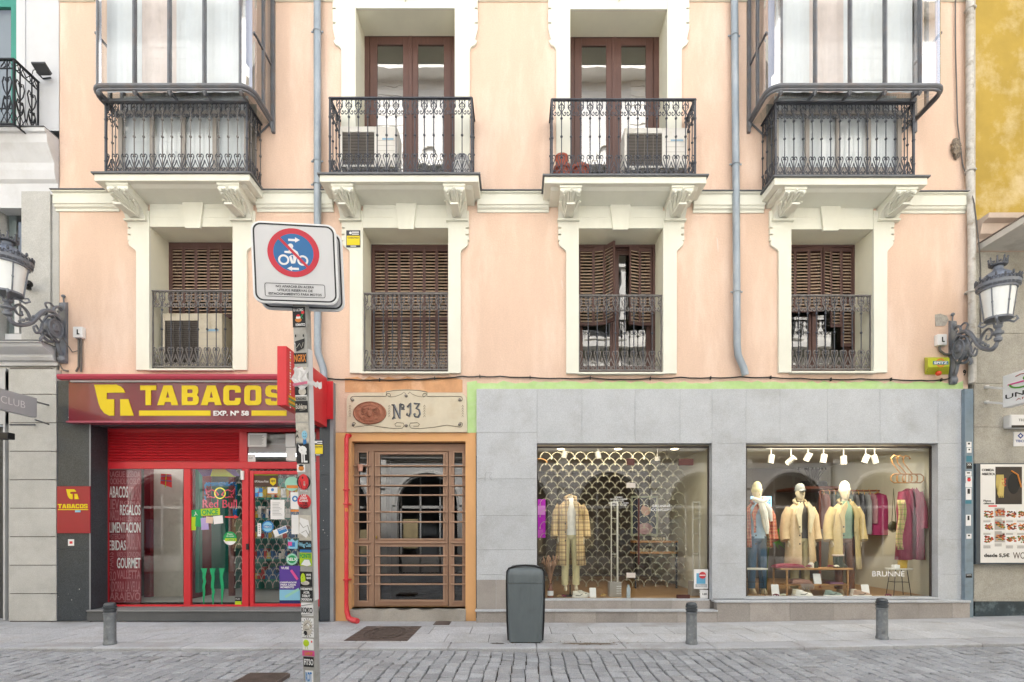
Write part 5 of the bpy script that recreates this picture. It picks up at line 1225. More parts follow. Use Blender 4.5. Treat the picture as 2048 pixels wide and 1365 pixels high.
for k in range(22):
    zz = zt_-.06-k*.036
    m.box(x2+.05, x2+.053, y1+.26, y1+.38, zz, zz+.02, 0); m.box(x2+.05, x2+.053, y1+.1, y1+.13, zz, zz+.02, 1 if k % 4 < 3 else 0)
for k in range(4): m.box(x2+.053, x2+.055, y1+.06, y1+.4, zb_+.03+k*.035, zb_+.05+k*.035, (2, 0)[k % 2])
m.build('price_rows', [yellow, wlet, stg], t)
# ---------------- other projecting signs and the menu board ----------------
t = thing('projecting_sign', 'silver slab sign with white lettering projecting from the left building', 'sign', (X(60), 0, Z(815)))
m = MB(); m.M = Matrix.Identity(4); x = X(74,-.35)
m.box(x-.09, x, -1.6, -.35, Z(836,-.35), Z(797,-.35)); m.build('box', mat('silver_sign','#b4b6ba',.4,var=.04), t, bevel=.004)
m = MB(); Mx = Matrix.Translation((x+.001, 0, 0)) @ Matrix.Rotation(radians(90), 4, 'Z')
za, zb = Z(797,-.35), Z(836,-.35); hh = za-zb
m.text('TERESA', -1.5, -.98, za-hh*.33, zb+hh*.33, 0, px=False, M=Mx, ext=.002, off=-.005); m.text('CLUB', -.93, -.55, za-hh*.33, zb+hh*.33, 0, px=False, M=Mx, ext=.002, off=-.015); m.build('lettering', wlet, t)
m = MB(); m.tube([(x-.04,-.34,zb-.03),(x-.04,-.02,zb-.06)], .012, 6); m.tube([(x-.04,-.34,za-.05),(x-.04,0,za-.05)], .014, 6); m.build('bracket', lead, t)
t = thing('spotlight_bar', 'black floodlight on a wall arm below the silver projecting sign', 'floodlight', (X(10), 0, Z(870)))
m = MB(); m.tube([(X(70,-.1),-.1,Z(850,-.1)),(X(20,-.5),-.5,Z(850,-.5))], .014, 6); m.build('arm', lead, t); m = MB(); m.box(X(-5,-.55), X(22,-.55), -.6, -.48, Z(879,-.55), Z(866,-.55)); m.build('lamp_head', black, t, bevel=.01)
t = thing('projecting_sign', 'white lightbox sign UNI RAMEN with a bowl drawing, projecting at the right edge', 'sign', (X(2020), 0, Z(780)))
x = X(1999,-.35); m = MB(); za, zb = Z(751,-.45), Z(815,-.45); m.box(x, x+.14, -1.7, -.4, zb, za); m.build('lightbox', mat('lightbox_white','#f4f5f6',.4,var=.01), t, bevel=.01)
m = MB(); Mx = Matrix.Translation((x-.001, 0, 0)) @ Matrix.Rotation(radians(-90), 4, 'Z'); hh = za-zb
m.text('UNI RAMEN', .45, 1.6, za-hh*.62, za-hh*.76, 0, 0, px=False, M=Mx, off=.01); m.text('ARTESANO', .62, 1.3, za-hh*.82, za-hh*.88, 0, 1, px=False, M=Mx)
m.shape([[(-(0), 0)]*3], 0) if False else None
m.M = Mx; m.tube([(.75+.22*cos(a*pi/10), -.002, za-.17+.09*sin(a*pi/10)) for a in range(10, 21)], .016, 4, mi=2); m.tube([(.5,-.002,za-.17),(1.0,-.002,za-.18)], .014, 4, mi=3); m.ell((.8,-.002,za-.13), (.07,.004,.04), 10, 6, mi=2); m.tube([(.62,-.002,za-.07),(.7,-.002,za-.055),(.8,-.002,za-.07)], .008, 4, mi=1); m.M = None
m.build('lettering', [black, mat('dull_red','#b0524a',.6), mat('leaf_green','#5ea63c',.6), C_('vinyl_pink','#e0559c')], t)
m = MB()
for p in (776, 806): m.box(X(1966), X(1972), -.06, 0, Z(p+3), Z(p-3)); m.box(X(1968), x+.03, -.5, -.46, Z(p+1), Z(p-1)) if False else m.tube([(X(1968),-.04,Z(p)),(x+.05,-.42,Z(p,-.4)-.02)], .022, 4)
m.build('bracket', white, t)
t = thing('air_curtain_unit', 'small white rounded unit on the beige stone under the bowl sign', 'alarm unit', (X(2040), 0, Z(842)))
m = MB(); m.box(X(2021,-.15), X(2075,-.15), -.15, 0, Z(856,-.15), Z(829,-.15)); m.build('housing', white, t, bevel=.03); m = MB(); m.box(X(2023,-.15), X(2075,-.15), -.157, -.151, Z(856,-.15), Z(851,-.15)); m.text('TECSEG',2037,2062,838,843,-.152,0); m.build('slot', black, t)
t = thing('alarm_notice', 'white enamel notice with a blue diamond emblem above the menu board', 'notice', (X(2040), 0, Z(878)))
m = MB(); m.pb(2028,2070,864,893,-.035,-.021,0); m.pb(2030,2068,866,891,-.037,-.0355,0); m.build('plate', white, t, bevel=.002); m = MB(); m.shape([[(2041,866),(2047,872),(2041,878),(2035,872)],[(2041,869),(2044,872),(2041,875),(2038,872)]], -.039,.002,0); m.text('TECSEG',2031,2062,880,885,-.039,0,off=.03); m.build('lettering', C_('plate_blue','#2d4c9c'), t)
t = thing('menu_board', 'framed restaurant menu board headed COMIDA ASIATICA with dish photos', 'menu board', (X(2040), 0, Z(1030)))
m = MB(); y = -.14; m.pb(1952,2120,927,1129,y,-.021,0); mbd = m.build('frame', mat('board_frame','#4b555e',.5), t, bevel=.004)
m = MB(); m.pb(1961,2115,929,1126,y-.003,y-.001,0); y -= .003
fo = random.Random(3); foods = []
m.pb(1991,2044,934,1009,y-.002,y,1); m.build('sheet', [mat('menu_paper','#eceae6',.6,var=.03), mat('menu_dark_photo','#37302e',.5,var=.3)], t)
m = MB(); m.text('COMIDA',1963.5,1988,938,943,y-.001,0,off=.03); m.text('ASIÁTICA',1963.5,1990,944.5,951,y-.001,0,off=.03); m.text('Platos',1967,1982,1000,1004,y-.001,0,off=.02); m.text('calientes',1967,1988,1005,1009,y-.001,0,off=.02); m.text('desde 5,5€',1968,2019,1107,1116,y-.001,0,off=.03); m.text('WOK',2026,2060,1105,1118,y-.001,1,off=.0); m.pb(1977,1994,1011,1014,y-.002,y,2)
for r_ in range(3):
    for c in range(4):
        a = 1967+c*22.5; u = 1041+r_*25+(-4 if c == 1 else 0)+1
        m2 = MB()
        for q in range(3): m2.pb(a,a+14,u+q*2,u+q*2+.7,y-.002,y,0)
        m2.build('dish_caption', black, t)
m.build('lettering', [black, C_('vinyl_brown','#57413a'), str_], t)
for r_ in range(3):
    for c in range(4):
        a = 1967+c*22.5; u = 1020+r_*25+(-4 if c == 1 else 0); mm = MB(); mm.pb(a,a+20,u,u+19,y-.003,y,0)
        for k in range(26): mm.ell((X(a+2+fo.random()*16,y), y-.004, Z(u+3+fo.random()*12,y)), (.012+.02*fo.random(),.004,.01+.008*fo.random()), 5, 3, mi=fo.choice([1,1,2,3,4]))
        mm.build('dish_photo', [wlet if c != 1 else mat('plate_grey','#b5b0aa',.5), mat('sauce_red','#b2432c',.5), mat('noodle_orange','#d98a3c',.5), mat('herb_green','#5f7d35',.5), mat('dark_sauce','#5b2a20',.5)], t)
mm = MB()
for k in range(9): mm.tube([(X(1993+k*1.6,y),y-.004,Z(950,y)),(X(1992+k*1.9,y),y-.005,Z(970,y)),(X(1995+k*1.3,y),y-.005,Z(990+k%3*3,y)),(X(2001+k*.8,y),y-.004,Z(960,y))], .007, 4, mi=0)
for k in range(20): mm.ell((X(2003+fo.random()*9,y),y-.006,Z(958+fo.random()*14,y)), (.02,.005,.015), 5, 3, mi=1)
mm.tube([(X(2022,y),y-.004,Z(942,y)),(X(2035,y),y-.004,Z(950,y)),(X(2042,y),y-.004,Z(975,y))], .012, 5, mi=2); mm.ell((X(2027,y),y-.002,Z(968,y)),(.1,.003,.17),14,8,mi=3)
mm.build('noodle_photo', [mat('noodle','#d8c172',.6), mat('sauce_red','#b2432c',.5), mat('noodle_orange','#d98a3c',.5), mat('black_glove','#17181a',.6)], t)
# ---------------- ornate wall lamps ----------------
lampm = mat('lamp_cast_iron', '#7d828b', .45, metal=.2, var=.2, scale=8, bump=.2, bscale=50)
def street_lamp(label, x, zb):
    t = thing('street_lamp', label, 'street lamp', (x, 0, zb), 'ornate crowned lamps on wall brackets')
    P = .95      # lantern distance from the wall (local -y)
    m = MB(); H = 1.15
    m.prism([(0,0),(-.05,.0),(-.075,.04),(-.075,.1),(-.05,.16),(-.045,.9),(-.07,.96),(-.05,H-.03),(0,H)], -.055, .055, 0, 'yz')
    m.ell((0,-.06,.07), (.065,.05,.07), 10, 8); m.ell((0,-.05,H-.1), (.05,.03,.05), 8, 6)
    m.tube([(0,-.02,H-.02),(0,-.03,H+.08)], .012, 6); m.ell((0,-.03,H+.1), (.035,.03,.03), 8, 6)
    def tb(pts, r, n=7):
        rs = [q*.8 for q in r] if isinstance(r, list) else [r*.8]*len(pts)
        P_, R_ = cr([(p[2] if len(p) > 2 else 0, -p[0], p[1]) for p in pts], 4, rs); m.tube(P_, R_, n)
    # main arm: up from the foot, round the medallion, out in an S and up to the lantern neck
    tb([(.05,.1),(.1,.2),(.14,.32),(.22,.4),(.36,.42)], [.03,.04,.04,.03,.02])
    tb([(.04,.62),(.1,.78),(.22,.86),(.36,.82),(.48,.68),(.58,.52),(.7,.42),(.84,.36),(.93,.40),(.97,.5)], [.03,.04,.045,.045,.045,.045,.045,.045,.04,.03], 8)
    tb([(.05,.55),(.12,.7),(.24,.78),(.34,.72),(.4,.6)], [.02,.025,.03,.025,.015])
    tb([(.03,.95),(.12,1.0),(.2,.95),(.2,.86),(.13,.84),(.11,.9),(.15,.92)], [.03,.035,.03,.025,.02,.018,.012])
    tb([(.3,.85),(.36,.95),(.28,1.0),(.2,.96)], .02)
    tb([(.6,.5),(.66,.66),(.78,.72),(.86,.64),(.82,.55),(.74,.56),(.75,.63)], [.03,.03,.028,.025,.02,.018,.014])
    tb([(.42,.56),(.44,.42),(.52,.36),(.56,.44),(.5,.48)], [.025,.03,.025,.02,.012]); tb([(.1,.36),(.3,.3),(.42,.36),(.52,.5)], [.02,.025,.022,.015])
    tb([(.48,.66),(.4,.56),(.44,.48)], .02); tb([(.4,.36),(.44,.28),(.4,.24)], [.025,.03,.02])
    for k in range(9):
        a = .3+.055*k; m.ell((0,-a-.04,.80-.045*k), (.03,.02,.03), 6, 5)
    # oval shield with raised rim
    m.add([(.05*s, -(.23+.13*cos(2*pi*k/16)), .56+.17*sin(2*pi*k/16)) for s in (-1,1) for k in range(16)], [tuple(range(16)), tuple(range(31,15,-1))]+[(k,k+16,(k+1)%16+16,(k+1)%16) for k in range(16)])
    for s in (-1, 1):
        m.tube([(.055*s, -(.23+.125*cos(2*pi*k/16)), .56+.165*sin(2*pi*k/16)) for k in range(16)], .014, 5, closed=True)
        m.ell((.055*s,-.23,.57), (.02,.06,.08), 8, 6); m.ell((.06*s,-.25,.6), (.02,.03,.03), 6, 5); m.ell((.06*s,-.2,.53), (.02,.035,.025), 6, 5)
        tb([(.12,.4,.04*s),(.2,.34,.05*s),(.32,.38,.05*s),(.38,.5,.04*s)], .014); tb([(.12,.74,.04*s),(.24,.8,.06*s),(.36,.74,.05*s)], .016)
    m.build('bracket', lampm, t, smooth=True, local=True)
    c = (0, -.97, 0); LM = Matrix.Translation(c) @ Matrix.Diagonal((.83,.83,1,1)) @ Matrix.Translation((0,.97,0))
    m = MB(); m.lathe([(.02,.44),(.055,.46),(.06,.5),(.04,.52),(.045,.55),(.075,.57),(.08,.6),(.05,.62),(.035,.66),(.06,.68),(.065,.7),(.02,.71)], c, 14)
    for k in range(4):
        a = radians(45+90*k); u = (cos(a), sin(a))
        m.tube([(c[0]+u[0]*q, c[1]+u[1]*q, z) for q, z in ((.03,.68),(.06,.76),(.13,.76),(.19,.72),(.24,.76),(.22,.81),(.18,.79))], [.018,.018,.018,.018,.018,.016,.012], 6)
    m.build('neck', lampm, t, smooth=True, local=True)
    m = MB(); m.M = LM; m.lathe([(.20,.8),(.222,.8),(.222,.83),(.20,.83)], c, 24); m.lathe([(.27,1.27),(.3,1.27),(.3,1.3),(.345,1.33),(.35,1.38),(.33,1.4),(.27,1.38)], c, 28)
    for k in range(6):
        a = radians(30+60*k); m.tube([(c[0]+.215*cos(a), c[1]+.215*sin(a), .8),(c[0]+.285*cos(a), c[1]+.285*sin(a), 1.3)], .012, 6)
        m.ell((c[0]+.25*cos(a), c[1]+.25*sin(a), 1.05), (.018,.018,.025), 6, 5)
    for k in range(30):
        a = 2*pi*k/30; m.box(c[0]+.335*cos(a)-.006, c[0]+.335*cos(a)+.006, c[1]+.335*sin(a)-.006, c[1]+.335*sin(a)+.006, 1.3, 1.36)
    m.build('lantern_frame', lampm, t, smooth=True, local=True)
    m = MB(); m.M = LM; m.lathe([(.205,.81),(.24,1.05),(.275,1.29)], c, 24); m.build('lamp_glass', mat('opal_white','#f0f3f2',.3,var=.06,spec=.5), t, smooth=True, local=True)
    m = MB(); m.M = LM; m.lathe([(.33,1.38),(.31,1.42),(.25,1.5),(.16,1.56),(.1,1.59),(.08,1.62),(.085,1.66),(.11,1.67),(.12,1.7),(.02,1.7)], c, 24); m.build('dome', mat('lamp_dome','#767e8c',.4,metal=.3,var=.15), t, smooth=True, local=True)
    m = MB(); m.M = LM
    for k in range(16):      # cresting on the rim
        a = 2*pi*k/16; R_ = .345; x_, y_ = c[0]+R_*cos(a), c[1]+R_*sin(a); tx, ty = -sin(a), cos(a)
        for g in (-1, 1): m.tube([(x_+tx*g*.06, y_+ty*g*.06, 1.38),(x_+tx*g*.05, y_+ty*g*.05, 1.43),(x_+tx*g*.02, y_+ty*g*.02, 1.42),(x_, y_, 1.385)], .01, 4)
        m.ell((x_, y_, 1.44 if k % 2 else 1.46), (.022,.022,.035), 6, 5)
    for k in range(8):       # crown
        a = 2*pi*k/8; R_ = .125; x_, y_ = c[0]+R_*cos(a), c[1]+R_*sin(a)
        m.tube([(x_, y_, 1.68),(x_*1.0+.02*cos(a), y_+.02*sin(a), 1.78)], [.03,.012], 5); m.ell((x_+.02*cos(a), y_+.02*sin(a), 1.79), (.018,.018,.02), 6, 4)
        m.ell((c[0]+.135*cos(a+.39), c[1]+.135*sin(a+.39), 1.72), (.02,.02,.02), 5, 4)
    m.lathe([(.11,1.66),(.14,1.67),(.14,1.69),(.12,1.7)], c, 16)
    m.build('crown', mat('dark_cresting','#565a62',.45,metal=.2), t, local=True)
    return t
sl = street_lamp('ornate crowned street lamp on a wall bracket at the left, beside the tobacco sign', X(130), Z(728)); sl.scale = (1,1,.89)
copy_thing(sl, (X(1903), 0, Z(770)), 'ornate crowned street lamp on a wall bracket at the right, above the menu board', scale=(.95,.86,.93))
mb = MB(); mb.tube([(X(116),-.05,Z(690)),(X(120),-.05,Z(725)),(X(130),-.04,Z(742)),(X(140),-.03,Z(744))], .014, 6); mb.tube([(X(134),-.08,Z(680)),(X(148),-.03,Z(706)),(X(160),-.03,Z(703))], .008, 5)
tag(mb.build('cable', mat('grey_cable', '#6d6a68', .6)), 'dark cable looping from the foot of the left lamp bracket', 'cable')
# ---------------- air conditioners, pots ----------------
acw = mat('ac_casing', '#e6e4df', .5, var=.06, dirt='#b5ab9b', dirta=.35, dscale=4); acd = mat('ac_coil', '#4a443f', .7, var=.2)
def acunit(label, px0, px1, pt, pb_, y, grp='air conditioner units on the balconies', old=False):
    x0, x1, z1, z0 = X(px0,y), X(px1,y), Z(pt,y), Z(pb_,y); t = thing('air_conditioner', label, 'air conditioner', ((x0+x1)/2, y+.15, z0), grp)
    w, h = x1-x0, z1-z0; cs = mat('old_ac_casing','#cfc6b2',.6,var=.12,dirt='#8f8268',dirta=.6,dscale=3) if old else acw
    gx0, gx1, gz0, gz1 = x0+.04*w, x0+.6*w, z0+.1*h, z1-.13*h
    m = MB(); m.box(x0, x1, y+.03, y+.33, z0+.03, z1); m.box(x0, gx0, y, y+.03, z0+.03, z1); m.box(gx1, x1, y, y+.03, z0+.03, z1); m.box(gx0, gx1, y, y+.03, gz1, z1); m.box(gx0, gx1, y, y+.03, z0+.03, gz0)
    for a in (.12, .8): m.box(x0+a*w, x0+a*w+.05, y, y+.3, z0, z0+.03)
    m.build('casing', cs, t, bevel=.008)
    m = MB(); m.box(gx0, gx1, y+.022, y+.029, gz0, gz1); m.build('coil', acd, t)
    m = MB(); n = 22
    for k in range(n): zz = gz0+(gz1-gz0)*k/n; m.box(gx0, gx1, y+.004, y+.01, zz, zz+.005)
    for k in range(5): xx = gx0+(gx1-gx0)*k/4; m.box(xx-.003, xx+.003, y+.002, y+.012, gz0, gz1)
    for q in (.06,.13,.2): 
        if old: m.tube([((gx0+gx1)/2+q*cos(a*pi/8), y+.006, (gz0+gz1)/2+q*sin(a*pi/8)) for a in range(16)], .003, 4, closed=True)
    m.build('fan_grille', mat('ac_grille','#8d8781',.6) if not old else mat('ac_grille_dark','#5d5853',.6), t)
    m = MB()
    for k in range(4): m.box(gx1+.05*w, x1-.04*w, y-.002, y, z0+h*(.3+.12*k), z0+h*(.3+.12*k)+.006, 1)
    m.box(x1-.26*w, x1-.06*w, y-.003, y, z1-.32*h, z1-.28*h, 0); m.build('maker_label', [C_('label_blue','#8fb3cc'), mat('ac_seam','#b9b5ae',.6)], t)
acunit('white air conditioner on the second balcony from the left, left of the door', 680, 794, 253, 338, -.33)
acunit('white air conditioner on the balcony with terracotta planters', 1249, 1374, 256, 340, -.33)
acunit('dirty cream air conditioner behind the small iron railing over the tobacco sign', 325, 444, 627, 740, .09, old=True)
terr = mat('terracotta', '#b5614d', .8, var=.15)
def planter(px, w, label, lid):
    y = -.3; z0 = Z(386.5); x = X(px,y); t = thing('flower_pot', label, 'flower pot', (x, y+.1, z0), 'terracotta pots on the balcony floor'); r_ = w/2
    m = MB(); m.lathe([(r_*.7,0),(r_*.95,.2),(r_*1.08,.21),(r_*1.08,.26),(r_*.95,.26),(r_*.9,.22),(.01,.2)], (x,y+.1,z0+.0), 16); m.build('pot', terr, t, smooth=True)
    if lid: m = MB(); m.lathe([(r_*.55,.25),(r_*.7,.42),(r_*.75,.42),(r_*.75,.45),(.01,.45)], (x-.02,y+.1,z0), 14); m.build('inner_pot', terr, t, smooth=True)
planter(1127, .3, 'terracotta flower pot with a smaller pot stacked in it, left end of the balcony', True); planter(1162, .3, 'wide terracotta flower pot without anything in it, beside the stacked pots', False)
t = thing('bucket', 'white bucket under a round grey lid at the right end of the balcony', 'bucket', (X(922,-.3), -.22, Z(386)))
m = MB(); m.lathe([(.1,0),(.14,.28),(.15,.28),(.15,.3),(.01,.3)], (X(922,-.3),-.22,Z(386.5)), 16); m.build('body', white, t, smooth=True); m = MB(); m.ell((X(922,-.3),-.2,Z(311,-.3)), (.125,.03,.11), 16, 8); m.build('lid', mat('grey_lid','#9b9c9e',.5), t, smooth=True)
# ---------------- no-parking sign pole ----------------
galv = mat('galvanised_post', '#b3b2ad', .5, metal=.3, var=.2, scale=12, dirt='#8e8a80', dirta=.6, dscale=9)
def PD(px, py, d): return Vector(((px-VX)/PPM*d/D, d-D, EYE+(VY-py)/PPM*d/D))
top = PD(602, 560, 3.08); bot = PD(624, 1365, 3.3); dirn = (top-bot).normalized(); base = bot - dirn*((bot.z+.06)/dirn.z)
t = thing('street_sign', 'leaning galvanised post plastered with stickers carrying a square no-parking sign for motorbikes', 'street sign', base)
zax = dirn; yax = Vector((.16,1,0)); yax = (yax - zax*yax.dot(zax)).normalized(); xax = yax.cross(zax)
ML = Matrix((xax, yax, zax)).transposed().to_4x4(); ML.translation = base
L = (top-base).length; w2, d2 = .042, .03
m = MB(); m.M = ML; m.box(-w2, w2, -d2, d2, 0, L+.05); m.M = None; m.build('post', galv, t, bevel=.006)
def hz(py):      # height along the post for a pixel row (iterated)
    lo, hi = 0, L+1
    for _ in range(40):
        mid = (lo+hi)/2; p = base + zax*mid; q = VY-(p.z-EYE)*PPM*D/(p.y+D)
        lo, hi = (mid, hi) if q > py else (lo, mid)
    return lo
cxm = ML @ Vector((0,0,0))
def on_post(fn, mats__, name='sticker', yo=-d2-.0015):
    m = MB(); M_ = ML @ Matrix.Translation((0, yo, 0)); fn(m, M_)
    m.build(name, mats__, t)
def stk(t_, u, bgm, txt=(), shp=(), a=-1, b=1, rd=False, mt=None):
    """sticker between pixel rows; txt: (string, a, b, f0, f1, mi); coords in half-widths"""
    mt = mt or [wlet, black, str_, stb, stg, sty, pink, sto, skyb, mat('worn_paper','#cfc9bd',.8,var=.3,scale=30), galv]
    z1, z0 = hz(t_), hz(u); h = z1-z0
    def fn(m, M_):
        m.M = M_
        if rd:
            r_ = min(h/2, w2*(b-a)/2)*1.0; m.prism([(w2*(a+b)/2+r_*cos(k*pi/12), (z0+z1)/2+r_*sin(k*pi/12)) for k in range(24)], -.001, .0004, bgm)
        elif bgm is not None: m.box(w2*a*.98, w2*b*.98, -.001, .0004, z0, z1, bgm)
        for q in shp:
            k = q[0]
            if k == 'e': m.ell((w2*q[1], -.0015, z0+h*q[2]), (w2*q[3], .0012, h*q[4]), 14, 5, mi=q[5])
            elif k == 'r': m.box(w2*q[1], w2*q[3], -.0025, -.001, z0+h*q[2], z0+h*q[4], q[5])
            elif k == 'l': m.tube([(w2*x, -.002, z0+h*z) for x, z in q[1]], q[2], 4, mi=q[3])
            elif k == 'p': m.prism([(w2*x, z0+h*z) for x, z in q[1]], -.0028-.0003*len(q[1])*.1, -.001, q[2])
        m.M = None
        for s, ta, tb_, f0, f1, mi in txt:
            m.text(s, w2*ta, w2*tb_, z0+h*f1, z0+h*f0, -.003, mi, off=.03, px=False, M=M_, ext=.0004)
    on_post(fn, mt)
stk(618,658,1,[('EU ULTIMO',-.8,.7,.78,.92,0),('ROMANTICO',-.5,.95,.05,.18,0)],[('e',-.1,.36,.5,.12,7),('e',-.1,.47,.36,.13,0),('e',-.1,.55,.3,.08,2),('e',.6,.72,.25,.1,2),('l',[(.6,.65),(.4,.5),(.6,.42)],.003,4)])
stk(664,708,None,[],[('e',-.6,.75,.1,.07,1),('e',.6,.75,.1,.07,1),('p',[(-.7,.5),(.8,.62),(.6,.2),(-.5,.05)],1),('p',[(-.8,.42),(.9,.6),(-.6,.3)],0),('l',[(-.5,.2),(0,.4),(.3,.2),(.6,.45)],.002,9)])
stk(709,730,1,[('NGRX',-.9,.95,.15,.85,7)])
stk(737,776,9,[],[('p',[(-.9,.9),(.3,1),(.9,.6),(1,.1),(-.9,.0)],0),('p',[(-.9,.95),(.2,1),(-.3,.8)],6),('p',[(-.9,.2),(1,.35),(1,.2),(-.8,.05)],6)])
stk(776,795,1,[],[('e',.2,.5,.6,.4,9),('r',-.9,0,.9,.12,0)])
stk(797,803,None,[('CACHO',-.8,.8,.1,.9,1)]); stk(804,827,1,[('Bohème',-.85,.85,.3,.75,9)],[('l',[(-.3,.2),(.6,.25)],.0012,9)])
stk(828,862,9,[],[('r',-1,.42,1,.5,10)])
stk(862,885,9,[('N',-.95,-.6,.8,1,1),('A',-1,-.5,.35,.65,1)],[('e',.35,.6,.45,.38,8),('e',.25,.0,.15,.25,3),('e',.5,.02,.15,.22,3),('e',.2,.7,.1,.08,1),('e',.5,.7,.1,.08,1),('l',[(.1,.5),(.4,.42),(.6,.52)],.0015,1)])
stk(888,928,1,[('IL',-.2,.75,.05,.5,0)],[('e',0,.68,.65,.2,0),('e',-.1,.66,.2,.07,1),('p',[(-.7,.95),(-.5,.78),(-.3,.85)],0),('r',-.25,.45,.6,.55,0)])
stk(930,945,0,[],[('e',-.3,.5,.45,.35,7),('e',-.3,.85,.4,.15,1),('l',[(-.5,.3),(-.1,.35)],.0012,1)],b=.3)
stk(945,984,1,[('RADICAL',-.5,.6,.02,.1,0)],[('e',0,.5,.82,.42,2),('e',.1,.45,.5,.3,9),('e',-.1,.7,.2,.12,1),('l',[(-.6,.6),(-.3,.2),(.3,.15),(.6,.4)],.002,1)],rd=True,a=-1.08,b=1.08)
stk(984,1022,2,[('LAS',-.35,.35,.76,.88,0),('COSAS',-.6,.5,.62,.74,0),('CLARAS',-.75,.65,.48,.6,0),('Y EL',-.3,.6,.36,.46,1),('TECHNO',-.75,.7,.24,.34,1),('OSCURO',-.7,.7,.11,.22,1)],rd=True,a=-1.08,b=1.08)
stk(1030,1080,9,[],[('p',[(-.7,.9),(.6,.8),(.9,.4),(.2,.1),(-.9,.3)],0),('l',[(-.8,.7),(-.2,.5),(.5,.6),(.8,.3)],.003,10),('l',[(-.5,.3),(.2,.4),(.7,.15)],.003,10)])
stk(1081,1103,1,[('Wag Club',-.95,.95,.35,.85,8)],[('r',-.9,.0,.9,.2,3)])
stk(1105,1131,5,[('FONTE',-.9,.9,.6,.95,4)],[('p',[(-.8,.1),(-.2,.5),(.6,.5),(.9,.1),(.2,0)],0),('l',[(-.8,.1),(-.2,.5),(.6,.5),(.9,.1)],.0015,4)])
stk(1142,1172,1,[('VIVE',.0,.8,.72,.86,0),('BAKS',.1,.8,.52,.66,0)],[('e',-.5,.5,.4,.4,5),('e',-.2,.25,.7,.15,9),('e',-.6,.6,.12,.1,1)])
stk(1173,1201,1,[('HEMP83',-.9,.95,.8,.97,0),('ACER',-.5,.5,.55,.72,0),('DEBUT',-.7,.6,.3,.48,0),('XKREW',-.9,.9,.05,.23,0)])
stk(1204,1229,0,[('KOKO',-.9,.9,.2,.65,1)],[('l',[(-.95,.05),(.95,.15)],.0015,1),('l',[(-.95,.75),(.95,.95)],.002,1)])
m_ = [('l',[(.0+.8*cos(a*pi/9),.5+.42*sin(a*pi/9)),(1.0*cos(a*pi/9),.5+.5*sin(a*pi/9))],.0018,1) for a in range(18)]
stk(1234,1272,0,[],m_+[('e',0,.5,.78,.42,9),('e',.1,.62,.5,.2,0),('l',[(-.5,.6),(0,.75),(.6,.6),(.5,.45),(-.4,.4)],.002,1),('e',-.3,.25,.35,.16,1),('r',-.1,.4,.6,.5,0)])
stk(1275,1297,0,[],[('e',-.3,.6,.5,.32,5),('l',[(-.4,.3),(-.45,.05)],.0015,5),('l',[(-.1,.3),(-.05,.05)],.0015,5),('e',.6,.75,.12,.1,2),('e',-.4,.65,.06,.04,1),('e',-.2,.65,.06,.04,1)],a=-.9,b=.9)
stk(1299,1309,6,[('GARUF',-.6,.7,.15,.85,7)]); stk(1311,1331,1,[('FITSO',-.7,.8,.2,.8,0)],a=-.85,b=.85)
stk(1338,1364,0,[('KOT',-.5,.5,.15,.9,3)],a=-.6,b=.7)
m = MB(); m.M = ML; r_ = random.Random(9)      # torn tape flapping round the post
z0 = hz(760); m.surf(lambda u, v: (w2*1.15*(2*u-1)+.012*sin(v*9), -d2-.006-.004*sin(u*14+v*7), z0-.055+.11*v+.012*sin(u*8)), 12, 8, 0); m.surf(lambda u, v: (w2*(.9+2*u), -d2-.004-.01*sin(u*9)+.03*u, z0-.03-.03*u+(.02+.02*u)*v+.006*sin(u*20)), 10, 3, 0)
m.surf(lambda u, v: (w2*1.12*(2*u-1), -d2-.012-.002*sin(u*17), z0-.045+.016*v+.012*u), 10, 2, 1); m.M = None; m.build('torn_tape', [mat('plastic_tape','#dedcdc',.3,var=.1), C_('tape_pink','#d97a98')], t, solid=.0006)
m = MB(); m.M = ML; m.box(w2, w2+.004, -d2*.6, d2*.9, hz(1200), hz(700)); m.M = None; m.build('side_tape', mat('plastic_tape','#dedcdc',.3,var=.1), t)
# sign faces, built in their own tilted plane
d_s = 3.03; c_ = PD(590.5, 527, d_s); k_ = d_s/D/PPM; xa = (PD(668,452,d_s*1.01)-PD(510,443,d_s*.985)).normalized(); za = (PD(510,443,d_s)-PD(519,606,d_s*1.0)).normalized(); ya = za.cross(xa).normalized(); za = xa.cross(ya).normalized()
MS = Matrix((xa, ya, za)).transposed().to_4x4(); MS.translation = c_
def rr(w, h, r, n=6):
    p = []
    for cx, cz, a0 in ((w-r,h-r,0),(-w+r,h-r,90),(-w+r,-h+r,180),(w-r,-h+r,270)):
        for k in range(n+1): a = radians(a0+90*k/n); p.append((cx+r*cos(a), cz+r*sin(a)))
    return p
HW = 81*k_; HH = 81.5*k_; sg = mat('sign_reflective_white', '#d4d5d8', .4, var=.02)
def face(off_, lab):
    m = MB(); m.M = MS @ Matrix.Translation(off_)
    m.prism(rr(HW, HH, .055), -.0, .012, 0); m.shape([rr(HW-.006,HH-.006,.05), rr(HW-.012,HH-.012,.045)], -.0005, .0015, 1, px=False); m.shape([rr(HW-.012,HH-.012,.045)], -.0005, .001, 2, px=False)
    m.shape([rr(HW-.012,HH-.012,.045), rr(HW-.021,HH-.021,.038)], -.002, .0006, 3, px=False); m.M = None
    return m.build(lab, [mat('sign_edge','#e4e6e8',.4,metal=.2,var=.1), mat('sign_edge','#e4e6e8',.4), sg, C_('sign_black','#22262b')], t, bevel=.002)
front_p = face((0,0,0), 'sign_panel'); face((.024,.06,-.012), 'sign_panel')
m = MB(); m.M = MS; u = k_
def S_(pts): return [((a-590.5)*u, (527-b)*u) for a, b in pts]
CX, CY = -2.2*u, (527-506.5)*u
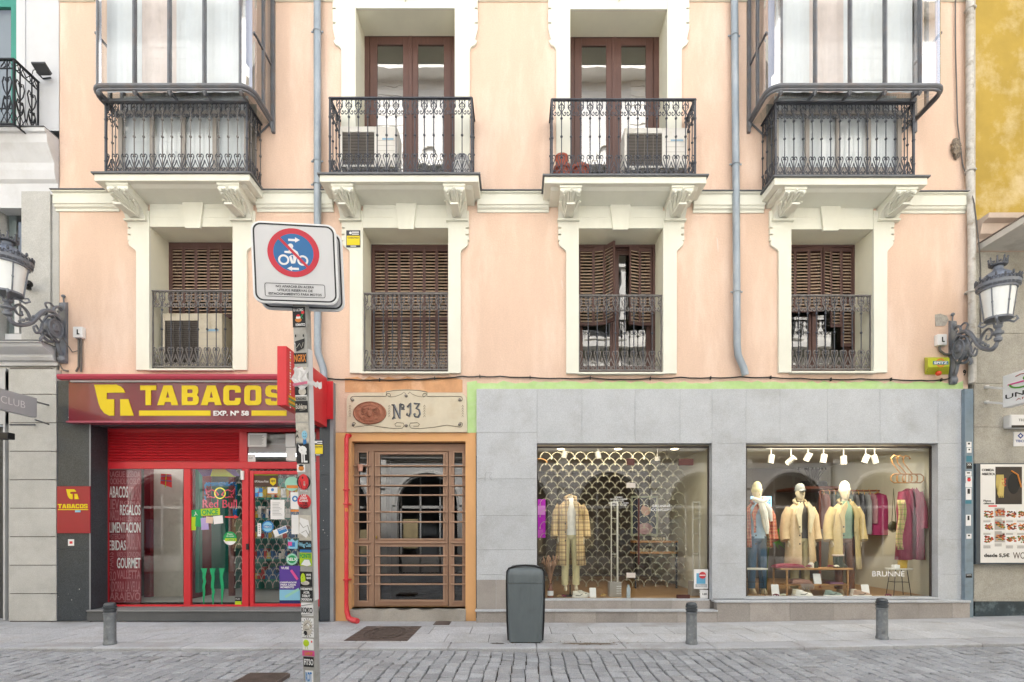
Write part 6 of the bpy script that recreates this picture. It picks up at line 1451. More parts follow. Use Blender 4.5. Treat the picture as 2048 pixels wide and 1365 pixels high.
ring = lambda r: [(CX+r*u*cos(2*pi*k/48), CY+r*u*sin(2*pi*k/48)) for k in range(48)]
m.shape([ring(49), ring(38)], -.0026, .0006, 0, px=False); m.shape([ring(38)], -.0024, .0006, 1, px=False)
def W_(pts): m.shape([[(CX+a*u, CY+b*u) for a, b in pts]], -.0032, .0005, 2, px=False)
W_([(-9,27.5),(4,27.5),(4,31),(13,26),(4,20.5),(4,23),(-9,23)]); W_([(9,-30),(-4,-30),(-4,-27),(-13,-32),(-4,-37),(-4,-34.5),(9,-34.5)])
for cx in (-19, 17):
    m.shape([[(CX+(cx+10.5*cos(2*pi*k/24))*u, CY+(-15+10.5*sin(2*pi*k/24))*u) for k in range(24)], [(CX+(cx+6.8*cos(2*pi*k/24))*u, CY+(-15+6.8*sin(2*pi*k/24))*u) for k in range(24)]], -.0032, .0005, 2, px=False)
W_([(-5+5*cos(k*pi/10), 13+5*sin(k*pi/10)) for k in range(20)]); W_([(-8,8),(-2,9),(8,2),(11,-7),(2,-7),(-3,0),(-5,-2),(-17,-1),(-17,2.5),(-9,3)]); W_([(-9,-9),(-1,-6),(-1,-20),(2,-22),(5,-12),(8,-8),(4,-5),(-5,-5)]); W_([(-9,-8),(-4,-8),(0,-22),(-5,-22)])
a = radians(-47); m.shape([[(CX+(x*cos(a)-z*sin(a))*u, CY+(x*sin(a)+z*cos(a))*u) for x, z in ((-41,-2.6),(41,-2.6),(41,2.6),(-41,2.6))]], -.004, .0005, 0, px=False)
m.shape([[(p[0]-2*u, p[1]-55*u) for p in rr(57*u, 13.5*u, 4*u)], [(p[0]-2*u, p[1]-55*u) for p in rr(56*u, 12.5*u, 3*u)]], -.0026, .0005, 3, px=False)
for s, hw, z_ in (('NO APARCAR EN ACERA',36,-47.5),('UTILICE RESERVAS DE',33,-55),('ESTACIONAMIENTO PARA MOTOS',50,-62.5)):
    m.M = None; m.text(s, (-2-hw)*u, (-2+hw)*u, (z_+2.4)*u, (z_-2.4)*u, -.003, 3, off=.015, px=False, M=MS, ext=.0004); m.M = MS
m.M = None; m.build('pictogram', [mat('sign_red','#c8233a',.4), mat('sign_blue','#1d6aa8',.4), mat('sign_symbol_white','#e8eaec',.4), C_('sign_black','#22262b')], front_p)
m = MB(); m.M = ML; m.box(-.05, .05, -d2-.012, -d2, hz(606), hz(600)); m.box(-.05, .05, d2, d2+.02, hz(606), hz(600)); m.M = None; m.build('clamp', lead, t)
# ---------------- bollards, bin, iron covers ----------------
bolm = mat('bollard_paint', '#7b8084', .5, metal=.2, var=.15, scale=10, dirt='#b4b3b0', dirta=.4, dscale=14, bump=.15)
def bollard():
    t = thing('bollard', 'x', 'bollard', (0,0,0), 'grey cast bollards along the kerb')
    m = MB(); m.lathe([(.078,0),(.078,.03),(.07,.04),(.068,.38),(.068,.40),(.076,.405),(.076,.42),(.068,.425)], (0,0,0), 20); m.build('post', bolm, t, smooth=True)
    m = MB(); m.lathe([(.068,.425),(.068,.44),(.077,.445),(.077,.465),(.066,.47),(.066,.48),(.077,.485),(.077,.505),(.064,.51),(.07,.515),(.07,.53),(.055,.55),(.02,.558),(.001,.56)], (0,0,0), 20); m.build('cap', mat('bollard_cap','#565b60',.4,metal=.2,var=.2), t, smooth=True)
    m = MB(); m.box(-.02,.025,-.074,-.06,.08,.13); m.build('badge', bolm, t, bevel=.002)
    return t
def on_ground(px, py):      # point of the pavement seen at a pixel
    d = 6.0
    for _ in range(30): d = PPM*D*(EYE-ground_z((px-VX)/PPM*d/D))/(py-VY)
    x = (px-VX)/PPM*d/D; return (x, d-D, ground_z(x))
b1 = bollard(); b1.location = on_ground(220, 1289); b1['label'] = 'grey bollard standing in front of the tobacco shop window'
copy_thing(b1, on_ground(1383, 1288), 'grey bollard standing in front of the boutique between its door and display window', rotz=.3)
copy_thing(b1, on_ground(1764, 1278), 'grey bollard at the right in front of the boutique display window', rotz=-.4)
for o in b1.children: pass
# litter bin
binm = mat('bin_plastic', '#666f73', .4, var=.1, scale=6, stretch=(1,1,.3), dirt='#47504f', dirta=.5, dscale=5)
p = on_ground(1051, 1287); t = thing('litter_bin', 'tall slim dark grey-green litter bin with rounded top in front of the boutique', 'litter bin', p)
w, H = .245, 1.03; dd = .30
def binring(z):
    f = z/H; ww = w*(.915+.085*sin(min(1,f*1.25)*pi/2)) - (.02 if f > .97 else 0); return ww
m = MB()
n = 14
prof = [(z, 0) for z in (0.02,.05,.3,.6,.79)]
def box_ring(z, sx, sy0, sy1):
    r_ = .045; pts = []
    for cx, cy, a0 in ((sx-r_, sy1-r_, 0), (-sx+r_, sy1-r_, 90), (-sx+r_, sy0+r_, 180), (sx-r_, sy0+r_, 270)):
        for k in range(4): a = radians(a0+30*k); pts.append((p[0]+cx+r_*cos(a), p[1]+cy+r_*sin(a), z))
    return pts
def loft(mb, rings, cap=True, mi=None):
    n = len(rings[0]); vs = [q for r in rings for q in r]; fs = []
    for i in range(len(rings)-1):
        for j in range(n): fs.append((i*n+j, i*n+(j+1)%n, (i+1)*n+(j+1)%n, (i+1)*n+j))
    if cap: fs.append(tuple(range(n-1,-1,-1))); fs.append(tuple(range((len(rings)-1)*n, len(rings)*n)))
    mb.add(vs, fs, mi)
loft(m, [box_ring(p[2]+z, binring(z), .0+.0, dd) for z in (.015,.04,.2,.4,.6,.8)]); m.build('body', binm, t, smooth=True)
m = MB(); loft(m, [box_ring(p[2]+z, binring(z)*s, a, dd) for z, s, a in ((.805,1.0,-.004),(.9,1.0,-.002),(.96,.985,.01),(1.0,.93,.04),(1.025,.8,.08),(1.035,.5,.12))]); m.build('hood', binm, t, smooth=True)
m = MB(); m.tube([(p[0]+x*w*1.02, p[1]+.045, p[2]+z) for x, z in ((-.925,.03),(-.99,.3),(-1.02,.8),(-1.0,.955),(-.9,1.0),(-.5,1.03),(0,1.042),(.5,1.03),(.9,1.0),(1.0,.955),(1.02,.8),(.99,.3),(.925,.03))], .012, 6); m.box(p[0]-.2, p[0]+.2, p[1]+.02, p[1]+.26, p[2], p[2]+.02); m.build('rim', black, t, smooth=True)
# manhole cover
ir = mat('rusty_iron', '#6e625c', .6, metal=.3, var=.3, scale=8, bump=.5, bscale=60)
q = [on_ground(a, b) for a, b in ((694,1282.5),(820,1282.5),(839,1253.5),(727,1253.5))]
x0, x1, y0_, y1_ = (q[0][0]+q[3][0])/2, (q[1][0]+q[2][0])/2, q[0][1], q[2][1]; gz = .002+ground_z(x0)
t = thing('manhole_cover', 'square rusty brown iron manhole cover set in the pavement before the entrance', 'manhole cover', ((x0+x1)/2, (y0_+y1_)/2, gz))
m = MB(); m.box(x0, x1, y0_, y1_, gz-.05, gz+.004)
for k in range(7):
    for a, b in ((x0+.02, x0+.16), (x1-.16, x1-.02)): yy = y0_+.04+(y1_-y0_-.08)*k/6; m.box(a, b, yy-.008, yy+.008, gz+.004, gz+.009)
m.build('frame', ir, t)
m = MB(); cx, cy = (x0+x1)/2, (y0_+y1_)/2; rx, ry = (x1-x0)*.34, (y1_-y0_)*.42
for s in (1, .9, .62): m.tube([(cx+rx*s*cos(k*pi/18), cy+ry*s*sin(k*pi/18), gz+.007) for k in range(36)], .008, 4, closed=True)
for k in range(24): a = 2*pi*k/24; m.box(cx+rx*.76*cos(a)-.012, cx+rx*.76*cos(a)+.012, cy+ry*.76*sin(a)-.015, cy+ry*.76*sin(a)+.015, gz+.004, gz+.01)
for k in range(5): m.box(cx-rx*.5, cx+rx*.5, cy-ry*.4+k*ry*.2-.01, cy-ry*.4+k*ry*.2+.01, gz+.004, gz+.01)
m.build('lid', ir, t)
q = [on_ground(a, b) for a, b in ((866,1250.5),(904,1242.5))]
m = MB(); m.box(q[0][0], q[1][0], q[0][1], q[1][1], .0-.04+ground_z(0), ground_z(0)+.006); m.box(q[0][0]+.04, q[1][0]-.04, q[0][1]+.03, q[1][1]-.03, ground_z(0)+.006, ground_z(0)+.01)
tag(m.build('valve_cover', ir), 'small rusty valve cover in the pavement below the doorstep', 'valve cover')
q0 = on_ground(520, 1358); m = MB(); m.box(q0[0]-.22, q0[0]+.22, q0[1]-.2, q0[1]+.2, -.08, -.02)
for k in range(9): m.box(q0[0]-.2, q0[0]+.2, q0[1]-.18+k*.045, q0[1]-.16+k*.045, -.02, -.012)
tag(m.build('drain_grate', ir), 'dark iron drain grate among the granite setts at the bottom edge', 'drain grate')
# litter and stains at the bin foot
m = MB(); r_ = random.Random(21)
for k in range(60):
    x, y = p[0]+r_.uniform(-.3,1.6), p[1]-.02+r_.gauss(0,.05); z = ground_z(x)+(.001 if y > -KW else -.03); a = r_.random()*pi; l = r_.uniform(.006,.02)
    m.add([(x-l*cos(a),y-l*sin(a),z+.001),(x+l*cos(a),y+l*sin(a),z+.002),(x+.4*l*sin(a),y-.4*l*cos(a),z+.008)], [(0,1,2)])
tag(m.build('litter', mat('dry_litter','#8a7458',.9,var=.4)), 'crumbs of dry leaves and dirt round the foot of the bin', 'litter', kind='stuff')
# ---------------- boutique display ----------------
def plaid(name, base, c1, c2, k=9):
    m = mat(name, base, .9, var=.08); nt = m.node_tree; N = nt.nodes; L_ = nt.links; b = N['Principled BSDF']; src = b.inputs['Base Color'].links[0].from_socket
    tc = N.new('ShaderNodeTexCoord'); sp = N.new('ShaderNodeSeparateXYZ'); L_.new(tc.outputs['Object'], sp.inputs[0]); cur = src
    for ax, kk, w, c in (('X', k, .28, c1), ('Z', k, .28, c1), ('X', k*2, .14, c2), ('Z', k*2, .14, c2)):
        a = N.new('ShaderNodeMath'); a.operation = 'MULTIPLY'; a.inputs[1].default_value = kk; L_.new(sp.outputs[ax], a.inputs[0])
        f = N.new('ShaderNodeMath'); f.operation = 'FRACT'; L_.new(a.outputs[0], f.inputs[0])
        g = N.new('ShaderNodeMath'); g.operation = 'LESS_THAN'; g.inputs[1].default_value = w; L_.new(f.outputs[0], g.inputs[0])
        h = N.new('ShaderNodeMath'); h.operation = 'MULTIPLY'; h.inputs[1].default_value = .55; L_.new(g.outputs[0], h.inputs[0])
        mx = N.new('ShaderNodeMix'); mx.data_type = 'RGBA'; L_.new(h.outputs[0], mx.inputs[0]); L_.new(cur, mx.inputs[6]); mx.inputs[7].default_value = A(c, .85)+[1]; cur = mx.outputs[2]
    L_.new(cur, b.inputs['Base Color']); return m
cloth = lambda n, h: mat(n, h, .9, var=.12, scale=12, bump=.3, bscale=40)
manq = mat('mannequin_shell', '#ddceaf', .5, var=.04)
def oloft(m, rings, gaps, n=30, mi=None):
    """cloth shell: rings of (cx,cy,z,rx,ry), each open towards -y by its gap in degrees"""
    vs = []; fs = []
    for (cx, cy, z, rx, ry), g in zip(rings, gaps):
        for j in range(n+1):
            a = radians(-90+g+(360-2*g)*j/n); w = 1+.03*sin(j*2.1+z*5)
            vs.append((cx+rx*w*cos(a), cy+ry*w*sin(a), z))
    for i in range(len(rings)-1):
        for j in range(n): fs.append((i*(n+1)+j, i*(n+1)+j+1, (i+1)*(n+1)+j+1, (i+1)*(n+1)+j))
    m.add(vs, fs, mi)
def hand(m, x, z, y, s, sc=1.0):
    m.ell((x, y, z), (.018*sc, .034*sc, .045*sc), 8, 6)
    for k in range(4):
        yy = y-.026*sc+.017*k*sc; l = (.06,.07,.066,.05)[k]*sc
        m.tube([(x, yy, z-.03*sc), (x+s*.006, yy, z-.03*sc-l*.5), (x+s*.0-.012*s, yy, z-.03*sc-l)], [.0085*sc,.008*sc,.006*sc], 6)
    m.tube([(x, y-.03*sc, z+.01), (x-s*.004, y-.055*sc, z-.02*sc), (x-s*.01, y-.058*sc, z-.05*sc)], [.011*sc,.009*sc,.007*sc], 6)
def mannequin(px, y, label, coat, shirt, trous, hat=None, headless=False, zf=ZFB, sc=1.06, gap=30, hem=.5, rz=0, lap=None, sit=0, coatlen=None, bare_coat=True, col=None, hatm=None):
    x = X(px, y); t = thing('mannequin', label, 'mannequin', (x, y, zf), 'mannequins in the boutique windows', (0,0,radians(rz))); t.scale = (sc*.86, sc*.95, sc)
    m = MB(); B_ = dict(local=True)
    loft(m, [[(rx*cos(2*pi*k/20), ry*sin(2*pi*k/20)+cy, z) for k in range(20)] for z, rx, ry, cy in ((.9,.1,.07,0),(.97,.12,.08,0),(1.1,.125,.09,0),(1.3,.16,.105,0),(1.42,.185,.09,0),(1.47,.12,.075,0),(1.5,.055,.055,0),(1.56,.05,.05,-.005),(1.6,.052,.055,-.01))])
    if not headless:
        loft(m, [[(rx*cos(2*pi*k/20), ry*sin(2*pi*k/20)+cy, z) for k in range(20)] for z, rx, ry, cy in ((1.575,.03,.03,-.03),(1.59,.052,.06,-.025),(1.63,.066,.078,-.015),(1.68,.076,.092,-.005),(1.73,.078,.098,0),(1.78,.07,.09,.005),(1.82,.045,.06,.01),(1.835,.01,.015,.01))])
        m.ell((0,-.1,1.67), (.011,.02,.025), 8, 6); m.ell((0,-.088,1.625), (.022,.01,.008), 8, 4)
        for s in (-1,1): m.ell((.03*s,-.086,1.7), (.014,.01,.008), 6, 4); m.ell((.078*s,.0,1.68), (.01,.02,.03), 6, 5)
    for s in (-1, 1):
        m.tube([(.09*s,0,.9),(.1*s,0,.5),(.105*s,.01,.1),(.105*s,0,.06)], [.085,.055,.04,.035], 12)
        loft(m, [[(.105*s+.036*a_*cos(2*pi*k/12), -.06+l_*sin(2*pi*k/12), z) for k in range(12)] for z, a_, l_ in ((0,.9,.11),(.03,1,.12),(.06,.8,.08),(.09,.5,.03))])
        m.tube([(.185*s,0,1.42),(.235*s,.01,1.15),(.25*s,-.03,.93)], [.045,.038,.026], 10); hand(m, .255*s, .86, -.04, s)
    m.build('body', manq, t, smooth=True, **B_)
    m = MB(); loft(m, [[(rx*cos(2*pi*k/24), ry*sin(2*pi*k/24), z) for k in range(24)] for z, rx, ry in ((.93,.17,.118),(1.05,.155,.11),(1.2,.16,.115),(1.35,.18,.12),(1.44,.17,.1),(1.5,.085,.075),(1.545,.07,.068),(1.55,.06,.06))]); m.build('sweater', shirt, t, smooth=True, **B_)
    m = MB()
    for s in (-1, 1): m.tube([(.085*s,0,.96),(.1*s,-.005,.6),(.108*s,.0,.3),(.11*s,.0,.09)], [.098,.08,.07,.068], 14)
    m.ell((0,0,.93), (.17,.115,.1), 16, 8); m.build('trousers', trous, t, smooth=True, **B_)
    if coat:
        m = MB(); h = hem
        oloft(m, [(0,0,h,.29,.19),(0,0,h+.2,.275,.18),(0,0,.95,.25,.165),(0,0,1.15,.235,.155),(0,0,1.33,.235,.15),(0,.0,1.42,.215,.125),(0,.01,1.48,.14,.1),(0,.015,1.53,.09,.09)], [gap*.7,gap*.75,gap*.8,gap*.85,gap*.9,gap,gap*1.1,gap*1.3])
        for s in (-1, 1):
            m.tube([(.2*s,0,1.42),(.26*s,0,1.3),(.3*s,.01,1.1),(.315*s,-.02,.95),(.315*s,-.04,.9)], [.075,.085,.078,.075,.078], 14)
        c = m.build('coat', coat, t, smooth=True, solid=.018, **B_)
        m = MB()
        for s in (-1, 1):       # lapels and collar, turned back
            g = gap*.9
            px_ = lambda z, k: (s*(.2*sin(radians(g))+.02+k), -.135-.012)
            m.prism([(s*.06,1.54),(s*.13,1.46),(s*(.19),1.33),(s*.15,1.2),(s*(.09+.001*gap),1.02),(s*(.05+.001*gap),1.03),(s*(.05+.0012*gap),1.3),(s*.035,1.47)][::s], -.185, -.155)
            m.tube([(-.1,-.08,1.5),(-.11,.02,1.56),(0,.1,1.6),(.11,.02,1.56),(.1,-.08,1.5)], [.02,.03,.035,.03,.02], 8)
        m.build('lapel', lap or coat, t, bevel=.006, **B_)
        m = MB()
        for k in range(3): m.ell((-.12,-.195,1.12-.14*k), (.016,.006,.016), 8, 4)
        m.build('button', mat('dark_button','#463a30',.4), t, **B_)
    if hat == 'beanie':
        m = MB(); loft(m, [[(r_*cos(2*pi*k/24)*(1+.02*(k%2)), .005+r_*1.18*sin(2*pi*k/24)*(1+.02*(k%2)), z) for k in range(24)] for z, r_ in ((1.7,.086),(1.72,.092),(1.755,.093),(1.765,.086),(1.82,.08),(1.865,.055),(1.885,.03),(1.89,.005))]); m.build('beanie', hatm, t, smooth=True, **B_)
    if hat == 'cap':
        m = MB(); loft(m, [[(r_*cos(2*pi*k/24), .005+r_*1.15*sin(2*pi*k/24), z) for k in range(24)] for z, r_ in ((1.725,.084),(1.77,.084),(1.82,.068),(1.845,.04),(1.85,.005))])
        m.surf(lambda u, v: ((u-.5)*.15*(1-.25*v), -.08-.09*v*(1-(2*u-1)**2*.4), 1.745-.02*v-.02*(2*u-1)**2), 10, 4); m.build('cap', hatm, t, smooth=True, solid=.004, **B_)
    return t
cream_coat = cloth('shearling_cream', '#d9bf98'); olive_coat = cloth('yellow_beige_wool', '#c6b07c'); plaid_coat = plaid('plaid_wool', '#e3c48d', '#9a7a5a', '#5d4c4a', 8)
whitek = cloth('white_knit', '#f3efe4'); greyc = cloth('charcoal_knit', '#57514c'); greenk = cloth('sage_sweater', '#78987c'); jeans = cloth('blue_denim', '#44607a'); leather = mat('brown_leather', '#74492f', .4, var=.2, scale=10); creamt = cloth('cream_trousers', '#d8cb9c')
redplaid = plaid('red_plaid', '#b4604c', '#7b3a38', '#d9b07c', 9)
mannequin(1514, .62, 'mannequin in cream beanie, white scarf and jeans at the left edge of the display window', redplaid, cloth('pale_blue_shirt','#a6c4dc'), jeans, 'beanie', hem=.78, gap=55, hatm=cloth('cream_beanie','#dcd2a6'))
mannequin(1600, .58, 'mannequin in grey cap and long cream shearling coat over a charcoal top', cream_coat, greyc, creamt, 'cap', hem=.44, gap=20, hatm=cloth('grey_cap','#8b8e8b'), lap=cloth('shearling_lining','#eadcb8'))
mannequin(1689, .52, 'mannequin in white beanie and open yellow-beige coat over a sage green sweater', olive_coat, greenk, leather, 'beanie', hem=.42, gap=34, hatm=cloth('white_beanie','#f2eed8'), rz=-6)
mannequin(1141, .33, 'headless mannequin in a long plaid coat, white sweater and cream trousers', plaid_coat, whitek, creamt, None, True, ZFA+.12, 1.02, hem=.42, gap=28)
m = MB(); m.tube([(X(1141,.33),.4,ZFA),(X(1141,.33),.4,ZFA+.2)], .012, 8); m.lathe([(.14,0),(.14,.01),(.01,.015)], (X(1141,.33),.42,ZFA), 20); tag(m.build('display_stand', black), 'black round-based stand carrying the headless plaid-coated mannequin', 'stand')
# scarf on the first mannequin
m = MB(); sx = X(1514,.62); sy = .62-.2; zz = Z(998,.5)
m.tube([(sx-.09,sy+.12,zz+.0),(sx-.07,sy+.02,zz-.03),(sx,sy-.0,zz-.07),(sx+.07,sy+.02,zz-.02),(sx+.09,sy+.14,zz+.02)], [.035,.045,.05,.045,.035], 10)
m.tube([(sx-.02,sy,zz-.08),(sx+.02,sy-.02,zz-.25),(sx+.06,sy-.02,zz-.5),(sx+.08,sy-.02,zz-.62)], [.05,.06,.05,.02], 8); m.tube([(sx+.03,sy,zz-.08),(sx+.12,sy,zz-.2),(sx+.16,sy,zz-.4)], [.04,.05,.02], 8)
tag(m.build('scarf', whitek, smooth=True), 'bright white scarf knotted round the mannequin at the left edge of the window', 'scarf')
# rattan hangers and hanging coat
rat = mat('rattan', '#a97a45', .6, var=.2, scale=20)
def hanger(px, y, label):
    x = X(px, y); z = Z(966, y); t = thing('rattan_hanger', label, 'hanger', (x, y, z), 'rattan hangers on the wall')
    m = MB(); m.tube([(x-.13,y,z),(x-.18,y,z+.04),(x-.18,y,z+.11),(x-.13,y,z+.15),(x+.13,y,z+.15),(x+.18,y,z+.11),(x+.18,y,z+.04),(x+.13,y,z)], .011, 6, closed=True); m.tube([(x-.07,y,z),(x-.07,y,z+.15)], .009, 6); m.tube([(x+.07,y,z),(x+.07,y,z+.15)], .009, 6); m.build('frame', rat, t, smooth=True)
    m = MB(); m.tube([(x,y,z+.14),(x-.08,y,z+.24),(x-.16,y,z+.34),(x-.18,y,z+.42),(x-.13,y,z+.47),(x-.07,y,z+.45),(x-.05,y,z+.41)], .011, 6); m.build('hook', rat, t, smooth=True); return t
hanger(1803,.26,'leftmost of the three rattan hangers above the magenta coat'); hanger(1814,.3,'middle one of the three rattan hangers above the magenta coat'); hanger(1826,.34,'rightmost of the three rattan hangers above the magenta coat')
mag = cloth('mulberry_wool', '#a04a60'); t = thing('hanging_coat', 'long mulberry coat hanging from the rattan hangers at the right of the window', 'coat', (X(1822,.3), .3, Z(975,.3)))
x, zt_, zb_ = X(1822,.3), Z(978,.3), Z(1120,.3); m = MB()
oloft(m, [(x,.32,zb_,.25,.09),(x,.32,zb_+.5,.22,.09),(x,.32,zt_-.25,.2,.08),(x,.32,zt_-.06,.16,.06),(x,.32,zt_,.06,.05)], [8,10,14,20,40], mi=0)
for s in (-1, 1): m.tube([(x+s*.15,.31,zt_-.06),(x+s*.19,.28,zt_-.35),(x+s*.19,.26,zt_-.68)], [.05,.06,.055], 10)
m.build('cloth', mag, t, smooth=True, solid=.014)
m = MB()
for s in (-1,1): m.prism([(x+s*.03,zt_+.02),(x+s*.09,zt_-.06),(x+s*.1,zt_-.25),(x+s*.02,zt_-.45)][::s], .215, .228)
m.build('lapel', mag, t, bevel=.004)
m = MB(); x = X(1800,.2); m.surf(lambda u, v: (x+.13*(u-.5)*(1-.3*v)+.03*sin(v*6), .19-.02*sin(u*14), Z(1000,.2)-.85*v), 14, 10); tag(m.build('scarf', plaid('multicolour_scarf','#d9c98e','#7fa04a','#c05a8e',12), solid=.01, smooth=True), 'multicoloured checked scarf draped beside the mulberry coat', 'scarf')
m = MB(); x = X(1786,.5); m.ell((x,.5,Z(1054,.5)), (.09,.04,.1), 12, 8); m.tube([(x-.02,.5,Z(1045,.5)),(x+.01,.5,Z(978,.5)),(x+.05,.5,Z(1045,.5))], .008, 5); tag(m.build('handbag', mat('dark_olive_leather','#4c4a34',.4), smooth=True), 'small dark shoulder bag hanging left of the mulberry coat', 'handbag')
# clothes rail with garments
railw = mat('cherry_wood', '#7b4430', .5, var=.15); t = thing('clothes_rail', 'dark wooden clothes rail standing behind the mannequins', 'clothes rail', (X(1720,1.5), 1.5, ZFB))
m = MB(); za = Z(982,1.5)
for p in (1640,1768): m.tube([(X(p,1.5),1.5,ZFB),(X(p,1.5),1.5,za)], .022, 8)
m.tube([(X(1640,1.5),1.5,za),(X(1768,1.5),1.5,za)], .018, 8); m.build('frame', railw, t)
cols_ = [('#7d5149','rust knit'),('#4b4a45','charcoal'),('#3c5245','dark green'),('#2f3d38','bottle green'),('#59665e','grey green'),('#6d6d70','mid grey'),('#3f4046','black'),('#8d8f92','pale grey'),('#a47c86','checked rose'),('#97305f','magenta')]
for k, (h_, nm) in enumerate(cols_):
    x = X(1645+k*11.5 if k < 9 else 1752, 1.5); wd = .05 if k < 9 else .2; t = thing('hanging_garment', '%s garment on the clothes rail, %s from the left' % (nm, ['first','second','third','fourth','fifth','sixth','seventh','eighth','ninth','last'][k]) , 'garment', (x, 1.45, za), 'clothes hanging on the rail')
    m = MB(); ln_ = .75+.12*sin(k*3)
    loft(m, [[(x+rx*cos(2*pi*j/16), 1.45+ry*sin(2*pi*j/16), za+z) for j in range(16)] for z, rx, ry in ((-ln_,wd*1.15,.2),(-ln_*.6,wd*1.1,.21),(-.22,wd,.2),(-.1,wd*.8,.16),(-.05,.02,.04))]); m.build('cloth', cloth(nm.replace(' ','_')+'_cloth', h_), t, smooth=True)
    if k == 9:
        m = MB()
        for s in (-1,1): m.tube([(x+s*.15,1.4,za-.13),(x+s*.24,1.38,za-.4),(x+s*.25,1.36,za-.75)], [.05,.055,.05], 8)
        m.build('sleeve', cloth('magenta_cloth','#97305f'), t, smooth=True)
    m = MB(); m.tube([(x,1.5,za+.03),(x,1.47,za),(x,1.45,za-.05)], .006, 5); m.tube([(x-wd*.6,1.4,za-.08),(x,1.45,za-.03),(x+wd*.6,1.5,za-.08)], .01, 5); m.build('hanger', mat('pine_hanger','#c99f62',.6), t)
# wall shelf with hats and boxes
m = MB(); ys = 2.4; m.box(X(1600,ys), X(1790,ys), ys, 3.4, Z(978,ys), Z(973,ys)); tag(m.build('wall_shelf', railw), 'long wooden shelf high on the back wall of the display window', 'shelf')
zs = Z(973,ys)
def hatobj(px, col, label, nm):
    m = MB(); x = X(px,ys); m.lathe([(.19,0),(.2,.01),(.11,.02),(.1,.11),(.07,.13),(.01,.12)], (x,ys+.25,zs), 18); tag(m.build('felt_hat', cloth(nm,col), smooth=True), label, 'hat', 'hats on the high shelf')
hatobj(1622,'#2d2d2e','black felt hat at the left end of the high shelf','black_felt'); hatobj(1658,'#242426','black rounded hat beside the twigs on the high shelf','soft_black_felt')
m = MB(); m.box(X(1700,ys), X(1733,ys), ys+.05, ys+.4, zs, zs+.28); m.tube([(X(1706,ys),ys+.05,zs+.26),(X(1710,ys),ys+.05,zs+.36),(X(1724,ys),ys+.05,zs+.36),(X(1728,ys),ys+.05,zs+.26)], .01, 5); tag(m.build('handbag', cloth('grey_canvas','#5d5f63'), bevel=.02), 'boxy grey bag on the high shelf', 'handbag')
m = MB(); m.ell((X(1750,ys),ys+.2,zs+.12), (.15,.1,.12), 14, 8); tag(m.build('handbag', mat('bronze_leather','#6b4f43',.4), smooth=True), 'slouchy brown bag at the right end of the high shelf', 'handbag')
m = MB(); r_ = random.Random(3)
for k in range(14): a = r_.uniform(-.5,.5); m.tube([(X(1635,ys),ys+.2,zs),(X(1635,ys)+a*.3,ys+.2,zs+.2),(X(1635,ys)+a*.6,ys+.2+r_.uniform(-.1,.1),zs+.4)], .005, 4); m.ell((X(1635,ys)+a*.6,ys+.2,zs+.4), (.02,.02,.03), 5, 4)
tag(m.build('dried_twigs', mat('dark_twig','#39332c',.8)), 'spray of dark dried twigs on the high shelf', 'twigs')
# bench with goods
beech = mat('beech', '#b98a57', .5, var=.15, scale=5, stretch=(1,6,6)); t = thing('display_bench', 'light wooden two-tier bench in front of the mannequins', 'bench', (X(1635,.3), .35, ZFB))
yb = .26; m = MB(); zt_ = Z(1137,yb); m.box(X(1561,yb), X(1707,yb), yb, yb+.3, zt_-.03, zt_); m.build('bench_top', beech, t, bevel=.004)
m = MB(); m.box(X(1570,yb), X(1700,yb), yb+.03, yb+.27, Z(1172,yb), Z(1169,yb)); m.build('lower_shelf', beech, t)
for p, yy in ((1575,yb),(1697,yb),(1564,yb+.27),(1704,yb+.27)): m = MB(); m.tube([(X(p,yb),yy+.02,zt_-.03),(X(p,yb),yy+.02,ZFB)], [.018,.013], 8); m.build('leg', beech, t)
def folded(px0, px1, y, z, h, col, nm, label):
    m = MB(); x0, x1 = X(px0,y), X(px1,y); m.surf(lambda u, v: (x0+(x1-x0)*u, y+.22*v, z+h*(.35+.65*(sin(pi*min(1,max(0,u)))**.4))*(1+.15*sin(u*9+v*5))*(1 if .02 < v < .98 else .1)*(1 if .02<u<.98 else .1)+.002), 16, 8); tag(m.build('folded_cloth', cloth(nm,col), smooth=True, solid=.008), label, 'cloth')
folded(1552,1612,yb,zt_,.06,'#8c2f40','wine_wool','folded wine-red throw on the left end of the bench'); folded(1585,1626,yb+.0,Z(1169,yb),.07,'#a9806f','rose_check','fringed rose and grey scarf on the lower shelf of the bench'); folded(1660,1690,yb,Z(1169,yb),.025,'#7d5568','plum_wool','thin folded plum cloth on the lower shelf of the bench')
m = MB(); r_ = random.Random(1)
for k in range(22): x = X(1600+k*1.2,yb); m.tube([(x,yb-.01,Z(1168,yb)),(x+.01,yb-.03,Z(1173,yb)),(x+r_.uniform(-.02,.02),yb-.035,Z(1179,yb))], .004, 4)
tag(m.build('fringe', cloth('grey_fringe','#8d8078')), 'row of loose scarf fringes hanging over the lower shelf edge', 'fringe')
for k, (p, w_, h_, c, lab) in enumerate(((1629,.045,.09,'#e9e6da','white candle jar beside the red throw on the bench'),(1639,.035,.1,'#3f4a3f','dark green bottle with white label on the bench'))):
    m = MB(); m.lathe([(w_,0),(w_,h_*.8),(w_*.6,h_*.9),(w_*.6,h_*1.1),(.005,h_*1.1)], (X(p,yb),yb+.1,zt_), 14); tag(m.build('jar', mat('jar%d' % k, c, .3), smooth=True), lab, 'jar'); MATS['jar%d' % k].name = ['white_jar','green_jar'][k]
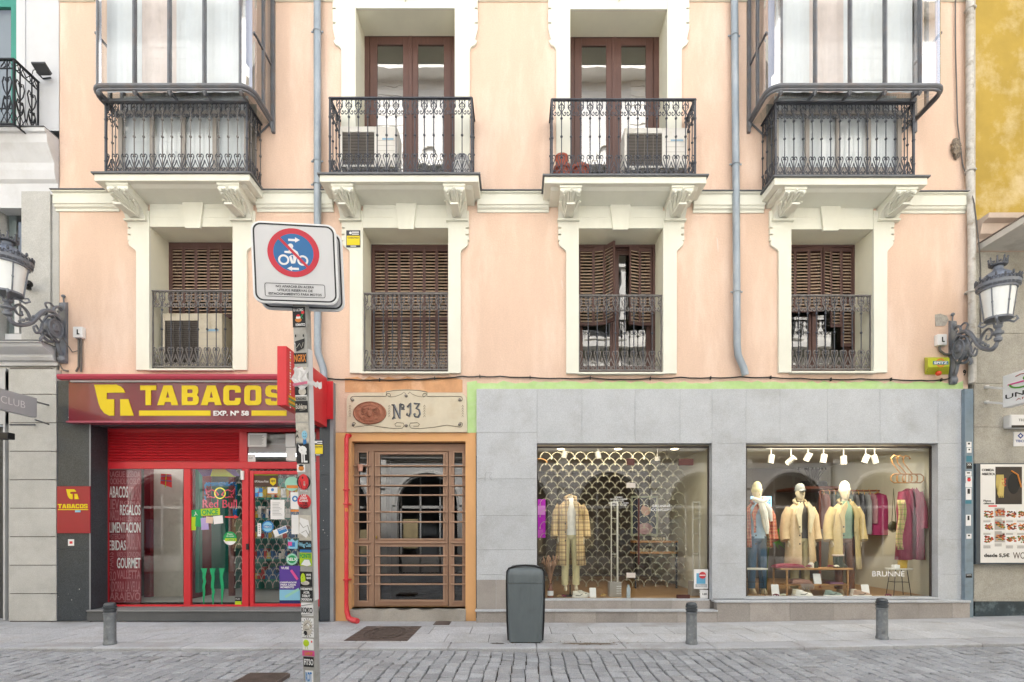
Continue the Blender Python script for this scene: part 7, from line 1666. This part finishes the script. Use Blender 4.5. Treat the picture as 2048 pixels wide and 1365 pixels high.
def flower(px, y, z, col, nm, label, r0=.045):
    m = MB(); x = X(px,y); r_ = random.Random(px)
    for k in range(22): a, b = r_.uniform(0,2*pi), r_.uniform(0,1.3); m.ell((x+r0*cos(a)*sin(b), y+r0*sin(a)*sin(b), z+r0*.4+r0*.6*cos(b)), (.014,.014,.01), 5, 4)
    tag(m.build('dried_flower', mat(nm,col,.8), smooth=True), label, 'flower', 'flower heads laid out in the windows')
flower(1618,yb+.05,zt_,'#7b2740','crimson_petal','dark red flower head on the bench beside the candle jar'); flower(1661,yb+.05,zt_,'#7b2740','crimson_petal','dark red flower head on the bench left of the white one'); flower(1673,yb+.05,zt_,'#efe9d6','ivory_petal','white flower head on the bench beside the rubber boots')
flower(1552,.15,ZFB,'#7b2740','crimson_petal','dark red flower head on the floor by the leftmost price card'); flower(1567,.15,ZFB,'#d9dcc4','pale_petal','pale green flower head on the floor by the leftmost price card'); flower(1777,.15,ZFB,'#7b3348','rose_petal','dusky red flower head on the floor under the small table')
flower(1127,.2,ZFA,'#8c2f48','berry_petal','red flower head on the floor right of the vase'); flower(1119,.2,ZFA,'#b99a70','straw_petal','straw-coloured flower head on the floor right of the vase'); flower(1206,.2,ZFA,'#b5934f','gold_petal','golden flower head on the floor beside the price card in the door window',.06)
bootm = mat('green_rubber', '#3c453b', .3, var=.1)
for k, p in enumerate((1681,1690)):
    t = thing('rubber_boot', ['left one of the dark green rubber boots standing on the bench','right one of the dark green rubber boots standing on the bench'][k], 'boot', (X(p,yb), yb+.1, zt_), 'pair of rubber boots'); m = MB(); x = X(p,yb)
    loft(m, [[(x+rx*cos(2*pi*j/14)+cx, yb+.13+ry*sin(2*pi*j/14), zt_+z) for j in range(14)] for z, rx, ry, cx in ((0,.085,.04,.04),(.03,.085,.042,.04),(.06,.06,.04,.02),(.1,.045,.042,.0),(.22,.047,.047,0))]); m.build('shaft', bootm, t, smooth=True)
    m = MB(); m.tube([(x+.05*cos(2*pi*j/12),yb+.13+.05*sin(2*pi*j/12),zt_+.215) for j in range(12)], .016, 6, closed=True); m.build('fur_lining', cloth('fur_trim','#cdb9ab'), t)
def shoe(px, y, zf, col, nm, label, d=1, L_=.28):
    t = thing('sneaker', label, 'sneaker', (X(px,y), y, zf), 'sneakers lined up on the window floor'); x = X(px,y)
    m = MB(); loft(m, [[(x+d*cx+L_/2*rx*cos(2*pi*j/18), y+ry*sin(2*pi*j/18), zf+z) for j in range(18)] for z, rx, ry, cx in ((0,.95,.045,0),(.01,1,.05,0),(.03,1,.05,0),(.032,.96,.046,0))]); m.build('sole', mat('white_rubber','#ece9e2',.5), t, smooth=True)
    m = MB(); loft(m, [[(x+d*cx+L_/2*rx*cos(2*pi*j/18), y+ry*sin(2*pi*j/18), zf+z) for j in range(18)] for z, rx, ry, cx in ((.03,.93,.043,0),(.05,.9,.042,0),(.07,.72,.036,-.025),(.09,.45,.032,-.06),(.11,.34,.03,-.08),(.115,.28,.024,-.08))]); m.build('upper', cloth(nm,col), t, smooth=True)
    m = MB()
    for k in range(4): m.tube([(x+d*(-.03+.022*k),y-.03,zf+.095-.01*k),(x+d*(-.025+.022*k),y-.0,zf+.105-.011*k),(x+d*(-.03+.022*k),y+.03,zf+.095-.01*k)], .004, 4)
    m.tube([(x-d*.08,y-.044,zf+.045),(x-d*.01,y-.043,zf+.04),(x+d*.04,y-.04,zf+.07)], .006, 4); m.build('laces', mat('shoe_lace','#d9d4c8' if nm != 'white_canvas' else '#3f3d3a',.8), t)
shoe(1160,.2,ZFA,'#e9e4d6','white_canvas','white sneaker with dark side stripe in the door window'); shoe(1168,.32,ZFA,'#ded9cc','offwhite_canvas','off-white sneaker behind the white one in the door window')
shoe(1608,.16,ZFB,'#eeebe2','bright_canvas','white sneaker under the left end of the bench',1,.31); shoe(1666,.16,ZFB,'#8b9a90','sage_canvas','sage green chunky sneaker in the middle of the window floor',1,.33); shoe(1724,.16,ZFB,'#b89c88','tan_canvas','tan and white sneaker right of the green one',1,.33); shoe(1716,.3,ZFB,'#e4dccf','shell_canvas','pale sneaker behind the tan one',1,.3); shoe(1600,.3,ZFB,'#e2ddc4','linen_canvas','pale yellow sneaker behind the white one under the bench',1,.3)
def card(px, y, zf, w_, h_, label):
    m = MB(); x = X(px,y); M_ = Matrix.Translation((x,y,zf)) @ Matrix.Rotation(radians(-14),4,'X'); m.M = M_; m.box(-w_/2,w_/2,0,.004,0,h_); m.box(-w_/2,w_/2,.0,.08,0,.004); m.M = None; tag(m.build('price_card', white), label, 'price card', 'white folded price cards')
card(1552,.25,ZFB,.13,.2,'white price card standing at the left of the window floor'); card(1636,.3,Z(1169,yb)+.0,.13,.18,'white price card on the lower shelf of the bench'); card(1733,.25,ZFB,.13,.2,'white price card beside the tan sneakers'); card(1186,.2,ZFA,.11,.17,'white price card beside the white sneakers in the door window')
# small wire tables
def wtable(px, y, w_, topz, label, rnd=False):
    x = X(px,y); t = thing('side_table', label, 'side table', (x,y,ZFB), 'small wire-legged tables'); m = MB()
    m.lathe([(w_/2,0),(w_/2,.02),(.01,.02)], (x,y,topz-.02), 24, sy=.6); m.build('tabletop', mat('pale_marble','#d9d6cc',.4,var=.15), t); 
    for k in range(4): a = radians(45+90*k); m = MB(); m.tube([(x+w_*.3*cos(a),y+w_*.2*sin(a),topz-.02),(x+w_*.46*cos(a),y+w_*.28*sin(a),ZFB)], .006, 5); m.build('leg', black, t)
    m = MB(); m.tube([(x+w_*.38*cos(radians(45+90*k)),y+w_*.24*sin(radians(45+90*k)),(topz+ZFB)/2) for k in range(4)], .004, 4, closed=True); m.build('brace', black, t)
wtable(1797,.32,.46,Z(1137,.3),'small wire-legged table with the yellow necklace bust'); wtable(1508,.3,.46,Z(1137,.3),'small wire-legged table at the left edge of the display window')
t = thing('necklace_bust', 'yellow necklace bust standing on the small table', 'bust', (X(1805,.32), .32, Z(1137,.3))); m = MB(); x, z = X(1805,.32), Z(1137,.3)
loft(m, [[(x+rx*cos(2*pi*j/16), .32+ry*sin(2*pi*j/16), z+q) for j in range(16)] for q, rx, ry in ((0,.075,.04),(.12,.085,.045),(.19,.09,.045),(.22,.06,.035),(.24,.03,.03),(.27,.028,.028),(.275,.01,.01))]); m.build('bust', mat('mustard_velvet','#c9a648',.7), t, smooth=True); m = MB(); m.tube([(x+.05*cos(a*pi/9), .275-.006*sin(a*pi/9), z+.2-.06*sin(a*pi/9)) for a in range(10)], .006, 5); m.build('necklace', mat('gold','#c9a24a',.3,metal=.9), t)
m = MB(); m.box(X(1785,.3),X(1796,.3),.25,.33,Z(1137,.3),Z(1130,.3)); tag(m.build('trinket_box', white, bevel=.006), 'small white trinket box beside the necklace bust', 'box')
# palm leaves between mannequins
t = thing('palm_plant', 'bright green palm fronds between two mannequins', 'plant', (X(1545,.9), .9, ZFB)); m = MB(); r_ = random.Random(4); bx, bz = X(1538,.9), Z(1075,.9)
for k in range(20): a = radians(-55+r_.uniform(0,110)); l = r_.uniform(.18,.36); m.add([(bx,.88,bz),(bx+l*.5*cos(a)-.012*sin(a),.86,bz+l*.5*sin(a)+.012*cos(a)),(bx+l*cos(a),.84,bz+l*sin(a)-.05),(bx+l*.5*cos(a)+.012*sin(a),.86,bz+l*.5*sin(a)-.012*cos(a))], [(0,1,2,3)])
m.build('leaves', mat('palm_green','#5fae2f',.5), t, solid=.002); m = MB(); m.tube([(bx,.9,bz),(bx-.03,.95,ZFB)], .012, 6); m.build('stem', mat('palm_stem','#55702f',.6), t)
m = MB(); m.pb(1502,1543,993,1070,.95,.97,0); t = tag(m.build('info_screen', emit('pale_blue_screen','#8fc4ea',.35)), 'pale blue upright screen behind the leftmost mannequin', 'screen')
m = MB(); m.text('TEMPORADA',1520,1541,999,1003,.948,off=.03); m.text('DESDE 25',1526,1541,1004.5,1008,.948,off=.03); m.build('lettering', C_('screen_navy','#1f3c78'), t)
# ceiling spots
tr = mat('spot_white', '#9b988f', .4); glow = emit('spot_glow', '#ffe9bf', 6)
ZC = Z(889,.1)
def spot(px, py, y, ax, az, lit, label, L_=.15, r_=.045):
    x, z = X(px,y), Z(py,y); t = thing('ceiling_spotlight', label, 'spotlight', (x,y,ZC-.001), 'white spotlights under the boutique ceiling'); M_ = Matrix.Translation((x,y,z)) @ Matrix.Rotation(radians(az),4,'Y') @ Matrix.Rotation(radians(ax),4,'X')
    m = MB(); m.M = M_; m.lathe([(r_,-L_/2),(r_,L_/2),(r_*.3,L_/2)], (0,0,0), 16); m.M = None; m.tube([(x,y,z+.03),(x,y,ZC)], .01, 6); m.build('housing', tr, t)
    m = MB(); m.M = M_; m.lathe([(r_*.9,-L_/2-.004),(r_*.9,-L_/2-.002)], (0,0,0), 16); m.M = None; m.build('lens', glow if lit else mat('spot_lens','#7a766c',.3), t)
for k, (p, q, ax, az, lit) in enumerate(((1542,919,0,8,0),(1582,921,40,38,1),(1616,914,20,20,0),(1647,918,0,10,0),(1687,921,0,-4,0),(1731,919,0,22,0),(1749,919,0,-18,0))): spot(p,q,.45,ax,az,lit,['leftmost white spotlight under the ceiling of the display window','glowing white spotlight tilted towards the left mannequins','boxy white spotlight third from the left in the display window','fourth white spotlight from the left, above the high shelf\'s hats','white spotlight right of the glass joint in the display window','tilted white spotlight left of the pair above the shelf bags','white spotlight leaning right, last large one of the row'][k], r_=.052)
for k, (p, q, az) in enumerate(((1129,909,12),(1196,910,-14),(1315,918,0))): spot(p,q,.5,10,az,0,['white spotlight above the plaid-coated mannequin','white spotlight left of the glass door clamp','short white spotlight above the glass door'][k], .12 if k < 2 else .07, .05)
m = MB(); m.box(X(1530,.45), X(1790,.45), .43, .47, ZC-.025, ZC-.002); tag(m.build('lighting_track', tr), 'white lighting track along the ceiling of the display window', 'lighting track')
for k, p in enumerate((1122,1236,1349)):
    m = MB(); m.lathe([(.06,-.004),(.06,-.0)], (X(p,.6),.6,ZC-.003), 16); tag(m.build('downlight', glow), ['recessed glowing downlight over the plaid-coated mannequin','recessed glowing downlight near the door clamp','recessed glowing downlight at the right of the door window'][k], 'downlight', 'recessed downlights')
for nm, xx, e in (('display_lamp', X(1680), 19), ('door_lamp', X(1200), 10)):
    ld = bpy.data.lights.new(nm, 'AREA'); lo = bpy.data.objects.new(nm, ld); S.collection.objects.link(lo); ld.shape = 'RECTANGLE'; ld.size = 2.2; ld.size_y = .08; ld.energy = e*.8; ld.spread = radians(150); ld.color = (1,.87,.7); lo.location = (xx,.17,ZC-.03); lo.rotation_euler = (radians(35),0,0)
# door window goods
t = thing('vase', 'small brown glass vase with dried pink grasses at the left of the door window', 'vase', (X(1101,.2), .2, ZFA)); m = MB(); x = X(1101,.2); m.lathe([(.045,0),(.05,.02),(.05,.13),(.025,.2),(.02,.24),(.025,.25)], (x,.2,ZFA), 14); m.build('glass', mat('amber_glass','#8a5a48',.2), t, smooth=True)
m = MB(); m.lathe([(.052,.04),(.052,.12)], (x,.2,ZFA), 14); m.build('label', white, t)
m = MB(); r_ = random.Random(6)
for k in range(40):
    a = r_.uniform(-.35,.35); l = r_.uniform(.35,.5); yy = r_.uniform(-.06,.06); m.tube([(x,.2,ZFA+.22),(x+a*.15,.2+yy*.5,ZFA+.22+l*.5),(x+a*.42,.2+yy,ZFA+.2+l)], .0035, 3); m.ell((x+a*.42,.2+yy,ZFA+.2+l), (.012,.012,.035), 5, 4)
m.build('dried_grass', mat('dried_grass','#c39a7c',.9,var=.3), t)
def gate(px, y, label, w_):
    t = thing('security_gate', label, 'security gate', (X(px,y), y, ZFA), 'anti-theft gates inside the boutique door'); x = X(px,y); z1 = Z(1006,y)
    m = MB(); m.box(x+w_*.35, x+w_*.5, y-.04, y+.04, ZFA+.25, z1); m.box(x-w_*.5, x-w_*.42, y-.03, y+.03, ZFA+.25, z1); m.box(x-w_*.5, x+w_*.5, y-.03, y+.03, z1, z1+.02)
    for q in (.35,.6,.8): m.box(x-w_*.5, x+w_*.4, y-.02, y+.02, ZFA+.25+(z1-ZFA-.25)*q, ZFA+.26+(z1-ZFA-.25)*q)
    m.build('panel_frame', mat('ivory_plastic','#dedacd',.4), t)
    m = MB(); m.box(x-w_*.85, x+w_*.85, y-.1, y+.1, ZFA, ZFA+.26); m.build('base', mat('gate_base','#a9a29a',.5), t, bevel=.006)
    m = MB()
    for a in range(3):
        for b in range(4): m.box(x+.02+a*.03, x+.035+a*.03, y-.104, y-.1, ZFA+.06+b*.04, ZFA+.075+b*.04)
    m.build('grille', white, t)
gate(1229,.35,'ivory anti-theft gate in the middle of the door window',.12); gate(1392,.5,'ivory anti-theft gate at the right side behind the door',.13)
m = MB(); x = X(1257,.2); m.lathe([(.035,0),(.035,.16),(.02,.19),(.02,.22),(.004,.22)], (x,.2,ZFA), 12); tag(m.build('bottle', mat('grey_bottle','#b9c6cf',.3), smooth=True), 'pale sanitizer bottle standing on the floor beside the anti-theft gate', 'bottle')
m = MB(); m.pb(1075,1091,999,1076,.7,.72,0); m.pb(1075,1090,1012,1030,.69,.7,1); t = tag(m.build('info_screen', [emit('magenta_screen','#9a1a9c',.12), emit('pink_screen','#b06ab0',.12)]), 'bright magenta screen at the left edge of the door window', 'screen')
# back of the shop: picture, counter
t = thing('framed_picture', 'pale-framed dark fashion picture on the back wall of the boutique', 'picture', (X(1290,3.9), 3.9, Z(1030,3.9)))
y = 3.9; m = MB(); k_ = lambda p: (p-VX)*.69*1.45+VX
m.pb(1262,1316,992,1072,2.0,2.03,0); m.build('frame', mat('sage_frame','#9ea48c',.6), t); m = MB(); m.pb(1266,1312,996,1068,1.98,2.0,0)
m.ell((X(1292,1.97),1.975,Z(1020,1.97)), (.1,.01,.12), 14, 8, mi=1); m.ell((X(1290,1.97),1.97,Z(1058,1.97)), (.16,.012,.12), 14, 8, mi=2); m.ell((X(1297,1.97),1.972,Z(1006,1.97)), (.13,.01,.1), 14, 8, mi=3); m.build('print', [mat('picture_navy','#232a3c',.4), mat('skin_tone','#c69c8a',.6), mat('picture_rose','#a9878a',.6), mat('picture_dark','#2b2322',.6)], t)
t = thing('counter_table', 'wooden shelf table with shoes and jars at the back of the boutique', 'table', (X(1310,1.6), 1.6, ZFA)); m = MB()
for q in (1084,1106): m.box(X(1268,1.6), X(1356,1.6), 1.6, 1.95, Z(q+2,1.6), Z(q-2,1.6))
m.build('shelf', beech, t); m = MB()
for p in (1270,1352): m.box(X(p,1.6), X(p+3,1.6), 1.6, 1.64, ZFA, Z(1084,1.6))
m.build('leg', black, t)
for k, (p, q, lab) in enumerate(((1284,1104,'pale folded shoes on the lower shelf of the back table'),(1310,1082,'row of little jars on the back table'))):
    m = MB()
    for j in range(4): m.ell((X(p+j*7,1.6),1.7,Z(q-3,1.6)), (.035,.06,.04), 8, 6)
    tag(m.build('goods', mat('pale_goods','#bfb49a',.6), smooth=True), lab, 'goods')
m = MB(); m.tube([(X(1080+14*cos(a*pi/8),.5), .5, Z(926-8*sin(a*pi/8),.5)) for a in range(12)], .012, 6); tag(m.build('rattan_ring', rat), 'curl of rattan at the top left corner of the door window', 'rattan')
# added glowing panel and fill light that brighten the tobacco shop, no real fixtures
m = MB(); m.box(X(420,1.5), X(600,1.5), 1.5, 1.7, Z(905)+.17, Z(905)+.19); tag(m.build('fill_panel', emit('fill_glow','#f4f6ff',3.0)), 'flat white glowing panel added under the tobacco shop ceiling as fill', 'fill panel')
ld = bpy.data.lights.new('tobacco_fill_light', 'AREA'); lo = bpy.data.objects.new('tobacco_fill_light', ld); S.collection.objects.link(lo); ld.shape = 'RECTANGLE'; ld.size = 2.4; ld.size_y = .6; ld.energy = 4.5; lo.location = (X(400,1.0), .8, Z(905)+.15)  # area light added to lift the dark interior
# ---------------- small marks of wear ----------------
r_ = random.Random(31)
def blot(px, py, rx, ry, label, m_):
    mb = MB(); c = on_ground(px, py); n = 26; ph = [r_.uniform(.55,1.25) for _ in range(n)]; pts = []
    for k in range(n):
        a = 2*pi*k/n; x, y = c[0]+rx*ph[k]*cos(a), c[1]+ry*ph[k]*sin(a); pts.append((x, y, ground_z(x)+.0045))
    mb.add(pts, [tuple(range(n))]); tag(mb.build('grime', m_), label, 'grime', kind='stuff')
gm = mat('dried_mud', '#7d7264', .95, var=.3, scale=20); gd = mat('dark_spill', '#5d5955', .7, var=.3, scale=12)
blot(1180, 1288.5, .42, .07, 'patch of dried brown mud on the kerb to the right of the litter bin', gm)
blot(994, 1288, .09, .05, 'small dark spill on the kerb to the left of the litter bin', gd)
mb = MB(); mb.lathe([(.035,0),(.05,.11),(.052,.115),(.04,.11)], (X(721,.08), .08, Z(943,.08)), 12); tag(mb.build('paper_cup', mat('paper_cup_pink','#d9a894',.7), smooth=True), 'pinkish paper cup stuck behind a bar of the entrance door', 'cup')
def wallmark(pts, m_, r, label, y=-.0635):
    mb = MB(); mb.tube([(X(a,y), y, Z(b,y)) for a, b in pts], r, 4); tag(mb.build('graffiti_scribble', m_), label, 'graffiti')
wallmark([(970,962),(971,946),(984,946),(978,953),(984,961)], mat('faint_pen','#8b9096',.8), .003, 'faint grey pen tag scratched on the grey stone right of the entrance')
chip = mat('scraped_glue', '#b9bcb9', .9, var=.3, scale=20); r_ = random.Random(77)
def chips(px, py, n, sx, sy, y, label):
    mb = MB()
    for k in range(n):
        a, b = px+r_.gauss(0, sx), py+r_.gauss(0, sy); s = r_.uniform(.4, 1.6)
        mb.shape([[(a+s*r_.uniform(.4,1)*cos(q*pi/4)*.7, b+s*r_.uniform(.5,1.3)*sin(q*pi/4)) for q in range(8)]], y, .001)
    tag(mb.build('glue_residue', chip), label, 'glue residue', kind='stuff')
chips(138, 830, 7, 6, 14, -.082, 'white scraps of old glue high on the black granite left of the tobacco sign')
chips(140, 1200, 5, 14, 14, -.082, 'pale chips low on the black granite under the red plaque')
chips(648, 1000, 8, 4, 60, -.102, 'white scraps on the black granite pier behind the sign pole')
chips(900, 640, 5, 40, 50, -.004, 'tiny pale scuffs on the peach wall between the middle windows') if False else None
def streak(px, py, w, h, label):
    mb = MB(); mb.shape([[(px-w,py-h),(px+w*.4,py-h*.7),(px+w,py+h*.3),(px+w*.5,py+h),(px-w*.3,py+h*.4)]], -.003, .0015); tag(mb.build('plaster_scuff', mat('scuffed_plaster','#f0ddd0',.9)), label, 'scuff')
streak(1435, 490, 2.2, 16, 'long pale scuff on the peach wall left of the crumpled drainpipe'); streak(1124, 570, 1.2, 10, 'short pale scuff on the peach wall left of the half-open shutters')
